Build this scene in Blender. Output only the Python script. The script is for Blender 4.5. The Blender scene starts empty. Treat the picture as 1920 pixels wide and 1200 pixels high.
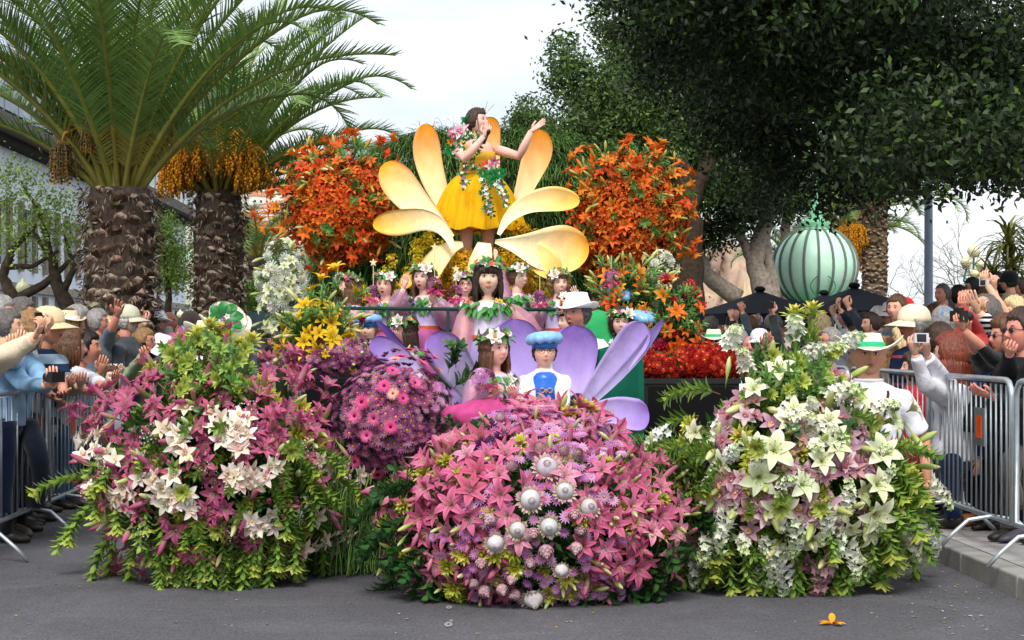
import bpy, math, random
import numpy as np
from mathutils import Vector, Matrix
R = math.radians
rnd = random.Random(7)
nrs = np.random.RandomState(11)
scn = bpy.context.scene
COL = scn.collection

# ------------------------------------------------------------------ camera, sky, sun, exposure
F, HY, CZ = 3000.0, 632.0, 1.5            # focal length in photo pixels, horizon row, eye height
cam = bpy.data.cameras.new('camera'); cam.sensor_width = 36; cam.lens = 36*F/1920
cam.shift_y = (HY-600)/1920; cam.clip_end = 5000; cam.clip_start = 0.1
camo = bpy.data.objects.new('camera', cam); COL.objects.link(camo)
camo.location = (0, 0, CZ); camo.rotation_euler = (R(90), 0, 0); scn.camera = camo
SUN_EL, SUN_AZ = R(50), R(188)            # azimuth clockwise from +Y
w = bpy.data.worlds.new('World'); scn.world = w; w.use_nodes = True
nt = w.node_tree; nt.nodes.clear()
def N(nt, t, **k):
    n = nt.nodes.new(t)
    for a, b in k.items(): setattr(n, a, b)
    return n
sky = N(nt, 'ShaderNodeTexSky', sky_type='NISHITA', sun_disc=False)
sky.sun_elevation = SUN_EL; sky.sun_rotation = SUN_AZ
tc = N(nt, 'ShaderNodeTexCoord'); mp = N(nt, 'ShaderNodeMapping')
mp.inputs['Scale'].default_value = (1.0, 1.0, 3.2); mp.inputs['Location'].default_value = (0.9, 0.15, 0.35)
no = N(nt, 'ShaderNodeTexNoise'); no.inputs['Scale'].default_value = 2.6; no.inputs['Detail'].default_value = 5; no.inputs['Roughness'].default_value = .5
no2 = N(nt, 'ShaderNodeTexNoise'); no2.inputs['Scale'].default_value = 6.5; no2.inputs['Detail'].default_value = 4
r1 = N(nt, 'ShaderNodeValToRGB'); r1.color_ramp.elements[0].position = .30; r1.color_ramp.elements[1].position = .56
r1.color_ramp.elements[0].color = (.72, .72, .72, 1)
r2 = N(nt, 'ShaderNodeValToRGB'); r2.color_ramp.elements[0].position = .32; r2.color_ramp.elements[1].position = .62
r2.color_ramp.elements[0].color = (.52, .565, .62, 1); r2.color_ramp.elements[1].color = (.74, .755, .775, 1)
sm = N(nt, 'ShaderNodeMix', data_type='RGBA', blend_type='MULTIPLY'); sm.inputs[0].default_value = 1; sm.inputs[7].default_value = (.10, .10, .10, 1)
mx = N(nt, 'ShaderNodeMix', data_type='RGBA'); bg = N(nt, 'ShaderNodeBackground'); ow = N(nt, 'ShaderNodeOutputWorld')
L = nt.links.new
L(tc.outputs['Generated'], mp.inputs[0]); L(mp.outputs[0], no.inputs[0]); L(mp.outputs[0], no2.inputs[0])
L(no.outputs[0], r1.inputs[0]); L(no2.outputs[0], r2.inputs[0])
L(sky.outputs[0], sm.inputs[6]); L(r1.outputs[0], mx.inputs[0]); L(sm.outputs[2], mx.inputs[6]); L(r2.outputs[0], mx.inputs[7])
L(mx.outputs[2], bg.inputs[0]); L(bg.outputs[0], ow.inputs[0]); bg.inputs[1].default_value = 1.22
sun = bpy.data.lights.new('sun', 'SUN'); sun.energy = 2.7; sun.angle = R(24); sun.color = (1, .95, .88)
so = bpy.data.objects.new('sun', sun); COL.objects.link(so)
so.rotation_euler = (R(90)-SUN_EL, 0, math.pi-SUN_AZ)      # points away from the sun direction
sd = Vector((math.sin(SUN_AZ)*math.cos(SUN_EL), math.cos(SUN_AZ)*math.cos(SUN_EL), math.sin(SUN_EL)))
so.rotation_euler = sd.to_track_quat('Z', 'Y').to_euler()
vs = scn.view_settings; vs.view_transform = 'Standard'; vs.look = 'None'; vs.gamma = 1; vs.exposure = 0.46
scn.render.engine = 'CYCLES'
scn.cycles.max_bounces = 6; scn.cycles.transparent_max_bounces = 12

# ------------------------------------------------------------------ helpers
def P(px, py, D): return Vector(((px-960)/F*D, D, CZ+(HY-py)/F*D))
def gD(py, z=0): return F*(CZ-z)/(py-HY)
DRIFT = -130/F                                               # the street runs a little to the left of the view axis
def street(X0, D, z=0): return Vector((X0+DRIFT*D, D, z))
def h(s):                                                    # '#rrggbb' as linear colour
    s = s.lstrip('#'); o = []
    for i in (0, 2, 4):
        c = int(s[i:i+2], 16)/255
        o.append(c/12.92 if c <= .04045 else ((c+.055)/1.055)**2.4)
    return tuple(o)
def lerp(a, b, t): return tuple(a[i]+(b[i]-a[i])*t for i in range(3))
def jit(c, a=.12): k = 1+rnd.uniform(-a, a); return tuple(max(0, min(1, x*k*(1+rnd.uniform(-a, a)*.35))) for x in c)

MATS = {}
def M(name, rough=.6, spec=.3, var=.15, vs=8, bump=0, bs=60, tr=0, alpha=1, metal=0, sheen=0, coat=0, stretch=(1,1,1), sss=0, tex=None):
    if name in MATS: return MATS[name]
    m = bpy.data.materials.new(name); m.use_nodes = True; t = m.node_tree; b = t.nodes['Principled BSDF']
    a = N(t, 'ShaderNodeAttribute', attribute_name='Col'); oi = N(t, 'ShaderNodeObjectInfo')
    mu = N(t, 'ShaderNodeMix', data_type='RGBA', blend_type='MULTIPLY'); mu.inputs[0].default_value = 1
    l = t.links.new; l(a.outputs['Color'], mu.inputs[6]); l(oi.outputs['Color'], mu.inputs[7])
    out = mu.outputs[2]
    co = N(t, 'ShaderNodeTexCoord'); ma = N(t, 'ShaderNodeMapping'); ma.inputs['Scale'].default_value = stretch
    l(co.outputs['Object'], ma.inputs[0])
    if var:
        n = N(t, 'ShaderNodeTexNoise'); n.inputs['Scale'].default_value = vs; n.inputs['Detail'].default_value = 6
        mr = N(t, 'ShaderNodeMapRange'); mr.inputs[1].default_value = .3; mr.inputs[2].default_value = .7
        mr.inputs[3].default_value = 1-var; mr.inputs[4].default_value = 1+var
        l(ma.outputs[0], n.inputs[0]); l(n.outputs[0], mr.inputs[0])
        m2 = N(t, 'ShaderNodeMix', data_type='RGBA', blend_type='MULTIPLY'); m2.inputs[0].default_value = 1
        l(out, m2.inputs[6]); l(mr.outputs[0], m2.inputs[7]); out = m2.outputs[2]
    if tex: out = tex(t, l, out, ma.outputs[0])
    l(out, b.inputs['Base Color'])
    b.inputs['Roughness'].default_value = rough; b.inputs['Specular IOR Level'].default_value = spec
    b.inputs['Metallic'].default_value = metal; b.inputs['Coat Weight'].default_value = coat; b.inputs['Sheen Weight'].default_value = sheen
    if bump:
        n = N(t, 'ShaderNodeTexNoise'); n.inputs['Scale'].default_value = bs; n.inputs['Detail'].default_value = 4
        bp = N(t, 'ShaderNodeBump'); bp.inputs['Strength'].default_value = bump; bp.inputs['Distance'].default_value = .02
        l(ma.outputs[0], n.inputs[0]); l(n.outputs[0], bp.inputs['Height']); l(bp.outputs[0], b.inputs['Normal'])
    o = t.nodes['Material Output']; sh = b.outputs[0]
    if tr:
        tl = N(t, 'ShaderNodeBsdfTranslucent'); l(out, tl.inputs[0]); ms = N(t, 'ShaderNodeMixShader'); ms.inputs[0].default_value = tr
        l(sh, ms.inputs[1]); l(tl.outputs[0], ms.inputs[2]); sh = ms.outputs[0]
    if alpha < 1:
        tp = N(t, 'ShaderNodeBsdfTransparent'); ms = N(t, 'ShaderNodeMixShader'); ms.inputs[0].default_value = alpha
        l(tp.outputs[0], ms.inputs[1]); l(sh, ms.inputs[2]); sh = ms.outputs[0]
    l(sh, o.inputs[0])
    MATS[name] = m; return m
def stripes(axis, freq, c2, w=.5, w2=None):
    def fn(t, l, out, vec):
        s = N(t, 'ShaderNodeSeparateXYZ'); l(vec, s.inputs[0])
        m1 = N(t, 'ShaderNodeMath', operation='MULTIPLY'); m1.inputs[1].default_value = freq; l(s.outputs[axis], m1.inputs[0])
        m2 = N(t, 'ShaderNodeMath', operation='FRACT'); l(m1.outputs[0], m2.inputs[0])
        m3 = N(t, 'ShaderNodeMath', operation='GREATER_THAN'); m3.inputs[1].default_value = w; l(m2.outputs[0], m3.inputs[0])
        x = N(t, 'ShaderNodeMix', data_type='RGBA'); l(m3.outputs[0], x.inputs[0]); l(out, x.inputs[6]); x.inputs[7].default_value = (*c2, 1)
        return x.outputs[2]
    return fn
mPetal = M('petal_tissue', rough=.55, spec=.25, var=.10, vs=25, tr=.25)
mLeaf = M('leaf_tissue', rough=.42, spec=.45, var=.18, vs=12, tr=.22)
mFern = M('fern_needles', rough=.7, spec=.15, var=.25, vs=3, tr=.15)
mCrown = M('tree_foliage', rough=.5, spec=.35, var=.22, vs=1.2, tr=.2)
mBark = M('bark', rough=.95, spec=.1, var=.35, vs=14, bump=.6, bs=30)
mSkin = M('skin', rough=.5, spec=.35, var=.05, vs=30)
mCloth = M('woven_cloth', rough=.9, spec=.1, var=.08, vs=10, bump=.35, bs=22, sheen=.2)
mSatin = M('satin', rough=.32, spec=.5, var=.06, vs=12, bump=.35, bs=16, sheen=.2)
mSheer = M('sheer_organza', rough=.5, spec=.4, var=.1, vs=20, alpha=.5, tr=.3, bump=.3, bs=25)
mTulle = M('tulle', rough=.8, spec=.2, var=.16, vs=18, alpha=.86, tr=.45, stretch=(1,1,.08))
mHair = M('hair', rough=.5, spec=.4, var=.42, vs=110, bump=.5, bs=130, stretch=(1,1,.22))
mStraw = M('straw', rough=.85, spec=.15, var=.12, vs=90, bump=.3, bs=150)
mPaint = M('painted_board', rough=.82, spec=.12, var=.11, vs=9, bump=.25, bs=34, stretch=(1,1,.35))
mPlain = M('plain', rough=.6, spec=.3, var=.06, vs=6)
mMetal = M('galvanised_steel', rough=.42, spec=.5, var=.14, vs=14, metal=.75)
mDark = M('dark_plastic', rough=.45, spec=.4, var=.08, vs=6)
mGloss = M('glossy_hard', rough=.15, spec=.6, var=.03, vs=6)

def setp(o, label=None, cat=None, group=None, kind=None):
    if label: o['label'] = label
    if cat: o['category'] = cat
    if group: o['group'] = group
    if kind: o['kind'] = kind
    return o
def thing(name, label, cat, loc=(0,0,0), rz=0, group=None):
    o = bpy.data.objects.new(name, None); COL.objects.link(o); o.location = loc; o.rotation_euler = (0,0,rz); o.empty_display_size = .1
    return setp(o, label, cat, group)
def linkm(name, me, parent=None, loc=None, mat=None, color=None):
    o = bpy.data.objects.new(name, me); COL.objects.link(o)
    if parent is not None: o.parent = parent
    if mat is not None: o.matrix_local = mat
    elif loc is not None: o.location = loc
    if color is not None: o.color = (*color, 1)
    return o
def npmesh(name, V, Fq, C, mats, smooth=True, MI=None):
    """V (n,3), Fq list of (k,m) arrays or list-of-lists, C (n,3)"""
    me = bpy.data.meshes.new(name)
    if isinstance(Fq, np.ndarray):
        n, k = Fq.shape
        me.vertices.add(len(V)); me.vertices.foreach_set('co', np.asarray(V, np.float32).ravel())
        me.loops.add(n*k); me.loops.foreach_set('vertex_index', Fq.astype(np.int32).ravel())
        me.polygons.add(n); me.polygons.foreach_set('loop_start', np.arange(0, n*k, k, dtype=np.int32))
        me.polygons.foreach_set('loop_total', np.full(n, k, np.int32))
        me.update(calc_edges=True); me.validate()
    else:
        me.from_pydata([tuple(v) for v in V], [], Fq); 
    ca = me.color_attributes.new('Col', 'FLOAT_COLOR', 'POINT')
    c4 = np.ones((len(V), 4), np.float32); c4[:, :3] = C
    if len(ca.data) == len(V): ca.data.foreach_set('color', c4.ravel())
    for m in (mats if isinstance(mats, (list, tuple)) else [mats]): me.materials.append(m)
    if smooth: me.polygons.foreach_set('use_smooth', np.ones(len(me.polygons), bool))
    if MI is not None: me.polygons.foreach_set('material_index', np.asarray(MI, np.int32))
    me.update(); return me
def basis(n, up=Vector((0,0,1)), roll=None):
    z = Vector(n).normalized(); x = Vector(up)-z*z.dot(Vector(up))
    if x.length < 1e-4: x = Vector((1,0,0))-z*z.x
    x.normalize()
    if roll is not None: x = Matrix.Rotation(roll, 3, z) @ x
    y = z.cross(x); m = Matrix((x, y, z)).transposed(); return m
def xf(loc, n=(0,0,1), sc=1, up=(0,0,1), roll=None):
    m = basis(n, Vector(up), roll)
    s = Matrix.Diagonal(Vector((sc, sc, sc)) if not hasattr(sc, '__len__') else Vector(sc))
    return Matrix.Translation(loc) @ (m @ s).to_4x4()

class MB:
    def __init__(s): s.v = []; s.f = []; s.c = []; s.mi = []
    def add(s, vs, fs, col=(.5,.5,.5), mi=0, mat=None):
        n = len(s.v)
        if mat is not None: vs = [mat @ Vector(v) for v in vs]
        s.v += [tuple(v) for v in vs]; s.f += [[i+n for i in f] for f in fs]
        s.c += (list(col) if hasattr(col[0], '__len__') else [col]*len(vs)); s.mi += [mi]*len(fs); return s
    def join(s, o, mat=None, mi=0): return s.add(o.v, o.f, o.c, mi, mat)
    def box(s, lo, hi, col=(.5,.5,.5), mi=0, mat=None):
        a, b = lo, hi
        vs = [(x, y, z) for z in (a[2], b[2]) for y in (a[1], b[1]) for x in (a[0], b[0])]
        return s.add([Vector(v) for v in vs], [(0,2,3,1),(4,5,7,6),(0,1,5,4),(2,6,7,3),(0,4,6,2),(1,3,7,5)], col, mi, mat)
    def obox(s, c, size, m3=None, col=(.5,.5,.5), mi=0):
        m = Matrix.Translation(c) @ ((m3 or Matrix.Identity(3)).to_4x4())
        hx, hy, hz = size[0]/2, size[1]/2, size[2]/2
        return s.box((-hx,-hy,-hz), (hx,hy,hz), col, mi, m)
    def tube(s, pts, rad, seg=8, col=(.5,.5,.5), mi=0, cap=True, ref=None, closed=False):
        pts = [Vector(p) for p in pts]; n = len(pts)
        if not hasattr(rad, '__len__'): rad = [rad]*n
        ref = Vector(ref) if ref is not None else None
        vs = []; u = None; cols = []
        percol = hasattr(col[0], '__len__')
        for i, p in enumerate(pts):
            if closed: t = pts[(i+1) % n]-pts[i-1]
            else: t = (pts[min(i+1, n-1)]-pts[max(i-1, 0)])
            if t.length < 1e-9: t = Vector((0,0,1))
            t.normalize()
            if u is None:
                u = ref or (Vector((1,0,0)) if abs(t.x) < .8 else Vector((0,1,0)))
            u = u-t*u.dot(t)
            if u.length < 1e-6: u = t.orthogonal()
            u.normalize(); v = t.cross(u)
            r = rad[i]; rx, ry = (r if hasattr(r, '__len__') else (r, r))
            for k in range(seg):
                a = 2*math.pi*k/seg; vs.append(p+u*(math.cos(a)*rx)+v*(math.sin(a)*ry))
                if percol: cols.append(col[i])
        fs = []
        m = n if closed else n-1
        for i in range(m):
            for k in range(seg):
                a = i*seg+k; b = i*seg+(k+1) % seg; j = ((i+1) % n)*seg
                fs.append((a, b, j+(k+1) % seg, j+k))
        if cap and not closed: fs.append(tuple(range(seg))[::-1]); fs.append(tuple(range((n-1)*seg, n*seg)))
        return s.add(vs, fs, cols if percol else col, mi)
    def ell(s, c, r, nu=10, nv=7, col=(.5,.5,.5), mi=0, m3=None):
        if not hasattr(r, '__len__'): r = (r, r, r)
        vs = [Vector((0,0,r[2]))]
        for j in range(1, nv):
            p = math.pi*j/nv
            for i in range(nu):
                a = 2*math.pi*i/nu; vs.append(Vector((math.cos(a)*math.sin(p)*r[0], math.sin(a)*math.sin(p)*r[1], math.cos(p)*r[2])))
        vs.append(Vector((0,0,-r[2])))
        fs = [(0, 1+i, 1+(i+1) % nu) for i in range(nu)]
        for j in range(nv-2):
            for i in range(nu):
                a = 1+j*nu+i; b = 1+j*nu+(i+1) % nu; fs.append((a, a+nu, b+nu, b))
        l = len(vs)-1; o = 1+(nv-2)*nu
        fs += [(l, o+(i+1) % nu, o+i) for i in range(nu)]
        if m3 is not None: vs = [m3 @ v for v in vs]
        return s.add([v+Vector(c) for v in vs], fs, col, mi)
    def lathe(s, prof, seg=16, col=(.5,.5,.5), mi=0, c=(0,0,0), fn=None, mat=None):
        vs = []; fs = []
        for (r, z) in prof:
            for k in range(seg):
                a = 2*math.pi*k/seg; rr = r
                p = Vector((math.cos(a)*rr+c[0], math.sin(a)*rr+c[1], z+c[2]))
                vs.append(fn(p, a, r, z) if fn else p)
        for i in range(len(prof)-1):
            for k in range(seg):
                fs.append((i*seg+k, i*seg+(k+1) % seg, (i+1)*seg+(k+1) % seg, (i+1)*seg+k))
        return s.add(vs, fs, col, mi, mat)
    def petal(s, az=0, L=1, W=.35, e0=60, e1=-30, cup=.25, c0=(1,1,1), c1=None, cm=None, nu=5, nv=3, r0=.02, z0=0, pw=1.0, tip=0, mi=0, rag=0):
        c1 = c1 or c0; ca, sa = math.cos(az), math.sin(az); r, z = r0, z0; vs = []; cs = []
        for i in range(nu+1):
            t = i/nu; e = R(e0+(e1-e0)*t)
            wd = W*.5*(math.sin(math.pi*min(1, (t*.93+.06))**pw))**.8+tip*t*W
            for j in range(nv):
                q = 2*j/(nv-1)-1; o = cup*wd*q*q
                rr = r-math.sin(e)*o; zz = z+math.cos(e)*o
                x = q*wd; rg = 1+(rnd.uniform(-rag, rag) if rag else 0)
                vs.append((ca*rr*rg-sa*x, sa*rr*rg+ca*x, zz))
                c = lerp(c0, c1, t)
                if cm and abs(q) < .3: c = lerp(cm, c, .3+.3*t)
                cs.append(c)
            r += math.cos(e)*L/nu; z += math.sin(e)*L/nu
        fs = [(i*nv+j, i*nv+j+1, (i+1)*nv+j+1, (i+1)*nv+j) for i in range(nu) for j in range(nv-1)]
        return s.add(vs, fs, cs, mi)
    def mesh(s, name, mats, smooth=True):
        return npmesh(name, s.v, s.f, np.array(s.c, np.float32).reshape(-1, 3), mats, smooth, s.mi if any(s.mi) else None)
    def build(s, name, mats, parent=None, smooth=True, loc=None, color=None, kind=None):
        o = linkm(name, s.mesh(name, mats, smooth), parent, loc=loc, color=color)
        if kind: o['kind'] = kind
        return o
tmpS = bpy.data.scenes.new('scratch')
def evalmods(me, mods):
    ob = bpy.data.objects.new('scratch', me); tmpS.collection.objects.link(ob)
    for t, kw in mods:
        m = ob.modifiers.new(t, t)
        for a, b in kw.items(): setattr(m, a, b)
    vl = tmpS.view_layers[0]; vl.update(); dg = vl.depsgraph
    ev = ob.evaluated_get(dg); m2 = ev.to_mesh()
    V = np.empty(len(m2.vertices)*3, np.float32); m2.vertices.foreach_get('co', V)
    Fs = [list(p.vertices) for p in m2.polygons]
    ev.to_mesh_clear(); bpy.data.objects.remove(ob); return V.reshape(-1, 3), Fs
def remesh(mb, vox, sm=3):
    me = bpy.data.meshes.new('scratch'); me.from_pydata(mb.v, [], mb.f)
    V, Fs = evalmods(me, [('REMESH', dict(mode='VOXEL', voxel_size=vox)), ('SMOOTH', dict(factor=.5, iterations=sm))])
    bpy.data.meshes.remove(me); return V, Fs
def leafcloud(name, pts, size, mat, parent=None, cols=None, droop=.3, asp=.42, kind=None, dirs=None, sj=.35, fold=.18):
    """many leaf-sized folded blades, one mesh"""
    n = len(pts); pts = np.asarray(pts, np.float32)
    if dirs is None:
        d = nrs.normal(size=(n, 3)); d[:, 2] -= droop
    else: d = dirs+nrs.normal(size=(n, 3))*.35
    d /= np.linalg.norm(d, axis=1, keepdims=True)+1e-9
    q = nrs.normal(size=(n, 3)); q[:, 2] *= .6; s = np.cross(d, q); s /= np.linalg.norm(s, axis=1, keepdims=True)+1e-9
    nn = np.cross(d, s); L = size*(1+nrs.uniform(-sj, sj, n))[:, None]
    a = pts; b = pts+d*L*.45+s*L*asp*.5+nn*L*fold*.3; c = pts+d*L; e = pts+d*L*.45-s*L*asp*.5+nn*L*fold*.3
    V = np.stack([a, b, c, e], 1).reshape(-1, 3)
    i = np.arange(n)*4; Fq = np.stack([i, i+1, i+2, i+3], 1)
    C = np.repeat(cols, 4, 0)
    o = linkm(name, npmesh(name, V, Fq, C, mat, False), parent)
    if kind: o['kind'] = kind
    return o
def colmix(n, cs, ws=None, j=.2):
    cs = np.array(cs); k = nrs.choice(len(cs), n, p=(None if ws is None else np.array(ws)/sum(ws)))
    return np.clip(cs[k]*(1+nrs.uniform(-j, j, (n, 1))), 0, 1)
# ------------------------------------------------------------------ the setting
def asphalt_tex(t, l, out, vec):
    n = N(t, 'ShaderNodeTexNoise'); n.inputs['Scale'].default_value = 60; n.inputs['Detail'].default_value = 2; l(vec, n.inputs[0])
    r = N(t, 'ShaderNodeMapRange'); r.inputs[1].default_value = .35; r.inputs[2].default_value = .75; r.inputs[3].default_value = .78; r.inputs[4].default_value = 1.5; l(n.outputs[0], r.inputs[0])
    x = N(t, 'ShaderNodeMix', data_type='RGBA', blend_type='MULTIPLY'); x.inputs[0].default_value = 1; l(out, x.inputs[6]); l(r.outputs[0], x.inputs[7])
    n2 = N(t, 'ShaderNodeTexNoise'); n2.inputs['Scale'].default_value = .9; n2.inputs['Detail'].default_value = 5; n2.inputs['Distortion'].default_value = 1.2; l(vec, n2.inputs[0])
    r2 = N(t, 'ShaderNodeMapRange'); r2.inputs[1].default_value = .4; r2.inputs[2].default_value = .65; r2.inputs[3].default_value = .87; r2.inputs[4].default_value = 1.12; l(n2.outputs[0], r2.inputs[0])
    y = N(t, 'ShaderNodeMix', data_type='RGBA', blend_type='MULTIPLY'); y.inputs[0].default_value = 1; l(x.outputs[2], y.inputs[6]); l(r2.outputs[0], y.inputs[7])
    vo = N(t, 'ShaderNodeTexNoise'); vo.inputs['Scale'].default_value = 9; vo.inputs['Detail'].default_value = 3; l(vec, vo.inputs[0])
    m = N(t, 'ShaderNodeMapRange'); m.inputs[1].default_value = .66; m.inputs[2].default_value = .74; m.inputs[3].default_value = 0; m.inputs[4].default_value = .35; l(vo.outputs[0], m.inputs[0])
    z = N(t, 'ShaderNodeMix', data_type='RGBA'); l(m.outputs[0], z.inputs[0]); l(y.outputs[2], z.inputs[6]); z.inputs[7].default_value = (.16, .15, .14, 1)
    return z.outputs[2]
mRoad = M('asphalt', rough=.9, spec=.2, var=.10, vs=14, bump=.5, bs=90, tex=asphalt_tex)
mSlab = M('paving_concrete', rough=.9, spec=.15, var=.18, vs=5, bump=.2, bs=60)
mb = MB(); mb.add([(-700,-20,0),(700,-20,0),(700,1500,0),(-700,1500,0)], [(0,1,2,3)], h('#56555a'))
setp(mb.build('road', mRoad, smooth=False), kind='structure')
# right pavement: sheet, kerb stones, slabs along the edge
KX = 3.3
mb = MB(); a, b = street(KX+.02, 2), street(KX+.02, 60)
mb.add([(a.x,a.y,.10),(a.x+30,a.y,.10),(b.x+60,b.y,.10),(b.x,b.y,.10)], [(0,1,2,3)], h('#6b6866'))
pave = setp(mb.build('pavement', mSlab, smooth=False), kind='structure')
ks = MB(); ks.box((-.0,0,-.1), (.16,.985,.13), h('#8b8985')); ksm = ks.mesh('kerb_stone', mSlab, False)
bv = evalmods(ksm, [('BEVEL', dict(width=.012, segments=2))])
ksm = npmesh('kerb_stone', bv[0], bv[1], np.tile(h('#8b8985'), (len(bv[0]), 1)), mSlab, False)
for i in range(30):
    y = 4.2+i; p = street(KX, y)
    linkm('kerb_stone', ksm, pave, mat=Matrix.Translation((p.x, p.y, 0)) @ Matrix.Rotation(-DRIFT*-1*-1, 4, 'Z'), color=(jit((.95,.95,.95), .1)))
sl = MB(); sl.box((0,0,0), (.592,.592,.025), h('#a5a29d')); slm = sl.mesh('paving_slab', mSlab, False)
for i in range(26):
    for j in range(5):
        p = street(KX+.17+.6*j, 5+.6*i)
        linkm('paving_slab', slm, pave, mat=Matrix.Translation((p.x, p.y, .101+rnd.uniform(0,.004))) @ Matrix.Rotation(DRIFT*-1, 4, 'Z'), color=jit((.9,.9,.9), .14))
# garden ground to the left behind the crowd
mb = MB(); a, b = street(-7.2, 4), street(-7.2, 120)
mb.add([(a.x,a.y,.12),(b.x,b.y,.12),(b.x-40,b.y,.12),(a.x-40,a.y,.12),(a.x,a.y,0),(b.x,b.y,0)], [(0,1,2,3),(0,4,5,1)], h('#55524a'))
setp(mb.build('garden_ground', mSlab, smooth=False), kind='structure')

# hills ---------------------------------------------------------------
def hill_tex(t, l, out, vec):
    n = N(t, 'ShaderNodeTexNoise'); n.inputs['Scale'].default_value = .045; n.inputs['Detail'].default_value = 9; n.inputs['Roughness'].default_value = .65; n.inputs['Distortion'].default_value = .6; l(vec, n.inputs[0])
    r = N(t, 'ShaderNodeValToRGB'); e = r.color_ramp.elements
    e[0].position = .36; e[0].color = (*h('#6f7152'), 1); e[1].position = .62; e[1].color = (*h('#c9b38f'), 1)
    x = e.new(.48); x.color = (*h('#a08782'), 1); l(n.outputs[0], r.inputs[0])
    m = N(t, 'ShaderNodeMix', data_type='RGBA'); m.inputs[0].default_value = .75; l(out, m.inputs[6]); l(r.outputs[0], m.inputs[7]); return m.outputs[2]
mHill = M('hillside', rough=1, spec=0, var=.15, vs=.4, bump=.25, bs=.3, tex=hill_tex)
mHillG = M('wooded_hillside', rough=1, spec=0, var=.3, vs=.25, bump=.2, bs=.3)
def ridge(name, pts, D0, D1, mat, col, base=-5, amp=3):
    pts = sorted(pts); xs = np.linspace(pts[0][0], pts[-1][0], 110); ys = np.interp(xs, [p[0] for p in pts], [p[1] for p in pts])
    nv = 26; V = []
    for x, y in zip(xs, ys):
        top = P(x, y, D1)
        for j in range(nv):
            t = j/(nv-1); D = D0+(D1-D0)*t
            z = base+(top.z-base)*t**1.15; n = math.sin(x*.031+t*9)*math.cos(x*.013-t*5)+.5*math.sin(x*.11+t*17)
            V.append(((x-960)/F*D+rnd.uniform(-1,1), D, z+(n*amp*(.25 if j == nv-1 else 1)+rnd.uniform(-.4,.4)*amp)*min(1, 3*t)))
    V += [(V[(i+1)*nv-1][0], D1+60, base) for i in range(len(xs))]
    Fq = [(i*nv+j, (i+1)*nv+j, (i+1)*nv+j+1, i*nv+j+1) for i in range(len(xs)-1) for j in range(nv-1)]
    n0 = len(xs)*nv; Fq += [(i*nv+nv-1, (i+1)*nv+nv-1, n0+i+1, n0+i) for i in range(len(xs)-1)]
    o = linkm(name, npmesh(name, np.array(V), np.array(Fq), np.tile(col, (len(V), 1)), mat)); o['kind'] = 'structure'; return o
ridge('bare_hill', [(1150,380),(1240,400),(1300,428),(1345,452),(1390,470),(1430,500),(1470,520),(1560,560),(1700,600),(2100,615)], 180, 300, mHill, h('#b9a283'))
ridge('far_hill', [(-400,250),(200,270),(440,300),(500,287),(560,296),(640,275),(760,260),(900,330),(1100,380),(1250,420)], 700, 1300, mHillG, h('#7f93a0'), amp=8)  # distance haze put into the blue-grey colour, paler on the next hill
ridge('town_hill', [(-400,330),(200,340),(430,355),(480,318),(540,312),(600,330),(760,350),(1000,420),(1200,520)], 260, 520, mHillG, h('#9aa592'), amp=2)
# houses on the hill
mWallF = M('far_render', rough=.9, spec=.1, var=.08, vs=2)
hm = []
for k in range(5):
    b = MB(); wd = 1+.25*k; ht = 1+.3*(k % 3)
    b.box((-wd,-1,-1.2), (wd,1,ht), h('#e6e2da'))
    b.add([(-wd-.1,-1.1,ht),(wd+.1,-1.1,ht),(wd+.1,1.1,ht),(-wd-.1,1.1,ht),(-wd*.5,0,ht+.5),(wd*.5,0,ht+.5)], [(0,1,5,4),(1,2,5),(2,3,4,5),(3,0,4)], h('#b5744f'))
    for c in range(2+k % 3):
        for r in range(2):
            x = -wd+.35+(2*wd-.7)*c/(1+k % 3); b.box((x-.14,-1.03,-.7+r*.95), (x+.14,-1.0,-.3+r*.95), h('#3f444c'))
    hm.append(b.mesh('hill_house', mWallF, False))
roofn = ['terracotta', 'rust red', 'pale tiled', 'ochre', 'brown']
for i in range(110):
    px = rnd.uniform(435, 575) if i < 95 else rnd.uniform(1290, 1345); py = rnd.uniform(318, 470) if i < 95 else rnd.uniform(432, 460)
    if i < 95:
        t = max(0.05, min(.98, (470-py)/(470-312)))**.85; D = 262+t*250; q = P(px, py, D)
    else: q = P(px, py, 275+rnd.uniform(0, 12))
    o = linkm('hill_house', hm[i % 5], loc=q); s = rnd.uniform(.8, 1.7)*q.y/360; o.scale = (s*1.2, s, s); o.rotation_euler = (0,0,rnd.uniform(-.7,.7))
    setp(o, 'tiny white house with a tiled roof among many on the hazy hillside', 'house', 'white houses scattered over the far hillside')
tc_ = []
for i in range(1500):
    px = rnd.uniform(430, 600); py = rnd.uniform(316, 480); t = max(0.05, min(.98, (480-py)/(480-312)))**.85; D = 262+t*250; q = P(px, py, D)
    for k in range(10): tc_.append((q.x+rnd.gauss(0,1.1), q.y+rnd.gauss(0,1.1), q.z+rnd.gauss(0,.7)))
leafcloud('hill_scrub', tc_, 1.1, mCrown, cols=colmix(len(tc_), [h('#5d7350'), h('#6f8459'), h('#7e8c68')]), kind='stuff')

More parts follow.
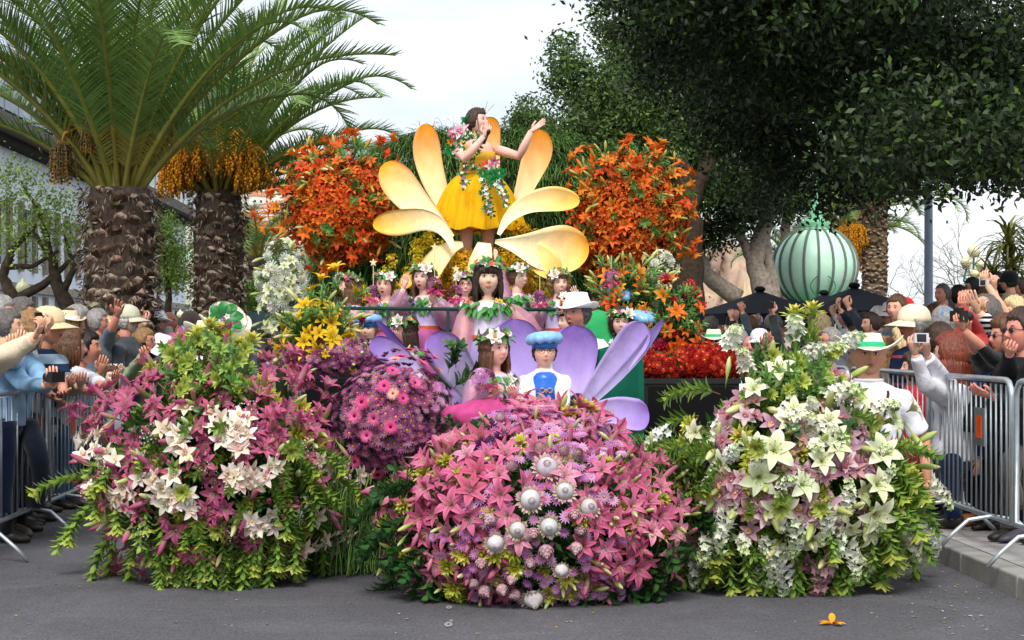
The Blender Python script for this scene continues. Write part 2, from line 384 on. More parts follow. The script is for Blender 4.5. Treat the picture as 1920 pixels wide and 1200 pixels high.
# building on the left ---------------------------------------------------------------
mWall = M('white_render', rough=.85, spec=.15, var=.07, vs=1.2, bump=.08, bs=20)
mStone = M('grey_stone_trim', rough=.9, spec=.1, var=.2, vs=4, bump=.2, bs=30)
mGlass = M('window_glass', rough=.08, spec=.8, var=.05, vs=2)
BX = -10.6; ang = math.atan(-DRIFT)
def bframe(X0, D): return Matrix.Translation(street(X0, D)) @ Matrix.Rotation(ang, 4, 'Z')   # local +y runs along the street, +x faces it
bt = thing('white_building', 'long white two storey building with brown window piers and a roof terrace, behind the palms', 'building')
bm0 = bframe(BX, 22)
TOPZ = 6.25; LEN = 44.0
mb = MB()
# wall with window openings: build as piers and bands (x from -.35 to 0)
wins = [(1.6+2.45*i) for i in range(17)]
def band(z0, z1): mb.box((-.35,0,z0), (0,LEN,z1), h('#dfe7f2'), 0, bm0)
band(0, .9); band(2.35, 3.25); band(4.75, TOPZ)
ys = [0]+[y for w_ in wins for y in (w_-.55, w_+.55)]+[LEN]
for z0, z1 in ((.9,2.35),(3.25,4.75)):
    for i in range(0, len(ys), 2): mb.box((-.35,ys[i],z0), (0,ys[i+1],z1), h('#dfe7f2'), 0, bm0)
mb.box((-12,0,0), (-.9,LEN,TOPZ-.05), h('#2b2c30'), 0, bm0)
mb.box((-12,-.2,0), (-.3,0,TOPZ), h('#c6cfdc'), 0, bm0)
mb.build('wall', mWall, bt, smooth=False)
wf = MB()
for y in (-.5, .5): wf.box((-.25,y-.05,0), (-.12,y+.05,1.45), h('#5b5750'))
for z in (0, 1.37): wf.box((-.25,-.5,z), (-.121,.5,z+.08), h('#5b5750'))
wf.box((-.22,-.03,.08), (-.14,.03,1.37), h('#5b5750')); wfm = wf.mesh('window', mPlain, False)
pn = MB(); pn.box((-.20,-.45,.08), (-.19,.45,1.37), h('#232b36')); pnm = pn.mesh('pane', mGlass, False)
pr = MB(); pr.box((.002,-.13,0), (.10,.13,1.75), h('#8c8377')); prm = pr.mesh('pier', mStone, False)
rl = MB()
for k in range(9): rl.box((.05,-.5+.125*k-.008,0), (.066,-.5+.125*k+.008,.62), h('#2c3a35'))
rl.box((.04,-.52,.62), (.075,.52,.65), h('#2c3a35')); rlm = rl.mesh('balconette', mPlain, False)
for z in (.9, 3.25):
    for y in wins:
        m = bm0 @ Matrix.Translation((0, y, z))
        f_ = linkm('window', wfm, bt, mat=m); linkm('pane', pnm, f_)
        for s in (-1, 1): linkm('window_pier', prm, bt, mat=m @ Matrix.Translation((0, s*.68, -.1)))
        if z < 1: linkm('window_railing', rlm, bt, mat=m)
mb = MB(); mb.box((.003,-.3,2.62), (.16,LEN,2.84), h('#9a958d'), 0, bm0); mb.build('string_course', mStone, bt, smooth=False)
mb = MB(); mb.box((-12.2,-.5,TOPZ), (.75,LEN+.3,TOPZ+.34), h('#6e6a66'), 0, bm0); mb.build('terrace_slab', mStone, bt, smooth=False)
mb = MB(); mb.box((-.3,-.5,TOPZ-.16), (.4,LEN+.3,TOPZ-.002), h('#36332f'), 0, bm0); mb.build('cornice', mStone, bt, smooth=False)
gm = MB(); gm.box((.6,0,.12), (.615,1.16,1.05), h('#7d94ad')); gmm = gm.mesh('glass_panel', M('balustrade_glass', rough=.08, spec=.7, var=.03, alpha=.55), False)
for i in range(36): linkm('glass_panel', gmm, bt, mat=bm0 @ Matrix.Translation((0, .1+i*1.2, TOPZ+.34)))
mb = MB()
for i in range(37): mb.box((.58,i*1.2+.02,TOPZ+.34), (.62,i*1.2+.06,TOPZ+1.42), h('#6c7077'), 0, bm0)
mb.box((.57,0,TOPZ+1.40), (.63,LEN,TOPZ+1.45), h('#6c7077'), 0, bm0); mb.build('terrace_rail', mMetal, bt, smooth=False)
# set back upper storey
mb = MB(); mb.box((-12,3,TOPZ+.34), (-3.2,26,TOPZ+3.1), h('#c3cfdd'), 0, bm0); mb.box((-3.21,2.6,TOPZ+3.1), (-2.6,27,TOPZ+3.4), h('#8e979f'), 0, bm0)
mb.box((-12,2.6,TOPZ+3.1), (-3.22,27,TOPZ+3.4), h('#8e979f'), 0, bm0); mb.build('upper_storey', mWall, bt, smooth=False)
for y in range(5, 25, 3):
    m = bm0 @ Matrix.Translation((-3.0, y, TOPZ+.9)); f_ = linkm('window', wfm, bt, mat=m); linkm('pane', pnm, f_)
# pale tower behind at the far left
tw = thing('pale_tower_block', 'pale blue block with a balcony and open roof frame, above the terrace at far left', 'building')
q = P(-10, 632, 44); mb = MB()
mb.box((-3,-2,0), (1.05,2,8.9), h('#b9c7d8')); mb.box((-3.2,-2.2,8.9), (1.25,2.2,9.15), h('#a4aeb8')); mb.box((-.2,-1.6,9.15), (.9,1.6,10.1), h('#c3cedb'))
mb.box((-3.1,-2.7,7.2), (1.2,-2.0,7.34), h('#8c8f93')); mb.build('wall', mWall, tw, smooth=False, loc=(q.x, 44, 0))
mb = MB()
for k in range(4): mb.box((-2.2+k*.95,-2.06,7.5), (-1.7+k*.95,-2.0,8.5), h('#38495c')); mb.box((-2.2+k*.95,-2.06,5.3), (-1.7+k*.95,-2.0,6.4), h('#38495c'))
mb.build('window', mGlass, tw, smooth=False, loc=(q.x, 44, 0))
mb = MB()
for k in range(28): mb.box((-3.1+k*.155,-2.7,7.34), (-3.08+k*.155,-2.68,7.95), h('#777b80'))
mb.box((-3.1,-2.72,7.95), (1.2,-2.66,8.0), h('#777b80')); mb.build('railing', mMetal, tw, smooth=False, loc=(q.x, 44, 0))

# ------------------------------------------------------------------ palms
def frond_mesh(Lr, bend, droopL=.55, leaf=.42, n=95, tipdroop=0, cg='#577a3b', cr='#8a8a35', seed=1, seg=3):
    """rachis starts along +Z and arches towards +X"""
    r_ = random.Random(seed); pts = []; p = Vector((0,0,0)); a = 0; ns = 24
    dirs = []
    for i in range(ns+1):
        t = i/ns; a = R(bend[0]+(bend[1]-bend[0])*t**1.3+(tipdroop*max(0, t-.72)/.28 if tipdroop else 0)); d = Vector((math.sin(a), 0, math.cos(a)))
        pts.append(p.copy()); dirs.append(d); p = p+d*(Lr/ns)
    mb = MB(); rr = [(.040*(1-.93*(i/ns)**.8)+.003) for i in range(ns+1)]
    mb.tube(pts, [(x*.8, x*1.25) for x in rr], 5, [lerp(h('#9a9140'), h('#6f8a35'), (i/ns)) for i in range(ns+1)], 0, cap=False, ref=(0,1,0))
    cgv = h(cg)
    for i in range(n):
        t = .10+.90*(i/n)**.95; f = t*ns; k = min(ns-1, int(f)); q = pts[k].lerp(pts[k+1], f-k); d = dirs[k]; nrm = Vector((d.z, 0, -d.x))*-1
        ln = leaf*(.35+.65*math.sin(math.pi*min(1, .12+t*.86))**.7)*(1 if t > .2 else .55)
        for sd_ in (-1, 1):
            fw = .50+.55*t+r_.uniform(-.12,.12); side = Vector((0, sd_, 0))
            dd = (side*1.0+d*fw+nrm*(.42+r_.uniform(-.22,.22))).normalized(); g = Vector((0,0,-1))
            w0 = .0115+.005*r_.random(); vs = []; q0 = q.copy(); cc = jit(lerp(cgv, h('#84a04a'), r_.random()*.7), .15)
            if t < .22: cc = jit(h('#8f8a3e'), .2)
            for s_ in range(seg+1):
                u = s_/seg; ww = w0*(1-.85*u**1.5); wv = d*ww
                vs += [q0-wv, q0+wv]; dd2 = (dd+g*droopL*u*u).normalized(); q0 = q0+dd2*(ln/seg)
            mb.add(vs, [(2*s_, 2*s_+1, 2*s_+3, 2*s_+2) for s_ in range(seg)], cc)
    return mb.mesh('frond', mLeaf)
def scale_mesh(cut='#b3a08c', body='#4f4038', seed=0):
    r_ = random.Random(seed); mb = MB()
    # a cut leaf base: broad wedge hugging the trunk, pale cut face on top
    v = [(-.5,0,-.42),(.5,0,-.42),(.0,.0,-.75),(-.55,.05,.12),(.55,.05,.12),(-.30,.42,.20),(.30,.42,.20),(0,.50,.12),(-.30,.30,.02),(.30,.30,.02),(0,.34,-.1),(0,.18,.42)]
    v = [(x*r_.uniform(.85,1.15), y*r_.uniform(.8,1.2), z+r_.uniform(-.06,.06)) for x, y, z in v]
    fs = [(2,1,9,10),(0,2,10,8),(0,8,5,3),(1,4,6,9),(8,10,7,5),(10,9,6,7),(5,7,11),(7,6,11),(3,5,11),(6,4,11)]
    cs = [h(body)]*12; 
    for i in (5,6,7,11): cs[i] = h(cut)
    mb.add(v, fs, cs); return mb
barkm = [scale_mesh(seed=i).mesh('leaf_base', mBark, False) for i in range(5)]
barko = [scale_mesh('#665446', '#43342a', seed=i+9).mesh('leaf_base', mBark, False) for i in range(4)]
def fruit_mesh(seed, L=.55, col='#eaa526'):
    r_ = random.Random(seed); mb = MB()
    for k in range(70):
        a = r_.uniform(0, 6.28); sp = r_.uniform(.1,1); ln = L*r_.uniform(.6,1.05)
        pts = [Vector((0,0,0)), Vector((math.cos(a)*.07*sp, math.sin(a)*.07*sp, .02)), Vector((math.cos(a)*.19*sp, math.sin(a)*.19*sp, -.12)), Vector((math.cos(a)*.23*sp, math.sin(a)*.23*sp, -ln))]
        mb.tube(pts, .003, 3, h('#c7923a'), cap=False)
        for j in range(15):
            t = .15+.85*j/15; q = pts[1].lerp(pts[2], t*2) if t < .5 else pts[2].lerp(pts[3], (t-.5)*2)
            q = q+Vector((r_.gauss(0,.012), r_.gauss(0,.012), 0)); mb.ell(q, (.0155,.0155,.020), 4, 3, jit(h(col), .3))
    return mb.mesh('date_cluster', mPetal)
def palm(loc, Rt, z0, z1, fronds, label, name='date_palm', rows=14, per=15, fr_n=40, seed=3, fruit=(), old=.45, fib=0, flen=3.2, extra=(), bark='#4b4139', group=None, leaf=.45, cg='#3f5d2c', top_r=1.0, inc_=62):
    r_ = random.Random(seed); t = thing(name, label, 'palm tree', loc, 0, group)
    mb = MB(); pts = [(0,0,z0+(z1-z0)*i/10) for i in range(11)]; rd = [Rt*(1.02 if i < 4 else 1+.04*math.sin(i))*(1 if i < 9 else top_r) for i in range(11)]
    mb.tube(pts, [x*.93 for x in rd], 18, h(bark)); tr_ = mb.build('trunk', mBark, t)
    for i in range(rows):
        z = z0+.05+(z1-z0-.02)*i/rows
        for j in range(per):
            a = 2*math.pi*(j+.5*(i % 2))/per+r_.uniform(-.07,.07); rr = Rt*(.90 if z < z1-.3 else .86*top_r)
            s = 2*math.pi*Rt/per*(.95+r_.uniform(-.12,.18)); m_ = (barko if (r_.random() < old+.5*(z < z0+(z1-z0)*.4)) else barkm)
            n = Vector((math.cos(a), math.sin(a), 0)); mt = Matrix((Vector((-n.y, n.x, 0)), n, Vector((0,0,1)))).transposed()
            linkm('leaf_base', r_.choice(m_), tr_, mat=Matrix.Translation(n*rr+Vector((0,0,z+r_.uniform(-.07,.07)))) @ (mt @ Matrix.Rotation(r_.uniform(-.35,.35), 3, 'Y') @ Matrix.Rotation(r_.uniform(-.3,.2), 3, 'X') @ Matrix.Diagonal(Vector((s*r_.uniform(.85,1.25), s*r_.uniform(.4,.95), s*r_.uniform(.8,1.3))))).to_4x4(), color=jit((1,1,1), .38))
    if fib:
        a = nrs.uniform(0, 6.28, fib); zz = z0+(z1-z0)*nrs.uniform(0,1,fib)**1.1; rr = Rt*nrs.uniform(1.0,1.10,fib); pts = np.stack([np.cos(a)*rr, np.sin(a)*rr, zz], 1); dr_ = np.stack([np.cos(a)*.6, np.sin(a)*.6, -.9+1.3*nrs.uniform(0,1,fib)**3], 1)
        leafcloud('fibre', pts, .085, mBark, tr_, cols=colmix(fib, [h('#5c4c42'), h('#77685c'), h('#40342d'), h('#94877a')]), asp=.22, dirs=dr_, kind='stuff')
    base = Vector((0,0,z1+.0))
    def putf(az, incl, me, s, rr=.5):
        d = Vector((math.cos(az)*math.sin(incl), math.sin(az)*math.sin(incl), math.cos(incl)))
        x = Vector((math.cos(az), math.sin(az), 0)); x = (x-d*x.dot(d)); 
        x = x.normalized() if x.length > 1e-3 else Vector((1,0,0)); y = d.cross(x); mt = Matrix((x, y, d)).transposed()
        linkm('frond', me, t, mat=Matrix.Translation(base+Vector((math.cos(az)*Rt*rr, math.sin(az)*Rt*rr, -.05))) @ (mt*s).to_4x4(), color=jit((1,1,1), .15))
    for i in range(fr_n):
        k = (i+.5)/fr_n; incl = R(6+inc_*k**.9); az = i*2.399963+r_.uniform(-.15,.15)
        putf(az, incl, fronds[i % len(fronds)], r_.uniform(.88,1.08)*flen/3.2, .75*math.sin(incl))
    for (az, incl, fi, s) in extra: putf(R(az), R(incl), fronds[fi], s)
    for i, (az, el, dist, s, fm) in enumerate(fruit):
        st = Vector((math.cos(R(az))*dist, math.sin(R(az))*dist, z1+el)); o = linkm('date_cluster', fm, t, loc=st); o.scale = (s,s,s)
        mb = MB(); mb.tube([base, base+Vector((st.x*.4, st.y*.4, max(el, 0)*.8+.35)), st+Vector((-st.x*.05, -st.y*.05, .10)), st], [.03,.025,.018,.008], 5, h('#c7902f')); mb.build('fruit_stalk', mLeaf, t)
    return t
frA = [frond_mesh(3.2, (0, 62), seed=1), frond_mesh(3.2, (0, 48), tipdroop=55, seed=2), frond_mesh(3.0, (0, 80), seed=3), frond_mesh(3.3, (0, 35), seed=4), frond_mesh(3.1, (2, 70), tipdroop=60, seed=5)]
fruits = [fruit_mesh(1), fruit_mesh(2, .5, '#d98f20'), fruit_mesh(3, .6, '#b98a4a'), fruit_mesh(4, .6, '#6a5a3a')]
pB = P(225, 350, 17.0); pC = P(410, 358, 22.5)
palm(Vector((pB.x, 17.0, 0)), .37, .1, pB.z-.02, frA, 'stout date palm nearest the crowd on the left with broad scaly trunk', rows=21, per=15, fib=3200, fr_n=33, seed=5, flen=3.3, inc_=34, top_r=.93,
     extra=[(-8, 38, 0, 1.03), (-12, 27, 1, 1.0), (-95, 3, 3, 1.0), (-165, 25, 0, 1), (-172, 44, 2, .9), (-60, 20, 3, 1), (-130, 18, 4, 1)],
     fruit=[(-150,.45,.62,.75,fruits[3]), (-115,.75,.45,.7,fruits[3])])
palm(Vector((pC.x, 22.5, 0)), .36, .1, pC.z, frA, 'second date palm behind, hung with heavy orange date clusters', rows=22, per=15, fib=2600, fr_n=40, seed=8, flen=3.1, inc_=50, top_r=.93,
     extra=[(-5, 62, 2, .9), (5, 50, 1, .9), (-15, 35, 0, .85), (0, 20, 1, .9), (4, 72, 4, .85), (-12, 78, 1, .8)],
     fruit=[(-145,.48,.66,1.15,fruits[0]), (-160,.40,.60,1.0,fruits[0]), (-122,.72,.5,1.25,fruits[1]), (-85,.95,.5,1.35,fruits[0]), (-60,.80,.6,1.25,fruits[0]), (-38,.58,.68,1.2,fruits[0]), (-75,1.25,.5,1.1,fruits[1]), (-100,1.2,.55,1.2,fruits[1])])
# palms on the right
frS = [frond_mesh(2.6, (0, 95), n=70, seed=11, cg='#5d7a45'), frond_mesh(2.4, (0, 70), n=70, tipdroop=60, seed=12, cg='#4e6d3a')]
q = P(1640, 380, 36)
palm(Vector((q.x, 36, 0)), .29, .1, q.z, frS, 'palm with pale diamond patterned trunk rising beside the green dome', rows=40, per=14, fr_n=22, seed=2, flen=2.9, bark='#7d6347', old=.1,
     fruit=[(-150,-.5,.55,1.2,fruits[0])])
q = P(1590, 430, 46)
palm(Vector((q.x, 46, 0)), .25, .1, q.z, frS, 'feathery palm behind the dome with orange fruit stalks', rows=12, per=8, fr_n=24, seed=4, flen=3.0, extra=[(-10,70,0,1),(5,95,0,1)], fruit=[(-70,-.4,.5,1.6,fruits[0]),(-110,.1,.4,1.6,fruits[0])])
q = P(1480, 490, 52)
palm(Vector((q.x, 52, 0)), .25, .1, q.z, frS, 'low feathery palm partly hidden behind the left of the dome', rows=10, per=8, fr_n=20, seed=6, flen=2.8)
q = P(485, 560, 30)
palm(Vector((q.x, 30, 0)), .22, .1, P(0, 480, 30).z, frS, 'small yellowish palm beyond the second date palm', rows=10, per=8, fr_n=20, seed=9, flen=2.0)
# fan-like yucca clump far right
q = P(1895, 560, 24)
yt = thing('yucca', 'yellow green yucca clump with drooping strap leaves at the far right edge', 'plant', (q.x, 24, 0))
mb = MB(); mb.tube([(0,0,0),(.1,0,1),(0,0,2.5)], [.12,.1,.08], 8, h('#7a6b52')); mb.build('trunk', mBark, yt)
sw = MB(); 
for i in range(7): pass
sw = MB(); pts_ = [Vector((.0,0,0)), Vector((.16,0,.06)), Vector((.36,0,.05)), Vector((.52,0,-.06)), Vector((.62,0,-.24))]
sw.tube(pts_, [(.02,.006),(.026,.006),(.024,.005),(.016,.004),(.003,.002)], 4, h('#8a8c45')); swm = sw.mesh('strap_leaf', mLeaf)
for c in ((0,0,2.5),(-.25,.1,2.2),(.3,0,2.75),(-.1,-.2,2.85)):
    for i in range(60):
        a = rnd.uniform(0,6.28); e = rnd.uniform(-.5,1.3)
        linkm('strap_leaf', swm, yt, mat=Matrix.Translation(c) @ Matrix.Rotation(a,4,'Z') @ Matrix.Rotation(-e,4,'Y') @ Matrix.Scale(rnd.uniform(.7,1.1),4), color=jit(rnd.choice([(1,1,1),(.7,.85,.5),(1.3,1.1,.7)]), .2))

# ------------------------------------------------------------------ broadleaf trees
def tree(name, label, limbs, blobs, nl, size, cols, cat='tree', group=None, bark='#77695b', clump=26, sig=.22, ws=None, asp=.45, inner=.55):
    """limbs: (points, radii); blobs: (centre, (rx,ry,rz))"""
    t = thing(name, label, cat, (limbs[0][0][0][0], limbs[0][0][0][1], 0), 0, group); o0 = Vector(t.location)
    for i, (pts, rd) in enumerate(limbs):
        mb = MB(); ps = [Vector(p)-o0 for p in pts]
        fine = []; fr_ = []
        for k in range(len(ps)-1):
            for u in range(5): fine.append(ps[k].lerp(ps[k+1], u/5)+Vector((rnd.gauss(0,1), rnd.gauss(0,1), 0))*rd[k]*.10); fr_.append(rd[k]+(rd[k+1]-rd[k])*u/5)
        fine.append(ps[-1]); fr_.append(rd[-1]); mb.tube(fine, fr_, 10, h(bark)); mb.build('trunk' if i == 0 else 'limb', mBark, t)
    vol = np.array([b[1][0]*b[1][1]*b[1][2] for b in blobs])**.67; vol /= vol.sum(); nc = nl//clump
    ks = nrs.choice(len(blobs), nc, p=vol); C = np.array([b[0] for b in blobs])[ks]; Rr = np.array([b[1] for b in blobs])[ks]
    d = nrs.normal(size=(nc,3)); d /= np.linalg.norm(d, axis=1, keepdims=True); r = nrs.uniform(inner**3, 1, nc)**(1/3); r *= 1+.10*nrs.normal(size=nc)
    cc = C+d*Rr*r[:, None]; pts = np.repeat(cc, clump, 0)+nrs.normal(size=(nc*clump,3))*sig*np.array([1,1,.7])
    tone = np.repeat(1+nrs.uniform(-.38,.45,nc), clump)
    cl = colmix(len(pts), cols, ws)*tone[:, None]
    leafcloud('crown', pts-np.array(o0), size, mCrown, t, cols=cl, asp=asp)
    return t
def blob(px, py, D, rpx, k=1.0, dy=None):
    c = P(px, py, D); r = rpx*D/F; return (tuple(c), (r, dy if dy else r*1.1, r*k))
G1 = [h('#3f5426'), h('#4d6430'), h('#5d7a38'), h('#33461f')]
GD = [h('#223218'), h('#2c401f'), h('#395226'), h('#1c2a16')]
# far fig trees, mid distance (lighter)
def Pz(px, py, D): return tuple(P(px, py, D))
t = tree('fig_tree', 'tall green tree with tapering top in the middle distance right of the singer', [([Pz(1290,700,30),Pz(1288,560,30),Pz(1292,420,30),Pz(1275,300,30)],[.34,.30,.26,.15]), ([Pz(1290,470,30),Pz(1230,380,30),Pz(1160,300,30)],[.2,.14,.06]), ([Pz(1285,400,30),Pz(1330,300,30),Pz(1370,200,30)],[.2,.12,.05])],
    [blob(1050,100,30,26,1.3), blob(1072,150,30,40,1.1), blob(1100,215,30,62), blob(1150,170,30,55), blob(1200,110,31,70),  blob(1120,280,30,60), blob(1200,250,31,95), blob(1180,340,31,80), blob(1280,300,31,100), blob(1260,180,32,100), blob(1150,60,31,30), blob(1240,420,31,55), blob(1180,20,31,60), blob(1330,80,32,100), blob(1400,300,32,110)], 84000, .10, G1, bark='#3d3229', sig=.17, clump=56)
t = tree('bushy_tree', 'small rounded tree top just above the right shoulder of the fern hedge', [([Pz(1005,640,44),Pz(1000,480,44),Pz(995,300,44)],[.2,.18,.1])],
    [blob(997,215,44,34,1.1), blob(985,240,44,28), blob(1015,250,44,34), blob(1000,280,44,50), blob(1040,290,44,50), blob(965,290,44,30)], 12000, .11, G1, sig=.14, clump=50)
# near dark canopy, upper right
edge_y = lambda x: np.interp(x, [1110,1200,1300,1400,1500,1600,1700,1800,1930], [60,190,320,375,345,385,345,325,340])+rnd.uniform(-110,-28)
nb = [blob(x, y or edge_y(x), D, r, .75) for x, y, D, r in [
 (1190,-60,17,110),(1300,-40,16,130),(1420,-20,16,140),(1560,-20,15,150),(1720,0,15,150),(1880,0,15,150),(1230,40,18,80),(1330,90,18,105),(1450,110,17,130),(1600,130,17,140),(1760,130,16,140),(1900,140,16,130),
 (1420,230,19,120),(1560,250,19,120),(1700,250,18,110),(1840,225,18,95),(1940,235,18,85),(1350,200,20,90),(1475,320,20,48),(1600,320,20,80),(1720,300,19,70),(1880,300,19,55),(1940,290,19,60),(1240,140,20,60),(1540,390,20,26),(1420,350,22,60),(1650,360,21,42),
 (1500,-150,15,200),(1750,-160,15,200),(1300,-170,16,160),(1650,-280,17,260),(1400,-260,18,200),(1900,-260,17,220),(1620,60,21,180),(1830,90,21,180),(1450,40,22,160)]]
tb = P(1760, 632, 19)
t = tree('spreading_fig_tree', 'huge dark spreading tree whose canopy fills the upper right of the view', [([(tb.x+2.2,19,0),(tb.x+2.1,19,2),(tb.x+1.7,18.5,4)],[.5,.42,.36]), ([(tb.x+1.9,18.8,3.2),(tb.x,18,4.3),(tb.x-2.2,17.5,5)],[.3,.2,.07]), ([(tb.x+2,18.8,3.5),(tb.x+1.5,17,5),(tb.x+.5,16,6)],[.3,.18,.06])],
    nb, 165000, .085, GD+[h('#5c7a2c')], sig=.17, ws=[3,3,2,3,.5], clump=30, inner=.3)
# grey-limbed trees by the kiosk
t = tree('grey_limbed_tree', 'grey barked tree with a low limb leaning left over the black parasols', [([Pz(1445,700,32),Pz(1438,560,32),Pz(1415,490,32),Pz(1432,430,32),Pz(1455,370,32)],[.26,.24,.19,.17,.1]), ([Pz(1418,500,32),Pz(1385,440,32),Pz(1360,400,32)],[.12,.09,.06]), ([Pz(1385,560,32),Pz(1330,520,32),Pz(1300,470,32),Pz(1285,400,32)],[.19,.16,.14,.1]), ([Pz(1455,560,32),Pz(1440,480,32),Pz(1435,430,32)],[.12,.1,.08])],
    [blob(1360,400,32,50), blob(1440,370,32,70,.6), blob(1330,440,32,28), blob(1390,360,32,50)], 9000, .1, GD, bark='#8d8377', sig=.2)
t = tree('slender_tree', 'slender trunk directly behind the green dome finial', [([Pz(1480,700,50),Pz(1478,480,50),Pz(1470,430,50),Pz(1490,330,50)],[.2,.18,.16,.1])], [blob(1480,360,50,50,.6), blob(1570,360,50,50,.5), blob(1450,380,50,40,.5)], 8000, .13, GD, bark='#6c6258', sig=.25)
# jacaranda-like light trees on the left
GJ = [h('#8fae4a'), h('#7b9a3c'), h('#a5bf5c'), h('#6c8838')]
def twiggy(name, label, base, D, blobs, limbs, nl, cols=GJ, size=.05, bark='#4c4238', sig=.12):
    return tree(name, label, limbs, blobs, nl, size, cols, bark=bark, clump=16, sig=sig)
twiggy('feathery_tree', 'feathery light green tree with crooked dark limbs in front of the white building', 0, 19,
    [blob(60,350,19,60,.7), blob(20,410,19,50,.8), blob(110,400,19,55,.8), blob(60,450,19,60,.8), blob(120,460,19,45), blob(30,330,19,30), blob(140,360,19,20), blob(-20,360,19,50)],
    [([Pz(120,640,19),Pz(128,580,19),Pz(105,530,19),Pz(95,480,19),Pz(60,430,19)],[.12,.10,.075,.05,.02]), ([Pz(10,640,19),Pz(30,570,19),Pz(5,520,19),Pz(20,470,19),Pz(70,420,19)],[.1,.085,.06,.045,.02]), ([Pz(30,560,19),Pz(80,535,19),Pz(120,500,19),Pz(150,470,19)],[.06,.05,.03,.015]), ([Pz(5,500,19),Pz(60,500,19),Pz(110,470,19)],[.045,.03,.015]), ([Pz(120,545,19),Pz(140,500,19),Pz(120,440,19)],[.05,.035,.01]), ([Pz(95,480,19),Pz(75,400,19),Pz(40,340,19)],[.04,.03,.012])], 3400)
twiggy('slim_leafy_tree', 'thin bright green tree between the two date palms', 0, 24,
    [blob(310,450,24,28,1.6), blob(325,490,24,26,1.2), blob(300,430,24,18,1.5), blob(335,520,24,18), blob(310,520,24,20)], [([Pz(312,640,24),Pz(316,560,24),Pz(308,470,24),Pz(304,420,24)],[.06,.05,.03,.01])], 5200)
twiggy('low_leafy_shrub', 'low bright shrub to the right of the second palm, behind the distant crowd', 0, 26,
    [blob(470,560,26,28), blob(485,590,26,32,.8), blob(500,545,26,18)], [([Pz(478,640,26),Pz(480,570,26)],[.04,.02])], 4000, cols=[h('#5e8a2c'), h('#86a838'), h('#47702a')])
twiggy('pink_brown_shrub', 'sparse pinkish brown tree beyond the palms by the traffic light', 0, 36,
    [blob(485,500,36,22,1.4), blob(480,535,36,20)], [([Pz(488,640,36),Pz(486,560,36),Pz(482,480,36)],[.05,.04,.02])], 1700, cols=[h('#a08a70'), h('#8f8a60'), h('#b09a88')], size=.06)
# bare tree on the right
bt_ = thing('bare_tree', 'leafless twiggy grey tree against the sky to the right of the lamp post', 'tree', (P(1800,0,30).x, 30, 0))
mb = MB(); o0 = Vector(bt_.location)
def twig(p, d, L_, r_, dep):
    n_ = 4; pts = [p]
    for i in range(n_): d = (d+Vector((rnd.gauss(0,.22), rnd.gauss(0,.22), rnd.gauss(0,.16)+.03))).normalized(); pts.append(pts[-1]+d*L_/n_)
    mb.tube(pts, [r_*(1-.5*i/n_) for i in range(n_+1)], 5, h('#85786f'), cap=False)
    if dep:
        for k in range(3 if dep > 1 else 4): twig(pts[rnd.choice([2,3,4])], (d+Vector((rnd.gauss(0,.7), rnd.gauss(0,.5), rnd.gauss(0,.4)))).normalized(), L_*.66, r_*.5, dep-1)
twig(Vector((0,0,0)), Vector((0,0,1)), 1.7, .06, 5); twig(Vector((-.9,.3,.0)), Vector((-.1,0,1)), 1.6, .05, 5); twig(Vector((.6,.3,.0)), Vector((.1,0,1)), 1.8, .05, 4); mb.build('branches', mBark, bt_)
# low bushes far behind the crowds so the horizon is closed
for k, (x0, x1, D, y0) in enumerate([(-60, 560, 60, 560), (1250, 1500, 60, 560), (1650, 2000, 60, 575)]):
    n = 300; c_ = [P(rnd.uniform(x0, x1), 0, D+rnd.uniform(-4,4)) for _ in range(n)]; pts = []
    for c in c_:
        for _ in range(40): pts.append((c.x+rnd.gauss(0,.4), c.y+rnd.gauss(0,.4), abs(rnd.gauss(0, 1))*.9+.3))
    o = leafcloud('hedge_row', pts, .14, mCrown, cols=colmix(len(pts), GD)); setp(o, ['dark hedge far behind the left crowd at the foot of the building', 'dark hedge under the distant trees behind the parasols', 'dark hedge behind the far right spectators'][k], 'hedge')

# ------------------------------------------------------------------ kiosk with green dome
kD = 34; kc = P(1528, 500, kD); kr = 78*kD/F
kt = thing('domed_kiosk', 'garden kiosk with a ribbed pale green onion dome and tall spire', 'kiosk', (kc.x, kD, 0))
kc_ = Vector((0, 0, kc.z)); nrb = 18
def domep(u, a, rr=kr): return Vector((math.cos(a)*math.sin(u)*rr, math.sin(a)*math.sin(u)*rr, kc_.z+math.cos(u)*rr*.97))
pm = MB(); vs = []; nu_ = 14
for i in range(nu_+1):
    u = R(8)+(R(160)-R(8))*i/nu_
    for j in range(4): vs.append(domep(u, 2*math.pi/nrb*(j/3)))
pm.add(vs, [(i*4+j, (i+1)*4+j, (i+1)*4+j+1, i*4+j+1) for i in range(nu_) for j in range(3)], h('#c0ecd2'))
pmm = pm.mesh('dome_panel', M('dome_enamel', rough=.38, spec=.45, var=.10, vs=3, stretch=(1,1,.4)))
rm = MB(); rm.tube([domep(R(6)+(R(160)-R(6))*i/16, 0, kr*1.012) for i in range(17)], [.03]*17, 5, h('#6f7870')); rmm = rm.mesh('dome_rib', mPaint)
for k in range(nrb):
    m = Matrix.Rotation(2*math.pi*k/nrb+.08, 4, 'Z'); linkm('dome_panel', pmm, kt, mat=m, color=jit((1,1,1), .07)); linkm('dome_rib', rmm, kt, mat=m)
mb = MB(); zt = kc_.z+kr*.95; k_ = kD/F
mb.lathe([(.001,zt+112*k_),(.03,zt+100*k_),(.02,zt+92*k_),(.07,zt+85*k_),(.03,zt+76*k_),(.05,zt+66*k_),(.10,zt+50*k_),(.09,zt+40*k_),(.17,zt+30*k_),(.15,zt+22*k_),(.24,zt+12*k_),(.38,zt+6*k_),(.30,zt),(.42,zt-6*k_)], 16, h('#79b894')); mb.build('spire', mPaint, kt)
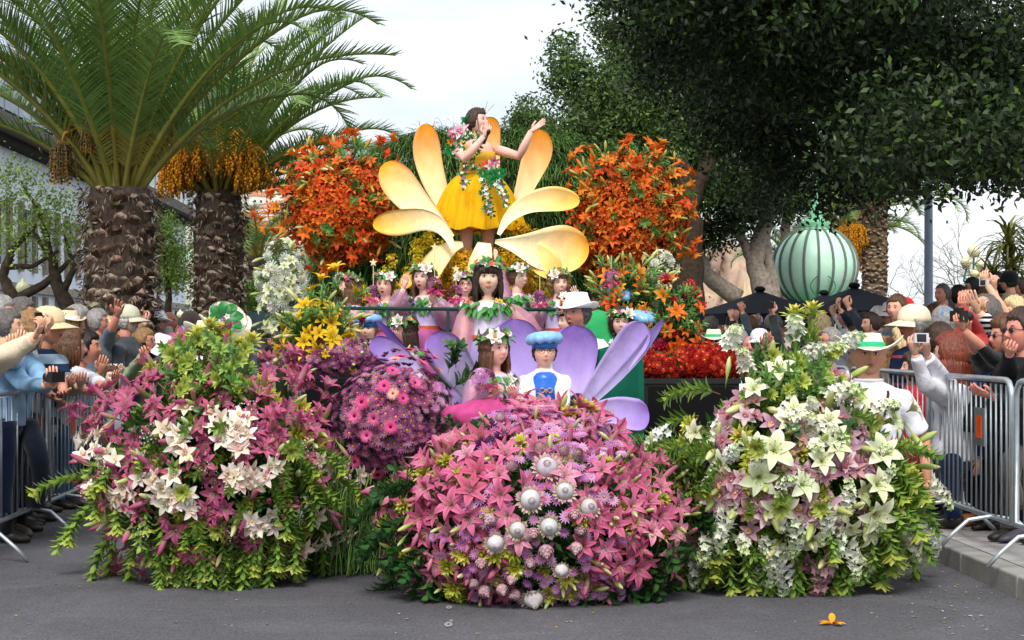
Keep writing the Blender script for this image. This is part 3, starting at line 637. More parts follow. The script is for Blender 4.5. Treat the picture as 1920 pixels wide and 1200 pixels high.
mb = MB(); zb = kc_.z-kr*.9
mb.lathe([(kr*.42,zb),(kr*1.15,zb-.12),(kr*1.2,zb-.3),(kr*1.05,zb-.34)], 24, h('#4d8f6c')); mb.build('eaves', mPaint, kt)
for k in range(8):
    a = 2*math.pi*k/8; mb = MB(); mb.tube([(math.cos(a)*kr, math.sin(a)*kr, 0), (math.cos(a)*kr, math.sin(a)*kr, zb-.3)], .05, 8, h('#3f7d5e')); mb.build('post', mPaint, kt)
mb = MB()
for s in (-1, 1): mb.tube([(s*(.1+.16*math.sin(t_)), -kr*1.0, kc_.z-kr*.75+t_*.14) for t_ in np.linspace(0, 3.1, 10)], .012, 5, h('#3c7a5a'))
mb.build('iron_scroll', mPaint, kt)

# ------------------------------------------------------------------ parasols
mCanvas = M('black_canvas', rough=.85, spec=.15, var=.1, vs=3, bump=.1, bs=12)
def parasol(px, py, D, half, drop, label, rot=.35):
    c = P(px, py, D); t = thing('parasol', label, 'parasol', (c.x, D, 0), rot, 'black market parasols over the crowd')
    r = half*D/F*1.12; zt, ze = c.z, c.z-drop*D/F
    for k in range(8):
        mb = MB(); a0, a1 = 2*math.pi*k/8, 2*math.pi*(k+1)/8
        def pt(u, a):
            sq = r/max(abs(math.cos(a)), abs(math.sin(a)))*.80; return (math.cos(a)*sq*u, math.sin(a)*sq*u, zt+(ze-zt)*(u**.9))
        vs = [(0,0,zt)]+[pt(u, a0+(a1-a0)*j/2) for u in (.33,.66,1) for j in range(3)]
        e = [pt(1, a0+(a1-a0)*j/2) for j in range(3)]; vs += [(x, y, z-.16) for x, y, z in e]
        fs = [(0,1,2),(0,2,3)]+[(1+3*i+j, 4+3*i+j, 5+3*i+j, 2+3*i+j) for i in range(3) for j in range(2)]
        mb.add(vs, fs, h('#171c26')); mb.build('canopy_panel', mCanvas, t, smooth=False)
    mb = MB(); mb.tube([(0,0,0),(0,0,zt-.02)], .03, 8, h('#3b3d40')); mb.build('pole', mMetal, t)
    mb = MB(); mb.ell((0,0,zt+.02), (.09,.09,.05), 8, 5, h('#12151c')); mb.build('top_cap', mCanvas, t)
parasol(1425, 545, 24, 118, 44, 'black parasol furthest left, just right of the tree trunk', .2)
parasol(1545, 551, 27, 80, 34, 'black parasol in the middle, partly behind its two neighbours', .1)
parasol(1602, 538, 23, 128, 46, 'broad black parasol below the palm trunk, the largest', .12)
parasol(1822, 545, 25, 120, 40, 'black parasol at right behind the grey steel post', .3)

# ------------------------------------------------------------------ posts and lamps
mb = MB(); q = P(1741, 0, 22); mb.tube([(0,0,0),(0,0,3.0),(0,0,9)], [.062,.058,.05], 16, h('#8f9db0')); o = mb.build('steel_post', M('painted_steel', rough=.45, spec=.4, var=.05), loc=(q.x, 22, 0)); setp(o, 'tall pale grey steel post rising into the dark canopy', 'post')
mGlobe = M('opal_glass', rough=.25, spec=.5, var=.04)
def globe_lamp(px, py, D, rpx, label, col='#dfe0b4', pole='#3b4a45'):
    c = P(px, py, D); r = rpx*D/F; t = thing('globe_lamp', label, 'street lamp', (c.x, D, 0), 0, None)
    mb = MB(); mb.lathe([(.001,r*1.45),(r*.16,r*1.38),(r*.14,r*1.22),(r*.34,r*1.1),(r*.30,r*.95),(r*.75,r*.70),(r,r*.15),(r*.97,-r*.25),(r*.62,-r*.85),(r*.42,-r*1.0),(.001,-r*1.0)], 18, h(col)); mb.build('globe', mGlobe, t, loc=(0,0,c.z))
    mb = MB(); zb = c.z-r; mb.lathe([(r*.5,zb),(r*.62,zb-.05),(r*.3,zb-.12),(.04,zb-.2),(.045,.9),(.08,.5),(.10,.25),(.14,0)], 12, h(pole)); mb.build('post', mPaint, t)
globe_lamp(43, 540, 20, 13, 'opal globe lamp with pointed cap above the crowd at far left')
globe_lamp(338, 590, 28, 7, 'small opal globe lamp between the two date palms')
globe_lamp(1293, 548, 24, 11, 'white urn shaped lamp rising behind the red torch flowers', '#e9ebe4')
lt = thing('cluster_lamp', 'ornate green iron lamp with a cluster of cream globes at far right', 'street lamp', (P(1828,0,26).x, 26, 0)); cz = P(0, 520, 26).z
mb = MB(); mb.lathe([(.16,cz-.10),(.10,cz-.16),(.13,cz-.25),(.07,cz-.3),(.06,1),(.12,.4),(.16,0)], 12, h('#2f6b58')); mb.build('post', mPaint, lt)
for (dx, dz, r) in ((-.14,.24,.10),(.1,.20,.10),(-.02,.42,.11),(.0,.05,.09)):
    mb = MB(); mb.lathe([(.001,r*1.3),(r*.3,r),(r*.85,r*.5),(r,0),(r*.6,-r*.8),(.001,-r)], 12, h('#ddd8ae')); mb.build('globe', mGlobe, lt, loc=(dx, 0, cz+dz))
    mb = MB(); mb.tube([(0,0,cz-.2),(dx*1.3,0,cz-.06),(dx,0,cz+dz-r)], .018, 6, h('#2f6b58')); mb.build('arm', mPaint, lt)
# traffic light far left centre
tl = thing('traffic_light', 'small black traffic light beyond the palms beside the white flowers', 'traffic light', (P(502,0,30).x, 30, 0)); z = P(0,530,30).z
mb = MB(); mb.box((-.09,-.08,z-.3), (.09,.08,z+.28), h('#1b1d1f')); mb.build('housing', mDark, tl, smooth=False)
mb = MB(); mb.tube([(0,0,0),(0,0,z-.3)], .04, 8, h('#33383a')); mb.build('post', mPaint, tl)
for k, cc in enumerate(('#5c1f18', '#4f3a12', '#123f24')):
    mb = MB(); mb.ell((0,-.085,z+.17-.17*k), (.06,.02,.06), 10, 6, h(cc)); mb.build('lens', mGloss, tl)
# grey planter shapes left
mb = MB(); q = P(475,0,24); zz = P(0,585,24).z
mb.lathe([(.001,zz-.25),(.10,zz-.25),(.28,zz),(.26,zz),(.001,zz-.05)], 4, h('#7c94a0')); mb.tube([(0,0,0),(0,0,zz-.2)], .06, 4, h('#7c94a0'))
setp(mb.build('street_planter', mPaint, loc=(q.x,24,0), smooth=False), 'blue grey tapered planter on a post beyond the left crowd', 'planter')
# ------------------------------------------------------------------ flower and leaf kinds (one mesh each, shared by every copy)
def lily_mesh(c0, c1, cm, seed, open_=1.0, stam='#8a4a22', W=.40):
    r_ = random.Random(seed); mb = MB()
    for k in range(6):
        a = k*math.pi/3+r_.uniform(-.08,.08); o = k % 2
        mb.petal(a, r_.uniform(.95,1.08), W*(1.12 if o else .86), 68-8*o, (-38-14*o)*open_+28*(1-open_), .30, c0, c1, cm, nu=6, nv=3, r0=.03, pw=.8)
    for k in range(6):
        a = k*math.pi/3+.3; x, y = math.cos(a), math.sin(a)
        mb.tube([(0,0,.1),(x*.1,y*.1,.45),(x*.22,y*.22,.66)], [.012,.010,.008], 3, h('#b9c470'), cap=False)
        mb.ell((x*.23,y*.23,.67), (.035,.035,.018), 4, 3, h(stam))
    mb.tube([(0,0,-.25),(0,0,.12)], [.03,.07], 5, h('#6f8a3a'), cap=False)
    return mb
def lily(col, seed=1, **k): 
    c = {'pink': ('#eab0c8','#bb3f70','#cf4a7c'), 'rose': ('#dc8fae','#cf5c88','#a02858'), 'pale': ('#f0c8d6','#d9809f','#c9587f'), 'purple': ('#cf8aac','#ab3a6c','#8c2a58'), 'orange': ('#f59a38','#f0661c','#e85412'), 'red': ('#f07a30','#e6421e','#d43514'),
         'white': ('#dfe6b0','#f0efe2','#d3dd9a'), 'yellow': ('#d9b010','#f2cf2a','#e6a810'), 'amber': ('#eaa23a','#e98a2a','#d96a1a')}[col]
    return lily_mesh(h(c[0]), h(c[1]), h(c[2]), seed, **k).mesh('lily', mPetal)
def bud_mesh(c0, c1, L_=1, r=.13):
    mb = MB(); mb.tube([(0,0,-.5),(0,0,0),(0,0,.25*L_),(0,0,.6*L_),(.02,0,.9*L_),(.02,0,L_)], [.025,.04,r*.8,r,r*.55,.01], 6, [h('#6c8a3a'),h(c0),h(c0),lerp(h(c0),h(c1),.6),h(c1),h(c1)]); return mb.mesh('lily_bud', mPetal)
def daisy_mb(cp, cc, n=14, W=.30, cup=8, rings=1, eye=.2, c_edge=None, e1=-8):
    mb = MB()
    for q in range(rings):
        for k in range(n): mb.petal(2*math.pi*(k+.5*q)/n+rnd.uniform(-.05,.05), (1-.28*q)*rnd.uniform(.92,1.05), W*(1-.2*q), cup+16*q, e1+10*q, .1, h(cp), h(c_edge or cp), None, nu=2, nv=3, r0=.08, pw=.55)
    mb.ell((0,0,.06), (eye,eye,eye*.5), 8, 5, h(cc)); mb.tube([(0,0,-.4),(0,0,0)], .03, 3, h('#4d6b2c'), cap=False); return mb
def ball_mb(c0, c1, n=46, W=.26, L_=.5, nu=2):
    mb = MB(); mb.ell((0,0,.05), .42, 8, 6, h(c0))
    for i in range(n):
        t = i/n; inc = 8+100*t**.8; a = i*2.39996; sub = MB(); sub.petal(0, L_, W, 20, 60, .5, h(c0), h(c1), None, nu=nu, nv=3, r0=0, pw=.6)
        m = Matrix.Rotation(a, 4, 'Z') @ Matrix.Rotation(R(inc), 4, 'Y') @ Matrix.Translation((0,0,.42)) @ Matrix.Rotation(R(-60), 4, 'Y'); mb.join(sub, m)
    return mb
def orchid_mesh(cp, ce, lip, seed=1):
    mb = MB()
    for k, (a, W_, L_) in enumerate([(90,.50,1),(18,.55,1),(162,.55,1),(-50,.46,.95),(-130,.46,.95)]): mb.petal(R(a+rnd.uniform(-5,5)), L_, W_, 25, -8, .35, h(cp), h(ce), None, nu=4, nv=3, r0=.04, pw=.75)
    mb.petal(R(-90), .55, .5, 70, -30, .9, h(lip), h(ce), h(lip), nu=4, nv=3, r0=.02); mb.tube([(0,0,0),(0,.05,.3)], [.09,.06], 5, h('#e6dfae')); mb.tube([(0,0,-.3),(0,0,.02)], .04, 4, h('#6f8a3a'), cap=False)
    return mb.mesh('orchid', mPetal)
def leaf_mb(L_, W_, col, col2=None, bend=-30, e0=50, az=0, nu=4): mb = MB(); mb.petal(az, L_, W_, e0, bend, .35, h(col), h(col2 or col), None, nu=nu, nv=3, r0=.01, pw=.85); return mb
def branch_mesh(n, L_, ll, lw, cols, bend=40, stem='#7a6a3a', tipstar=None, up=1.0, seed=0, droop=0):
    """stem along +Z leaning to -X (down when placed), leaves spiral"""
    r_ = random.Random(seed); mb = MB(); pts = []; p = Vector((0,0,0)); ns = 10; fr = []
    for i in range(ns+1):
        a = R(bend*(i/ns)); d = Vector((-math.sin(a), 0, math.cos(a))); pts.append(p.copy()); fr.append(d); p = p+d*L_/ns
    mb.tube(pts, [.010*L_*(1.2-.8*i/ns) for i in range(ns+1)], 4, h(stem), cap=False)
    for i in range(n):
        t = .12+.86*i/n; f = t*ns; k = min(ns-1, int(f)); q = pts[k].lerp(pts[k+1], f-k); az = i*2.4+r_.uniform(-.3,.3)
        sub = leaf_mb(ll*r_.uniform(.8,1.1)*(1-.25*t), lw, r_.choice(cols), r_.choice(cols), bend=r_.uniform(-10,25)*up, e0=r_.uniform(40,62), az=0, nu=3)
        kk = 1+r_.uniform(-.2,.2); sub.c = [tuple(min(1, x*kk) for x in c) for c in sub.c]
        m = Matrix.Translation(q) @ basis(fr[k], Vector((1,0,0))).to_4x4() @ Matrix.Rotation(az, 4, 'Z'); mb.join(sub, m)
    if tipstar:
        for k in range(11):
            sub = leaf_mb(ll*.85, lw*1.5, tipstar[0], tipstar[1], bend=r_.uniform(-5,50), e0=r_.uniform(30,70), nu=3); mb.join(sub, Matrix.Translation(pts[-1]) @ basis(fr[-1], Vector((1,0,0))).to_4x4() @ Matrix.Rotation(k*2.4, 4, 'Z'))
    return mb.mesh('leafy_branch', mLeaf)
def leucadendron(seed=0, c=('#9cac3a','#ccc652')):
    r_ = random.Random(seed); mb = MB()
    for ring, (n, e, L_) in enumerate([(7,72,.8),(8,50,1.0),(9,25,1.05)]):
        for k in range(n): mb.join(leaf_mb(L_*r_.uniform(.9,1.1), .34, c[0], c[1], bend=e-30, e0=e+8, nu=4), Matrix.Translation((0,0,-.15*ring)) @ Matrix.Rotation(2*math.pi*(k+.4*ring)/n+r_.uniform(-.1,.1), 4, 'Z'))
    mb.ell((0,0,.25), (.17,.17,.3), 7, 5, h('#c79a3a')); 
    for k in range(16): mb.join(leaf_mb(.7, .2, '#6d8a34', '#93a842', bend=10, e0=50, nu=3), Matrix.Translation((0,0,-.3-.1*k)) @ Matrix.Rotation(k*2.4, 4, 'Z'))
    mb.tube([(0,0,-2.2),(0,0,0)], .05, 4, h('#8a6a3a'), cap=False); return mb.mesh('leucadendron', mLeaf)
def protea_mesh(open_=True, seed=0):
    r_ = random.Random(seed); mb = MB()
    if open_:
        mb.lathe([(.001,.50),(.12,.42),(.33,.28),(.46,.08),(.42,-.12),(.15,-.3)], 16, [lerp(h('#cfc9cd'), h('#efebee'), rnd.random()*.6+.4*(k//16 < 2)) for k in range(96)])
        for i in range(110):
            a = i*2.4; q = .08+.40*(i/110)**.6; z = .50-.44*(q/.46)**1.8; mb.tube([(math.cos(a)*q*.85, math.sin(a)*q*.85, z-.05), (math.cos(a)*q*.55, math.sin(a)*q*.55, z+.08+.04*(1-q))], [.026,.006], 3, h(r_.choice(['#efeaec','#dcd4d9','#cfc4cb','#e2d6d3'])), cap=False)
        for k in range(26): mb.petal(k*2.4, r_.uniform(.26,.40), .15, 35+20*(k % 2), -6+28*(k % 2), .3, h('#b9b18a'), h(r_.choice(['#e2b9b9','#d9c0a8','#e8c9c9'])), None, nu=3, nv=3, r0=.40, z0=-.1)
    else:
        for ring, (n, rr, e) in enumerate([(6,.0,86),(8,.06,78),(9,.12,70),(9,.16,60)]):
            for k in range(n): mb.petal(2*math.pi*(k+.5*ring)/n, .78-.1*ring, .34, e-4, 128-4*ring, .3, h('#b5878f'), h(r_.choice(['#dcb9bf','#cfa3ab','#c9b3b8'])), None, nu=4, nv=3, r0=.1+rr, z0=-.28)
    mb.tube([(0,0,-.7),(0,0,-.2)], .06, 4, h('#6b7a4a'), cap=False); return mb.mesh('protea', mPetal)
def spray_mesh(n, L_, cf, ctip, seed=0, size=.16, bend=30, kind='flat', sp=.16):
    r_ = random.Random(seed); mb = MB(); pts = []; p = Vector((0,0,0))
    for i in range(11):
        a = R(bend*i/10); pts.append(p.copy()); p = p+Vector((-math.sin(a),0,math.cos(a)))*L_/10
    mb.tube(pts, .012, 3, h('#7d9a50'), cap=False)
    for i in range(n):
        t = .08+.92*i/n; f = t*10; k = min(9, int(f)); q = pts[k].lerp(pts[k+1], f-k); a = i*2.4; d = Vector((math.cos(a)*sp, math.sin(a)*sp, .03))*(1-.5*t); s = size*(1-.45*t)*r_.uniform(.8,1.2)
        c = lerp(h(cf), h(ctip), max(0, t-.55)/.45); sub = MB()
        for m_ in range(5): sub.petal(m_*1.2566+r_.uniform(-.2,.2), 1, .75, 35, 0, .4, lerp(c, h('#e9e7b0'), .3), c, None, nu=2, nv=3, r0=.02, pw=.7)
        mb.join(sub, xf(q+d, (d.x, d.y, .35*r_.random()), s))
    return mb.mesh('blossom_spray', mPetal)
def fluff_cluster(seed, cols, n=34, rad=1.0, size=.22, petn=5):
    """a head of many tiny florets"""
    r_ = random.Random(seed); mb = MB()
    for i in range(n):
        d = Vector((r_.gauss(0,1), r_.gauss(0,1), abs(r_.gauss(0,.8))+.15)).normalized(); p = d*rad*r_.uniform(.55,1); sub = MB(); c = jit(h(r_.choice(cols)), .2)
        for k in range(petn): sub.petal(k*6.283/petn, 1, .7, 30, -10, .3, lerp(c, (0,0,0), .25), c, None, nu=2, nv=3, r0=.02, pw=.7)
        mb.join(sub, xf(p, d+Vector((r_.gauss(0,.3), r_.gauss(0,.3), 0)), size*r_.uniform(.8,1.2)))
    return mb.mesh('flower_cluster', mPetal)
LB = ['#6f903c','#83a446','#9ab452','#5c7d36']; LG = ['#3c6632','#335a2c','#4a7638','#2c5028']
K = {}
K['pink'] = [lily('pink', 1), lily('pink', 2, open_=.75, W=.34), lily('rose', 3, W=.36), lily('rose', 4, open_=.4), lily('pale', 31, open_=.85), lily('pink', 32, open_=.15, W=.36), lily('rose', 33, open_=.6)]
K['mag'] = [lily('rose', 5), lily('purple', 6, open_=.7), lily('purple', 7, open_=.4), lily('pink', 8, open_=.5)]
K['orange'] = [lily('orange', 9), lily('orange', 10, open_=.7), lily('red', 11), lily('amber', 12, open_=.5)]
K['white'] = [lily('white', 13, W=.5), lily('white', 14, open_=.7, W=.5)]
K['yellow'] = [lily('yellow', 15), lily('yellow', 16, open_=.6)]
K['pbud'] = [bud_mesh('#a8b060','#c9628a'), bud_mesh('#c98aa0','#a83a68'), bud_mesh('#d9a0a8','#b9507a')]
K['gbud'] = [bud_mesh('#9fb050','#c9cf86'), bud_mesh('#b5bf68','#dfe0a8')]
K['obud'] = [bud_mesh('#b9a848','#e0782a'), bud_mesh('#a8a848','#d89a3a')]
K['gerbera'] = [daisy_mb('#d9307c','#3a1520', 24, .17, 6, 2, .2, '#ef6aa5').mesh('gerbera', mPetal), daisy_mb('#e0408a','#54202c', 22, .18, 14, 2, .2, '#f58abb', e1=4).mesh('gerbera', mPetal)]
K['peach'] = [daisy_mb('#f0a088','#8a4a30', 22, .2, 14, 2, .2, '#f6c9b8').mesh('gerbera', mPetal)]
K['pmum'] = [daisy_mb('#6d1a50','#e8ab2a', 12, .34, 14, 2, .24, '#cc94bc', e1=0).mesh('chrysanthemum', mPetal), daisy_mb('#7a2058','#e0a02a', 12, .36, 22, 2, .22, '#b8689c', e1=14).mesh('chrysanthemum', mPetal), daisy_mb('#4d1840','#c88a2a', 11, .34, 30, 2, .2, '#8a4078', e1=25).mesh('chrysanthemum', mPetal)]
K['lmum'] = [daisy_mb('#b860b0','#dba43a', 13, .32, 12, 2, .2, '#d6a0d2').mesh('chrysanthemum', mPetal), daisy_mb('#a850a2','#cf943a', 12, .34, 24, 2, .18, '#c88cc6', e1=15).mesh('chrysanthemum', mPetal), daisy_mb('#c47abf','#d9a850', 13, .32, 5, 2, .2, '#e3b9df').mesh('chrysanthemum', mPetal)]
K['rmum'] = [daisy_mb('#a81a12','#e0b02a', 12, .34, 14, 2, .2, '#c93020', e1=0).mesh('chrysanthemum', mPetal), ball_mb('#9a1410','#c92a1c', 26, .34).mesh('chrysanthemum', mPetal)]
K['dball'] = [ball_mb('#5a2058','#7d3a78', 34).mesh('pompon', mPetal)]
K['wball'] = [ball_mb('#d8dcc8','#f2f2ee', 44).mesh('carnation', mPetal)]
K['torch'] = [ball_mb('#a81838','#d8406a', 36, .34, .62, 3).mesh('torch_flower', mPetal), ball_mb('#b8202c','#d8484a', 30, .36, .6, 3).mesh('torch_flower', mPetal)]
K['worc'] = [orchid_mesh('#efe2cf','#f1ece2','#e0bf8a'), orchid_mesh('#e8d3b8','#ece0d4','#c98a80')]
K['morc'] = [orchid_mesh('#b884a0','#cba3b8','#e8b03a'), orchid_mesh('#a86a80','#bd8a9c','#c04a50'), orchid_mesh('#c08a8a','#d0a5a5','#d8a040')]
K['lorc'] = [orchid_mesh('#d8b0c0','#e6cdd6','#c9506a')]
K['leuc'] = [leucadendron(1), leucadendron(2, ('#93ab34','#cfd04a')), leucadendron(3, ('#7f9a38','#d8c85a'))]
K['leucr'] = [leucadendron(4, ('#b07a4a','#d8b850'))]
K['prot'] = [protea_mesh(True, 1), protea_mesh(True, 2)]; K['protb'] = [protea_mesh(False, 1), protea_mesh(False, 2)]
K['bran'] = [branch_mesh(46, 1, .26, .075, LB, 55, seed=s, stem='#8a5a3a', tipstar=('#8aa444','#b9bf54') if s % 2 else None) for s in range(4)]
K['glos'] = [branch_mesh(20, 1, .42, .15, LG, 35, seed=s+9, stem='#6a6a30') for s in range(3)]
K['lean'] = [branch_mesh(22, 1, .40, .085, ['#4f7a34','#6f9a44','#5c8a3a'], 30, seed=s+19) for s in range(2)]
K['wspr'] = [spray_mesh(30, 1, '#f0f2ea','#b8d088', seed=s, bend=50+20*s) for s in range(3)]
K['gyps'] = [spray_mesh(46, .8, '#f2f2f0','#e0e8e0', seed=9, size=.045, sp=.28)]
K['mspr'] = [spray_mesh(20, 1, '#c48aa6','#a8607c', seed=5, size=.2, bend=60, sp=.15)]
K['ocl'] = [fluff_cluster(s, ['#e8661e','#d8541c','#f08a36','#c84c1c'], 30, size=.26) for s in range(3)]
K['ycl'] = [fluff_cluster(s+5, ['#f5c41a','#fbd22a','#efb514','#dca010'], 40, size=.20) for s in range(3)]
K['ycl2'] = [fluff_cluster(s+15, ['#f5dc20','#fbe640','#ecd018'], 36, size=.22) for s in range(2)]

class Bouquet:
    """flowers set over a dome of real depth: centre and radii taken at distance D"""
    def __init__(s, t, cx, cy, D, rx, ry, rd, up=.0, fb=True):
        s.t = t; s.cx, s.cy, s.D, s.rx, s.ry = cx, cy, D, rx, ry; s.rd = rd; s.c = P(cx, cy, D); s.k = D/F; s.up = up
    def spot(s, px, py, lift=0, clampr=1.0):
        u = (px-s.cx)/s.rx; v = (s.cy-py)/s.ry; r2 = math.hypot(u, v); 
        if r2 > clampr: lim = .0; w_ = 0
        else: w_ = math.sqrt(max(0, 1-r2*r2))
        n = Vector((u/s.rx*200*1.0, -w_/(s.rd/s.k)*200*1.25-.05, v/s.ry*200+s.up)).normalized()
        D = s.D-w_*s.rd; p = P(px, py, D)
        return p+n*lift, n
    def put(s, kind, px, py, size, lift=0, tilt=.25, name=None, color=None, roll=None, n=None):
        if getattr(s, 'ban', None) and s.ban(px, py): return None
        if kind == 'pink' and color is None and rnd.random() < .5: color = jit(rnd.choice([(1.15,1.25,1.1),(.9,.7,.75),(1.05,.9,1.0),(1.2,1.25,1.2),(1.1,1,.95)]), .12)
        p, nn = s.spot(px, py, lift); 
        if n is not None: nn = Vector(n)
        nn = (nn+Vector((rnd.gauss(0,tilt), rnd.gauss(0,tilt*.6), rnd.gauss(0,tilt)))).normalized()
        me = rnd.choice(K[kind]); sc = size*s.k
        up = (0,0,1) 
        o = linkm(name or me.name.split('.')[0], me, s.t, mat=Matrix.Translation(-s.t.location) @ xf(p, nn, sc, up, roll=rnd.uniform(0,6.28) if roll is None else roll), color=color or jit((1,1,1), .16))
        s.kc = getattr(s, 'kc', {}); s.kc[kind] = s.kc.get(kind, 0)+1; return o
    def scatter(s, kind, n, size, reg=None, sj=.2, lift=0, tilt=.25, rmax=1.0, rmin=0, roll=None, hole=None, color=None, mind=0):
        got = []; tries = 0
        while len(got) < n and tries < n*60:
            tries += 1
            if reg: x = rnd.gauss(reg[0], reg[2]); y = rnd.gauss(reg[1], reg[3])
            else: x = s.cx+rnd.uniform(-1,1)*s.rx; y = s.cy+rnd.uniform(-1,1)*s.ry
            rr = math.hypot((x-s.cx)/s.rx, (y-s.cy)/s.ry)
            if rr > rmax or rr < rmin: continue
            if hole and any(math.hypot((x-a)/c, (y-b)/d) < 1 for a, b, c, d in hole): continue
            if mind and any(math.hypot(x-a, y-b) < mind for a, b in got): continue
            got.append((x, y)); s.put(kind, x, y, size*rnd.uniform(1-sj, 1+sj), lift, tilt, roll=roll, color=color() if callable(color) else color)
        return got
    def core(s, cols, nleaf=5000, size=.06, rr=.9, back=True, ws=None):
        mb = MB(); mb.ell(s.c+Vector((0, .12, 0))-s.t.location, (s.rx*s.k*.62, s.rd*.62, s.ry*s.k*.62), 16, 10, h('#26331c')); mb.build('foam_core', mFern, s.t)  # dark core added as the floral foam, closes gaps between the leaves
        d = nrs.normal(size=(nleaf,3)); d /= np.linalg.norm(d, axis=1, keepdims=True)
        if back: d[:, 1] = np.where(nrs.uniform(size=nleaf) < .75, -np.abs(d[:, 1]), d[:, 1])
        r = nrs.uniform(.35, 1, nleaf)**(1/2)*rr
        pts = d*r[:, None]*np.array([s.rx*s.k, s.rd, s.ry*s.k])+np.array(s.c-s.t.location)
        pts = pts[(pts[:, 2]+s.t.location.z) > .03]; d = d[:len(pts)]
        leafcloud('foliage', pts, size, mLeaf, s.t, cols=colmix(len(pts), cols, ws), kind='stuff', dirs=d[:len(pts)]*.8, asp=.32)

def branches(b, kind, lst, size, roll=0, tilt=.12):
    for (x, y, ang, sc) in lst:
        # direction seen in the picture: ang degrees, 0 right, 90 up; leans a little to the viewer
        n = Vector((math.cos(R(ang)), -.35, math.sin(R(ang))))
        if getattr(b, 'ban', None) and b.ban(x+math.cos(R(ang))*size*sc*.9, y-math.sin(R(ang))*size*sc*.9): continue
        b.put(kind, x, y, size*sc, tilt=tilt, roll=roll, n=n)
# ---- left front bouquet
def mk(label, px, py, D, cat='flower arrangement', name='flower_arrangement', group=None, z=None):
    c = P(px, py, D); return thing(name, label, cat, (c.x, D, 0 if z is None else z), 0, group)
tL = mk('front left arrangement of magenta lilies, cream orchids and yellow green branches hanging to the road', 400, 880, 10.1)
b = Bouquet(tL, 402, 885, 10.1, 205, 190, .70)
b.core([h(x) for x in LB+LG[:2]], 9000, .075)
rim = []
for k in range(56):
    a = -200+k*(220/55); a2 = R(a); rr = rnd.uniform(.52,.80); x = 402+math.cos(a2)*200*rr; y = 880-math.sin(a2)*190*rr
    ang = a-(14 if math.cos(a2) > 0 else -14)+(-25*math.cos(a2))*(1 if math.sin(a2) < .2 else .3); rim.append((x, y, ang, rnd.uniform(.75,1.1)))
branches(b, 'bran', rim, 104)
branches(b, 'bran', [(225,1000,-125,1),(260,1010,-110,1.1),(330,1000,-95,.9),(380,990,-88,1.1),(420,1000,-85,1),(450,1000,-80,1.1),(500,990,-70,1),(560,960,-75,1.1),(590,960,-70,1),(180,960,-150,.9),(190,900,175,1),(230,980,-140,1.1),(300,1020,-85,.8),(540,900,10,1),(580,880,0,.9),(560,860,20,.8),(200,930,200,.9)], 118)
branches(b, 'glos', [(x, y, rnd.uniform(-160,160), rnd.uniform(.6,.9)) for x, y in [(rnd.uniform(250,560), rnd.uniform(730,1000)) for _ in range(26)]], 90)
b.scatter('bran', 40, 84, rmax=.8, roll=0, tilt=.8); b.scatter('mag', 85, 27, lift=.12, tilt=.55, rmax=.97, color=lambda: jit(rnd.choice([(1.15,1,1),(1,.9,.9),(1.2,1.3,1.15)]), .15)); b.scatter('worc', 14, 21, lift=.15, rmax=.9)
for (x, y) in [(240,860),(350,915),(330,905),(455,890),(480,880),(440,830),(365,920),(240,905),(270,915),(590,880),(610,885),(570,985),(590,990),(480,960),(430,815),(220,840),(345,835),(600,975)]:
    for _ in range(7): b.put('worc', x+rnd.gauss(0,15), y+rnd.gauss(0,11), 21, .17, .35)
for (x, y, n) in [(190,790,5),(220,760,5),(265,770,4),(300,720,5),(370,755,6),(385,790,6),(480,720,8),(520,700,6),(560,740,5),(590,790,4),(400,870,5),(270,850,4),(300,885,3),(500,830,7),(470,850,4),(540,860,3),(195,905,4),(240,1035,6),(350,1020,4),(470,1000,6),(490,1030,5),(440,970,3),(420,745,4),(350,700,4),(215,815,4),(440,690,3),(505,800,5),(330,790,4),(290,745,4),(600,850,2),(250,800,4),(400,930,3)]:
    for _ in range(n): b.put('mag', x+rnd.gauss(0,15), y+rnd.gauss(0,13), rnd.uniform(22,31), .10, .4)
b.scatter('pbud', 80, 40, lift=.12, tilt=.5, rmax=1.02, rmin=.3); b.scatter('gbud', 34, 36, lift=.1, tilt=.5, rmax=1.0)
b.scatter('leuc', 34, 24, lift=.08, tilt=.4, rmax=.95); b.scatter('gyps', 16, 60, lift=.05, tilt=.5, rmax=.8)
# its tall top
for (x, y, s_) in [(372,628,26),(345,645,25),(330,672,27),(400,650,30),(425,640,30),(395,612,24),(365,605,0),(452,650,27),(470,640,27),(350,690,30),(385,690,32),(440,665,27),(340,640,24),(285,695,26),(365,655,28),(318,662,24),(412,620,22)]:
    if s_: 
        o = b.put('leuc', x, y, s_, n=(rnd.uniform(-.2,.2), -.35, .95), tilt=.15)
        q = P(x, y+14, b.spot(x, y)[0].y); q2 = P(390+(x-390)*.55, 760, 9.9); mb = MB(); mb.tube([q-tL.location, q.lerp(q2,.5)-tL.location+Vector((0,0,.02)), q2-tL.location], .006, 4, h('#7a6a35')); mb.build('stem', mLeaf, tL)
branches(b, 'bran', [(x, y, rnd.uniform(70,112), rnd.uniform(.7,1)) for x, y in [(rnd.uniform(320,470), rnd.uniform(690,780)) for _ in range(22)]], 105)
branches(b, 'lean', [(x, y, rnd.uniform(60,120), rnd.uniform(.6,.9)) for x, y in [(rnd.uniform(300,480), rnd.uniform(690,790)) for _ in range(16)]], 90)

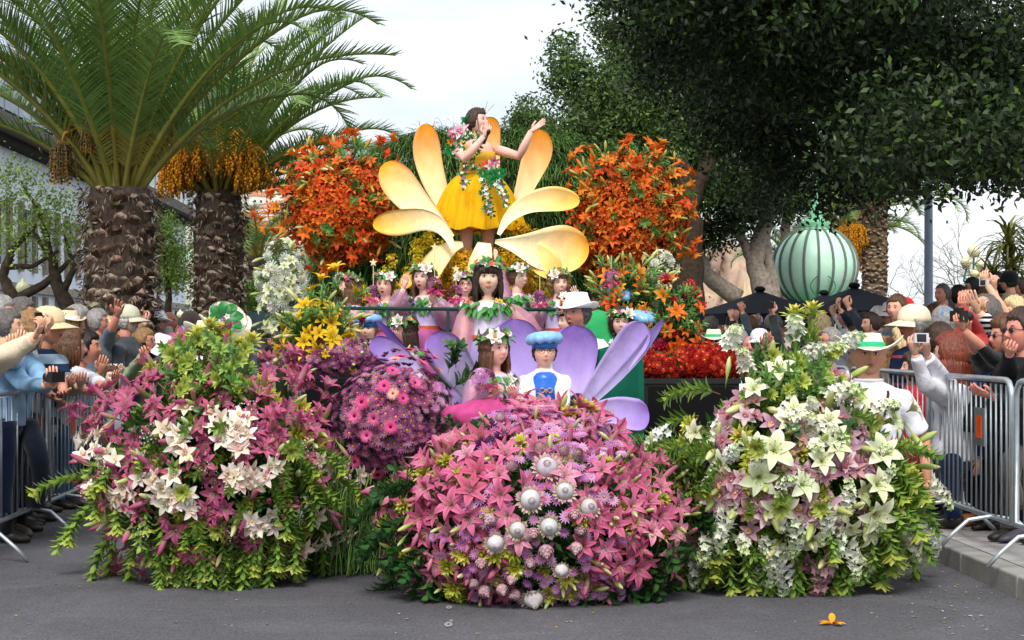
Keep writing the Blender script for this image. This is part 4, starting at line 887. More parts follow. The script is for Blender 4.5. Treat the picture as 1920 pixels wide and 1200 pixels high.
# ---- centre front bouquet
tC = mk('large front centre arrangement of pink lilies, lilac chrysanthemums and white proteas', 1000, 930, 9.55)
b = Bouquet(tC, 1005, 982, 9.55, 275, 154, .72); b.ban = lambda x, y: y < 800 and abs(x-1005) < 150
b.core([h(x) for x in LG+LB[:2]], 9000, .08, ws=[3,3,3,2,1,1])
rim = []
for k in range(58):
    a = -205+k*(230/57); a2 = R(a); rr = rnd.uniform(.72,.93); rim.append((1005+math.cos(a2)*275*rr, 960-math.sin(a2)*165*rr, a+rnd.uniform(-15,15), rnd.uniform(.7,1)))
branches(b, 'glos', rim, 100)
branches(b, 'glos', [(1060,1100,-30,.9),(1070,1095,-60,.9),(1040,1100,-110,.8),(1100,1080,-20,.8),(960,1110,-160,.8),(1050,1085,-90,.9),(1090,1110,-10,.9),(800,1100,-150,1),(770,1080,-170,.9),(820,1110,-120,.9),(880,1110,-150,.8),(1200,1070,-40,1),(1240,1060,-60,.9),(1150,1090,-50,.9),(740,950,190,.9),(745,1000,200,.9),(1290,1000,-20,1),(1280,960,0,.9)], 95)
branches(b, 'bran', [(x, y, rnd.uniform(200,340), rnd.uniform(.6,.9)) for x, y in [(900,1090),(920,1095),(870,880),(860,960),(1100,930),(1110,990),(1060,1070),(1160,860),(1110,830),(1090,1010),(1180,1040),(1230,900),(870,930),(1130,1020)]], 80)
protl = [(1022,895,40),(995,935,38),(1088,945,33),(1025,968,33),(940,988,32),(975,972,30),(1000,1060,38),(1006,1105,34),(1050,925,32),(1045,1022,26)]
for (x, y, s_) in protl: b.put('prot', x, y+12, s_, .20, .12)
for (x, y, s_) in [(1010,870,30),(1050,873,24),(1072,878,26),(965,893,26),(1065,955,28),(1075,975,28),(930,960,28),(1000,978,30),(1020,1000,34),(995,1015,26),(917,1015,28),(922,1050,28),(950,1048,26),(970,1055,26),(1068,995,28),(965,1035,22),(945,830,22),(992,980,24),(905,1040,22)]: b.put('protb', x, y+12, s_*1.1, .20, .35)
def mumz(reg, n, kind='lmum', size=11.5, lift=.16): b.scatter(kind, n, size, reg=reg, lift=lift, tilt=.35, rmax=1.1, mind=size*1.05)
mumz((1030,840,38,22), 66); mumz((1080,905,24,24), 26); mumz((1000,1010,50,60), 46); mumz((1022,935,12,14), 8); mumz((925,945,18,12), 12); mumz((925,1100,30,20), 20); mumz((1035,1080,25,12), 16); mumz((1110,1060,25,30), 22); mumz((1140,1040,22,18), 12); mumz((905,1010,22,22), 16)
hole = [(1015,980,80,130),(1030,845,60,28)]
b.scatter('pink', 190, 31, lift=.08, tilt=.6, rmax=.98, hole=hole, mind=17, sj=.22)
b.scatter('pink', 26, 32, reg=(1160,970,40,28), lift=.15, tilt=.3, mind=22); b.scatter('pink', 22, 34, reg=(920,900,45,35), lift=.15, tilt=.3, mind=24)
b.scatter('pbud', 120, 36, lift=.11, tilt=.55, rmax=1.04, rmin=.35, hole=hole[:1]); b.scatter('gbud', 60, 30, lift=.14, tilt=.5, rmax=1.06, rmin=.4)
b.scatter('leuc', 40, 21, lift=.14, tilt=.4, rmax=.9, rmin=.2); b.scatter('dball', 6, 20, reg=(940,865,14,14), lift=.15)
# top ridge of lilac flowers in front of the seated children
tM = mk('bank of lilac chrysanthemums and lilies at the feet of the seated girl and boy', 1010, 800, 10.0, z=0)
b = Bouquet(tM, 1010, 862, 10.0, 165, 84, .42, up=.5); b.ban = lambda x, y: y < 762
b.core([h(x) for x in LG], 3000, .06)
b.scatter('lmum', 290, 12.5, lift=.06, tilt=.35, mind=9.0, rmax=1.0)
for k in range(12): b.put('lmum', rnd.uniform(900,1120), 782+abs(rnd.gauss(0,8)), 12, .05, .3)
b.scatter('pink', 9, 36, reg=(1000,805,18,14), lift=.10, tilt=.3, mind=16); b.scatter('pink', 12, 34, reg=(1120,800,30,20), lift=.08, tilt=.4, mind=18); b.scatter('pink', 6, 32, reg=(880,850,20,20), lift=.08)
b.scatter('gbud', 14, 34, lift=.08, tilt=.5); b.scatter('glos', 14, 60, reg=(860,800,40,30), tilt=.5, lift=0); b.scatter('leucr', 5, 26, reg=(1100,780,16,10), lift=.08)

# ---- right front bouquet
tR = mk('front right arrangement of white lilies, mauve orchids and long trailing green branches', 1500, 880, 9.9)
b = Bouquet(tR, 1480, 900, 9.9, 215, 188, .72); b.ban = lambda x, y: (x > 1572 and y < 775) or (x > 1545 and y < 690) or (x > 1660 and y < 800)
b.core([h(x) for x in LB+LG[:2]], 9000, .075)
rim = []
for k in range(62):
    a = -205+k*(230/61); a2 = R(a); rr = rnd.uniform(.50,.78); rim.append((1480+math.cos(a2)*205*rr, 895-math.sin(a2)*(195 if math.sin(a2)<0 else 165)*rr, a-12*(1 if math.cos(a2) > 0 else -1), rnd.uniform(.8,1.15)))
branches(b, 'bran', rim, 122)
branches(b, 'bran', [(1300,940,-150,1),(1330,1000,-130,1.1),(1400,1040,-110,1),(1440,1050,-95,1.1),(1470,1060,-115,1),(1640,1010,-75,1.1),(1650,1040,-80,1.1),(1655,1060,-95,1),(1640,1085,-130,.8),(1680,1000,-45,1.1),(1660,960,-25,1),(1680,900,-15,1),(1660,870,0,.9),(1650,840,15,.8),(1310,780,165,1),(1300,830,180,1),(1350,740,150,1),(1480,1060,-90,1),(1500,1040,-75,.9),(1360,1030,-115,1.1)], 122)
b.scatter('bran', 46, 86, rmax=.8, roll=0, tilt=.8); b.scatter('white', 11, 36, lift=.15, tilt=.4, rmax=.72, mind=40); b.scatter('morc', 60, 21, lift=.13, tilt=.4, rmax=.85); b.scatter('wspr', 16, 60, lift=.1, tilt=.6, rmax=.85)
branches(b, 'glos', [(x, y, rnd.uniform(-160,160), rnd.uniform(.6,.9)) for x, y in [(rnd.uniform(1350,1650), rnd.uniform(730,1000)) for _ in range(24)]], 90)
for (x, y, s_) in [(1448,855,46),(1540,835,34),(1598,942,46),(1590,965,38),(1600,765,46),(1580,785,30),(1460,745,36),(1305,910,36),(1540,850,34),(1480,800,30),(1625,815,38),(1420,770,30),(1520,870,30),(1660,800,34),(1335,830,26)]: b.put('white', x, y, s_, .18, .15)
for (x, y, n) in [(1375,905,5),(1360,925,4),(1480,890,9),(1410,950,6),(1430,945,4),(1420,925,4),(1510,940,5),(1500,965,4),(1580,880,7),(1560,870,5),(1640,930,6),(1650,990,6),(1570,815,7),(1560,760,8),(1545,745,5),(1600,860,5),(1645,955,5),(1480,940,4),(1380,810,4)]:
    for _ in range(n): b.put(rnd.choice(['morc','morc','lorc']), x+rnd.gauss(0,14), y+rnd.gauss(0,12), rnd.uniform(17,25), .14, .35)
for (x, y, a, s_) in [(1385,940,225,1.1),(1360,965,230,1),(1340,1000,240,1),(1450,990,-80,1.1),(1465,1010,-70,1),(1440,980,-100,.8),(1530,930,-80,1),(1540,970,-60,.9),(1590,1000,-75,1),(1560,985,-45,1),(1455,920,80,.8),(1380,700,70,1),(1410,740,100,.9),(1490,690,85,1.1),(1500,720,60,1),(1580,740,60,.9),(1290,830,170,.8),(1650,960,-50,1),(1700,970,-60,.9),(1500,820,20,.9),(1460,810,40,.9),(1600,800,30,.8),(1530,780,60,1),(1300,900,200,.9),(1690,900,-30,.9),(1480,950,-90,1),(1570,700,75,1),(1540,720,95,1)]: b.put('wspr', x, y, 78*s_, .14, .15, roll=0, n=(math.cos(R(a)), -.4, math.sin(R(a))))
for (x, y, a) in [(1530,1010,-75),(1545,1040,-80)]: 
    for _ in range(2): b.put('mspr', x+rnd.uniform(-8,8), y, 78, .12, .1, roll=0, n=(math.cos(R(a)), -.3, math.sin(R(a))))
b.scatter('leuc', 44, 24, lift=.10, tilt=.4, rmax=.98); b.scatter('gbud', 70, 46, lift=.12, tilt=.5, rmax=1.0, rmin=.2); b.scatter('white', 14, 30, lift=.1, tilt=.4, rmax=.7)
for (x, y, s_, l_) in [(1490,592,30,130),(1524,585,30,140),(1522,630,24,70),(1440,715,22,40)]:
    p = P(x, y, 9.85); bn, b.ban = b.ban, None; o = b.put('leuc', x, y, s_, n=(0,-.25,1), tilt=.05)
    b.ban = bn; q = p-tR.location; q2 = P(1495+(x-1495)*.5, 760, 9.8)-tR.location; mb = MB(); mb.tube([q, q.lerp(q2, .5)+Vector((.01,0,0)), q2], .009, 5, h('#6d7a35'))
    for k in range(34):
        t_ = .02+.85*k/34; mb.join(leaf_mb(.085, .028, rnd.choice(LB), rnd.choice(LB), bend=50, e0=55, nu=3), Matrix.Translation(q.lerp(q2, t_)) @ Matrix.Rotation(k*2.4, 4, 'Z'))
    mb.build('flower_stalk', mLeaf, tR)
branches(b, 'lean', [(x, y, rnd.uniform(60,120), rnd.uniform(.6,1)) for x, y in [(rnd.uniform(1400,1560), rnd.uniform(700,780)) for _ in range(20)]], 90)
branches(b, 'bran', [(x, y, rnd.uniform(60,120), rnd.uniform(.6,1)) for x, y in [(rnd.uniform(1380,1560), rnd.uniform(710,790)) for _ in range(18)]], 95)
# ------------------------------------------------------------------ the float
DECK = .75
fl = thing('parade_float', 'flower parade float with fern covered hump, green hand rail and black planter boxes', 'parade float', (0, 12.5, 0)); f0 = fl.location.copy()
def wbox(x0, x1, y0, y1, z0, z1): return ((x0-f0.x, y0-f0.y, z0), (x1-f0.x, y1-f0.y, z1))
mb = MB(); mb.box(*wbox(-1.55, 1.55, 10.7, 16.5, .18, DECK), h('#22301f')); mb.build('platform', mPaint, fl, smooth=False)
mb = MB(); mb.box(*wbox(-1.5, 1.5, 10.75, 16.4, DECK+.004, DECK+.03), h('#3a4a30')); mb.build('deck', mPaint, fl, smooth=False)
for (x, y) in ((-1.3,11.6),(1.3,11.6),(-1.3,15.4),(1.3,15.4)):
    mb = MB(); mb.tube([(x-.12-f0.x,y-f0.y,.36),(x+.12-f0.x,y-f0.y,.36)], .36, 20, h('#17171a')); mb.build('wheel', mDark, fl)
mb = MB(); mb.box(*wbox(-.62, .55, 13.6, 14.8, DECK+.031, 1.80), h('#26331c')); mb.build('pedestal', mPaint, fl, smooth=False)
mb = MB(); mb.box(*wbox(-.55, .75, 10.2, 11.0, .2, .86), h('#2a3a24')); mb.build('seat_bench', mPaint, fl, smooth=False)
mb = MB(); mb.box(*wbox(-1.35, -.75, 11.55, 11.9, DECK+.031, 1.12), h('#2a3a24')); mb.box(*wbox(.75, 1.4, 11.2, 11.6, DECK+.031, 1.12), h('#2a3a24')); mb.build('side_bench', mPaint, fl, smooth=False)
for (x0, x1, y0, y1, D) in ((565,702,703,800,10.95),(1207,1386,711,812,10.9)):
    a, b_ = P(x0, y0, D), P(x1, y1, D); mb = MB(); w_ = .015
    lo, hi = wbox(a.x, b_.x, D, D+.5, b_.z, a.z); mb.box(lo, hi, h('#141416')); 
    mb.box((lo[0]-.012, lo[1]-.012, hi[2]-.03), (hi[0]+.012, lo[1]-.001, hi[2]+.006), h('#1c1c1f'))
    bx_ = mb.build('planter_box', mDark, fl, smooth=False)
    mb = MB(); mb.box((lo[0]+.03, lo[1]-.008, lo[2]+.02), (hi[0]-.03, lo[1]-.001, hi[2]-.05), h('#0f0f11')); mb.build('front_cloth', mCanvas, bx_, smooth=False)
# hand rail
rD = 11.75; ra, rb = P(628, 578, rD), P(1062, 581, rD)
mb = MB(); mb.tube([ra-f0, rb-f0], .013, 8, h('#1d4038')); mb.build('rail', mPaint, fl)
for px in (632, 728, 840, 960, 1058):
    q = P(px, 580, rD); mb = MB(); mb.tube([q-f0, Vector((q.x, rD, DECK))-f0], .012, 8, h('#1d3a36')); mb.build('rail_post', mPaint, fl)
# blades hanging over surfaces
def blades(name, pts, nrm, L_, w_, cols, parent, off, sag=.8, seg=4, stiff=.5):
    n = len(pts); pts = np.asarray(pts); nrm = np.asarray(nrm, float); L_ = L_*(1+nrs.uniform(-.4,.4,n))[:, None]
    d = nrm*stiff+nrs.normal(size=(n,3))*.25; d /= np.linalg.norm(d, axis=1, keepdims=True)
    s = np.cross(d, np.array([0,0,1.0])); s += nrs.normal(size=(n,3))*.3; s /= np.linalg.norm(s, axis=1, keepdims=True)+1e-9; p = pts.copy(); V = []
    for i in range(seg+1):
        ww = w_*(1-.8*i/seg); V += [p-s*ww, p+s*ww]; d = d+np.array([0,0,-sag])*(i+1)/seg; d /= np.linalg.norm(d, axis=1, keepdims=True); p = p+d*L_/seg
    V = np.stack(V, 1); k = 2*(seg+1); V[:, :, 2] = np.maximum(V[:, :, 2], .015); V = V.reshape(-1, 3)-np.array(off); b_ = (np.arange(n)*k)[:, None]
    Fq = np.concatenate([b_+np.array([[2*i, 2*i+1, 2*i+3, 2*i+2]]) for i in range(seg)], 0)
    C = np.repeat(colmix(n, cols, j=.35), k, 0); o = linkm(name, npmesh(name, V, Fq, C, mFern, False), parent); o['kind'] = 'stuff'; return o
FG = [h('#43632e'), h('#567838'), h('#34502a'), h('#6d8c48'), h('#2a4220')]
# fern hump behind the singer
hc = P(905, 632, 15.1); hr = Vector((1.74, .62, 1.92))
mb = MB(); mb.ell(Vector((hc.x, 15.43, DECK))-f0, (hr.x*.93, .5, (P(0,240,15.4).z-DECK)*.94), 30, 16, h('#2a3f20')); mb.v = [(math.copysign(abs(x/(hr.x*.93))**.7*hr.x*.93, x-0) if True else x, y, DECK+max(0, (z-DECK)/((P(0,240,15.4).z-DECK)*.94))**.65*(P(0,240,15.4).z-DECK)*.92) for x, y, z in [(v[0]-(hc.x-f0.x), v[1], v[2]) for v in mb.v]]; mb.v = [(x+hc.x-f0.x, y, z) for x, y, z in mb.v]; mb.build('hump_core', mFern, fl)
n = 42000; th = nrs.uniform(0, 2*math.pi, n); ph = np.arccos(nrs.uniform(-.05, 1, n)); d = np.stack([np.cos(th)*np.sin(ph), np.sin(th)*np.sin(ph), np.cos(ph)], 1); keep = (d[:, 1] < .35); d = d[keep]
sx = np.sign(d[:, 0])*np.abs(d[:, 0])**.66; hz = P(0,236,15.4).z-DECK
pts = np.stack([sx*hr.x*.93+hc.x, d[:, 1]*.6+15.15, d[:, 2]**.8*hz+DECK if False else np.abs(d[:, 2])**.62*hz*.97+DECK], 1)
pts[:, 1] += .28
print('hump', pts[:,0].min(), pts[:,0].max(), pts[:,2].max())
blades('fern_cover', pts, d*np.array([1,1,.5]), .19, .0060, FG, fl, f0, sag=.95, stiff=.7)
# fern skirt all round
pts = []; nr_ = []
for i in range(15000):
    r = rnd.random()
    if r < .62: x, y, nn = rnd.uniform(-1.6,1.6), 10.68-.02*rnd.random(), (0,-1,0)
    elif r < .81: x, y, nn = -1.56, rnd.uniform(10.7,16.4), (-1,0,0)
    else: x, y, nn = 1.56, rnd.uniform(10.7,16.4), (1,0,0)
    pts.append((x, y, rnd.uniform(.25,.86))); nr_.append(nn)
blades('fern_skirt', pts, nr_, .42, .005, FG, fl, f0, sag=1.0, stiff=.8)
mb = MB()
pts = []; nr_ = []
for i in range(5200):
    px = rnd.choice([rnd.gauss(650, 32), rnd.gauss(720, 30), rnd.gauss(1255, 30), rnd.gauss(610,18)]); q = P(px, 0, 10.35+rnd.uniform(-.12,.3)); pts.append((q.x, q.y, rnd.uniform(.12,.62))); nr_.append((rnd.gauss(0,.4), -1, 0))
blades('fern_tassels', pts, nr_, .36, .0055, FG+[h('#6f8f3a')], fl, f0, sag=1.0, stiff=.5)

# ---- giant painted petals
def board(name, spine, wid, c0, c1, parent, off, th=.018, cup=.10, nu=22, nv=9, back=None, e=1.0, ruff=0, yo=0, twist=None):
    """spine: (px,py,D) from base to tip; wid: half widths in photo pixels at the spine points"""
    t = np.linspace(0, 1, len(spine)); tt = np.sin(np.linspace(0, np.pi/2, nu+1))**.9; pts = np.array(spine, float)
    def sm(v):
        y = np.interp(tt, t, v)
        for _ in range(3): y[1:-1] = (y[:-2]+2*y[1:-1]+y[2:])/4
        return y
    X, Y, Dd, Wd = sm(pts[:, 0]), sm(pts[:, 1]), sm(pts[:, 2]), sm(np.array(wid, float))
    tw = sm(np.array(twist, float)) if twist else np.zeros(nu+1)
    rt = np.clip((1-tt)/.20, 0, 1); Wd = Wd*np.sqrt(1-(1-rt)**2)**.8+.4
    dx, dy = np.gradient(X), np.gradient(Y); ln = np.hypot(dx, dy); nx, ny = -dy/ln, dx/ln
    front = []; cols = []
    for i in range(nu+1):
        for j in range(nv):
            q = 2*j/(nv-1)-1; D = Dd[i]; off_ = (abs(q)**2*Wd[i]*D/F*cup*-1) + q*tw[i]*Wd[i]*D/F+ruff*math.sin(q*3+i*.9)*.02
            p = P(X[i]+nx[i]*q*Wd[i], Y[i]+ny[i]*q*Wd[i], D); p = Vector((p.x, p.y+off_, p.z)); front.append(p-off)
            k = tt[i]**e; c = lerp(c0, c1, min(1, max(0, k+.10*math.sin(q*5+i)*k*(1-k)*2))); cols.append(c)
    nb_ = len(front); V = front+[p+Vector((0, th, 0)) for p in front]; fs = []
    for i in range(nu):
        for j in range(nv-1):
            a = i*nv+j; fs.append((a, a+1, a+nv+1, a+nv)); fs.append((a+nb_, a+nv+nb_, a+nv+1+nb_, a+1+nb_))
        for a in (i*nv, i*nv+nv-1): fs.append((a, a+nv, a+nv+nb_, a+nb_))
    for j in range(nv-1): fs.append((nu*nv+j, nu*nv+j+1, nu*nv+j+1+nb_, nu*nv+j+nb_)); fs.append((j, j+1, j+1+nb_, j+nb_))
    mb = MB(); mb.add(V, fs, cols+[back or c for c in cols]); return mb.build(name, mPaint, parent)
gy = thing('giant_yellow_flower', 'giant orange yellow painted flower opening around the singer, cream at its heart', 'giant flower', (P(900,0,14).x, 14, 1.8)); o_ = gy.location
cr, og, yl = h('#fbf0c4'), h('#fa9a08'), h('#f2b43a')
board('petal', [(858,420,14.25),(838,395,14.3),(815,345,14.35),(800,290,14.4),(799,232,14.35)], [5,13,22,26,23], cr, og, gy, o_, e=1.5, cup=.3)
board('petal', [(848,445,13.42),(822,418,13.45),(782,385,13.5),(748,345,13.58),(722,305,13.65)], [5,14,27,33,26], cr, og, gy, o_, e=1.9, cup=.3)
board('petal', [(850,465,13.2),(832,425,13.22),(795,410,13.28),(750,418,13.36),(699,421,13.45)], [4,12,20,25,20], cr, h('#f0b02c'), gy, o_, e=1.5, cup=.25)
board('petal', [(868,458,13.5),(848,462,13.4),(825,480,13.2),(806,505,13.12),(795,545,13.1)], [5,12,20,22,14], cr, h('#f3c667'), gy, o_, cup=.2)
board('petal', [(908,455,13.4),(906,470,13.25),(900,495,13.15),(893,520,13.12),(886,545,13.1)], [12,17,22,20,14], cr, h('#f3c667'), gy, o_, cup=.2)
board('petal', [(928,453,13.2),(965,458,13.22),(1010,468,13.28),(1055,468,13.36),(1104,462,13.42)], [3,14,38,46,34], cr, h('#f0a41e'), gy, o_, e=2.0, cup=.35)
board('petal', [(985,470,13.30),(1010,480,13.28),(1030,500,13.25),(1042,520,13.24)], [16,26,26,14], h('#f6dc98'), h('#eeb040'), gy, o_, e=1.2, cup=.2, yo=.02)
board('petal', [(935,440,13.4),(950,408,13.42),(988,380,13.5),(1035,372,13.6),(1087,377,13.68)], [3,9,18,24,19], cr, h('#f2bc4c'), gy, o_, e=1.4, cup=.3)
board('petal', [(955,425,14.3),(972,385,14.4),(990,335,14.45),(1008,290,14.45),(1012,243,14.4)], [5,12,20,28,25], cr, h('#ea9414'), gy, o_, e=1.1, cup=.3)
board('petal', [(925,430,14.7),(925,350,14.75),(922,300,14.8),(918,255,14.8),(914,219,14.75)], [8,12,15,20,24], cr, h('#ea9414'), gy, o_, e=.9, cup=.3)
board('petal', [(800,520,13.3),(785,522,13.3),(768,520,13.1),(752,540,13.1)], [6,14,14,10], h('#f6dc98'), h('#f0ac38'), gy, o_, cup=.2)
board('petal', [(770,555,12.9),(768,575,12.9),(765,600,12.9)], [14,16,14], h('#f3c887'), h('#eb9a3e'), gy, o_, cup=.2)
gp = thing('giant_lilac_flower', 'giant lilac painted flower forming the shell behind the seated girl and boy', 'giant flower', (P(1000,0,10.7).x, 10.7, .86)); o_ = gp.location
li, pu, dk = h('#cfc3ea'), h('#9a78cf'), h('#45306a')
board('petal', [(790,705,10.8),(765,680,10.8),(735,662,10.75),(695,640,10.7)], [6,16,24,20], li, pu, gp, o_, cup=.2)
board('petal', [(785,690,10.9),(755,655,10.9),(730,625,10.85),(706,602,10.8)], [4,7,7,4], dk, h('#6a4f9a'), gp, o_, cup=.2)
board('petal', [(905,775,10.55),(885,735,10.55),(860,695,10.5),(835,660,10.45),(808,628,10.4)], [9,20,33,38,29], h('#ded8f0'), pu, gp, o_, e=1.1, cup=.3)
board('petal', [(975,790,10.7),(968,735,10.75),(965,690,10.8),(966,640,10.8),(964,598,10.75)], [12,28,43,49,38], li, h('#9a7acb'), gp, o_, e=.7, cup=.25)
board('petal', [(1055,790,10.7),(1065,740,10.75),(1075,700,10.8),(1078,650,10.8),(1076,610,10.75)], [10,24,38,44,36], li, h('#9470c6'), gp, o_, e=.7, cup=.25)
board('petal', [(1085,770,10.5),(1120,725,10.45),(1155,680,10.4),(1185,640,10.35),(1206,606,10.3)], [10,20,27,30,26], li, h('#a98fd6'), gp, o_, e=.8, cup=.3)
board('petal', [(1105,760,10.45),(1150,715,10.4),(1195,668,10.35),(1222,630,10.3),(1243,600,10.3)], [4,9,9,8,5], h('#b9aed8'), h('#5e478f'), gp, o_, cup=.3, back=dk)
board('petal', [(1095,775,10.35),(1125,768,10.3),(1160,770,10.25),(1195,778,10.2),(1217,775,10.2)], [6,18,28,30,24], li, pu, gp, o_, e=.8, cup=.3)
sh = thing('green_seat_shell', 'dark green curved shell of the driver cab behind the lilac petals', 'cab', (P(1150,0,11).x, 11.0, DECK)); o_ = sh.location
board('shell_panel', [(1150,830,10.75),(1150,760,10.75),(1150,700,10.78),(1148,655,10.8),(1146,648,10.8)], [60,60,60,58,56], h('#0e5040'), h('#12604c'), sh, o_, cup=-.5, th=.03)
mb = MB(); mb.tube([P(1098+50*math.cos(a), 655-30*math.sin(a)*.9+20, 10.9+.1*math.cos(a))-o_ for a in np.linspace(-.6, 1.7, 14)], .011, 8, h('#5c5f60')); mb.build('steering_wheel', mDark, sh)
mb = MB(); q = P(1110,690,10.95)-o_; mb.tube([q, q+Vector((0,.1,-.3))], .02, 8, h('#2f3132')); mb.build('steering_column', mDark, sh)

# ---- arrangements up on the float
def stand(t, px, D, z):   # hidden stake under a raised arrangement
    q = P(px, 0, D); mb = MB(); mb.tube([Vector((q.x, D, DECK))-t.location, Vector((q.x, D, z))-t.location], .05, 8, h('#3a4428')); mb.build('stake', mLeaf, t)
for (cx, cy, rx, ry, lab, sd_) in ((636,388,96,96,'big orange lily bouquet at upper left of the float beside the giant flower', -1), (1182,402,96,108,'big orange lily bouquet at upper right of the float under the trees', 1)):
    t = mk(lab, cx, cy, 14.4, name='orange_bouquet'); b = Bouquet(t, cx, cy, 14.4, rx, ry, .36, up=.2); stand(t, cx, 14.4, P(0,cy,14.4).z)
    b.core([h('#4a6b33'), h('#2c3f20'), h('#a84a20'), h('#7a3a18')], 5200, .07, ws=[2,2,3,2])
    b.scatter('ocl', 230, 12, lift=.03, rmax=1.0, mind=7, reg=(cx+10, cy+22, rx*.55, ry*.5)); 
    b.scatter('orange', 120, 16, lift=.05, tilt=.6, rmax=1.0, mind=11, sj=.3); b.scatter('orange', 46, 17, lift=.14, tilt=.7, rmax=1.12, rmin=.65); b.scatter('lean', 40, 40, lift=0, tilt=.8, rmax=1.0, rmin=.2)
    b.scatter('obud', 50, 22, lift=.10, tilt=.6, rmax=1.08, rmin=.5); b.scatter('gbud', 24, 22, lift=.1, tilt=.6, rmax=1.1, rmin=.6)
    branches(b, 'lean', [(cx+math.cos(a)*rx*.9, cy-math.sin(a)*ry*.9, math.degrees(a), rnd.uniform(.6,1)) for a in np.linspace(-.2, 3.3, 26)], 42)
    for (x, y) in ([(568,300),(650,280),(625,300),(590,320),(715,278),(535,400),(520,410),(545,430),(560,345),(660,275),(700,290),(530,370)] if sd_ < 0 else [(1175,285),(1090,330),(1230,310),(1150,320),(1250,340),(1280,440),(1275,400),(1105,300),(1270,460),(1225,300)]):
        for _ in range(3): b.put('orange', x+rnd.gauss(0,8), y+rnd.gauss(0,6), 19, .1, .5)
    if sd_ > 0:
        for (x, y) in [(1120,490),(1140,505),(1180,500),(1200,480),(1100,470)]:
            for _ in range(6): b.put('ocl' if _ % 2 else 'orange', x+rnd.gauss(0,12), y+rnd.gauss(0,8), 15, .05)
t = mk('mound of yellow chrysanthemums at the feet of the singer', 900, 480, 13.7, name='yellow_mound', z=0); b = Bouquet(t, 895, 520, 13.75, 118, 50, .35, up=.4); b.ban = lambda x, y: y < 442 and abs(x-905) < 62
b.core([h('#5a5a20'), h('#e0a40e'), h('#f0bc18')], 2600, .05); stand(t, 895, 13.75, P(0,500,13.7).z)
b.scatter('ycl', 120, 13, lift=.02, mind=8); b.scatter('ycl2', 26, 14, lift=.03, reg=(800,500,16,28), rmax=1.4)
for (x, y) in [(790,470),(800,455),(780,500),(960,435),(985,445),(850,425),(740,510),(690,545),(1010,540),(1030,560),(1050,575),(700,560),(745,530),(975,430),(835,440),(1000,455)]:
    for _ in range(4): b.put('ycl2' if x < 830 or x > 1000 else 'ycl', x+rnd.gauss(0,6), y+rnd.gauss(0,8), 13, .02)
t = mk('column of white carnations and lilies on the left edge of the float', 525, 540, 13.3, name='white_column'); b = Bouquet(t, 528, 545, 13.3, 36, 80, .25); stand(t, 528, 13.3, P(0,545,13.3).z)
b.core([h('#4a6b33'), h('#8fa878')], 900, .05); b.scatter('wball', 34, 14, lift=.03, mind=11, rmax=1.0); b.scatter('white', 22, 16, lift=.05, rmax=1.1); b.scatter('gbud', 16, 22, lift=.04, rmax=1.1)
t = mk('small bunch of white lilies under the right orange bouquet', 1235, 505, 13.2, name='white_bunch'); b = Bouquet(t, 1238, 505, 13.2, 22, 24, .15); stand(t, 1238, 13.2, P(0,505,13.2).z)
b.core([h('#4a6b33'), h('#dfe4d0')], 300, .05); b.scatter('wball', 5, 13, lift=.02); b.scatter('white', 8, 13, lift=.04); b.scatter('gbud', 8, 18, lift=.04)
t = mk('yellow lilies and buds on the left planter box', 595, 640, 11.3, name='yellow_lilies', z=0); b = Bouquet(t, 598, 640, 11.3, 58, 62, .3, up=.2); stand(t, 598, 11.3, P(0,640,11.3).z)
b.core([h(x) for x in LB], 1500, .07); b.scatter('yellow', 34, 24, lift=.05, mind=11, tilt=.4); b.scatter('gbud', 26, 28, lift=.06, rmax=1.1); branches(b, 'lean', [(x, 620, rnd.uniform(60,140), .8) for x in range(550,650,8)], 60)
branches(b, 'lean', [(x, rnd.uniform(560,600), rnd.uniform(60,120), rnd.uniform(.7,1)) for x in range(590,670,9)], 52)
for (x, y) in [(588,560),(600,540),(627,520),(618,635),(640,655),(655,560)]: b.put('yellow', x, y, 24, .05, .3)
for (x, y) in [(630,565),(665,605),(628,600)]: b.put('torch', x, y, 11, .05)
def lowbed(label, cx, cy, D, rx, ry, rd, name, cols, n=2400): 
    t = mk(label, cx, cy, D, name=name, z=0); b = Bouquet(t, cx, cy, D, rx, ry, rd, up=.3); b.core([h(x) for x in cols], n, .05); stand(t, cx, D, P(0,cy,D).z) ; return t, b
t, b = lowbed('bed of small purple chrysanthemums along the left planter box', 640, 675, 11.15, 112, 34, .24, 'purple_bed', LG)
b.scatter('pmum', 210, 8.5, lift=.03, mind=6, tilt=.3, rmax=1.05); b.scatter('gbud', 14, 20, lift=.05); b.scatter('yellow', 3, 14, lift=.05)
t, b = lowbed('sloping bank of pink gerberas and purple daisies left of the seated girl', 735, 792, 10.35, 104, 94, .38, 'gerbera_bank', LG+['#4a2040'], 4200)
ger = [(762,687),(787,690),(737,720),(780,710),(753,760),(682,785),(710,788),(725,742),(683,848),(716,865),(756,858),(700,812),(770,738),(748,700),(800,700),(735,800),(692,765)]
b.scatter('pmum', 270, 10.5, lift=.05, mind=8.5, tilt=.3, rmax=1.02)
for x in range(0, 60): b.put('pmum', rnd.uniform(690,800), rnd.uniform(670,720), 9.5, .05)
for (x, y) in ger: b.put('gerbera', x, y, rnd.uniform(13,17), .11, .15)
for (x, y) in [(740,702),(738,752),(806,718),(760,875)]: b.put('peach', x, y, 13, .10, .2)
b.put('gerbera', 672, 920, 13, .05, .1, n=(0,-.3,-.9))
branches(b, 'glos', [(840,700,80,.8),(850,730,60,.9),(845,790,20,1),(860,760,-30,1),(835,830,-20,.8),(855,690,100,.7),(870,790,-40,1),(820,850,-60,.7)], 85)
b.scatter('lmum', 40, 10, reg=(845,735,12,40), lift=.08, mind=7)
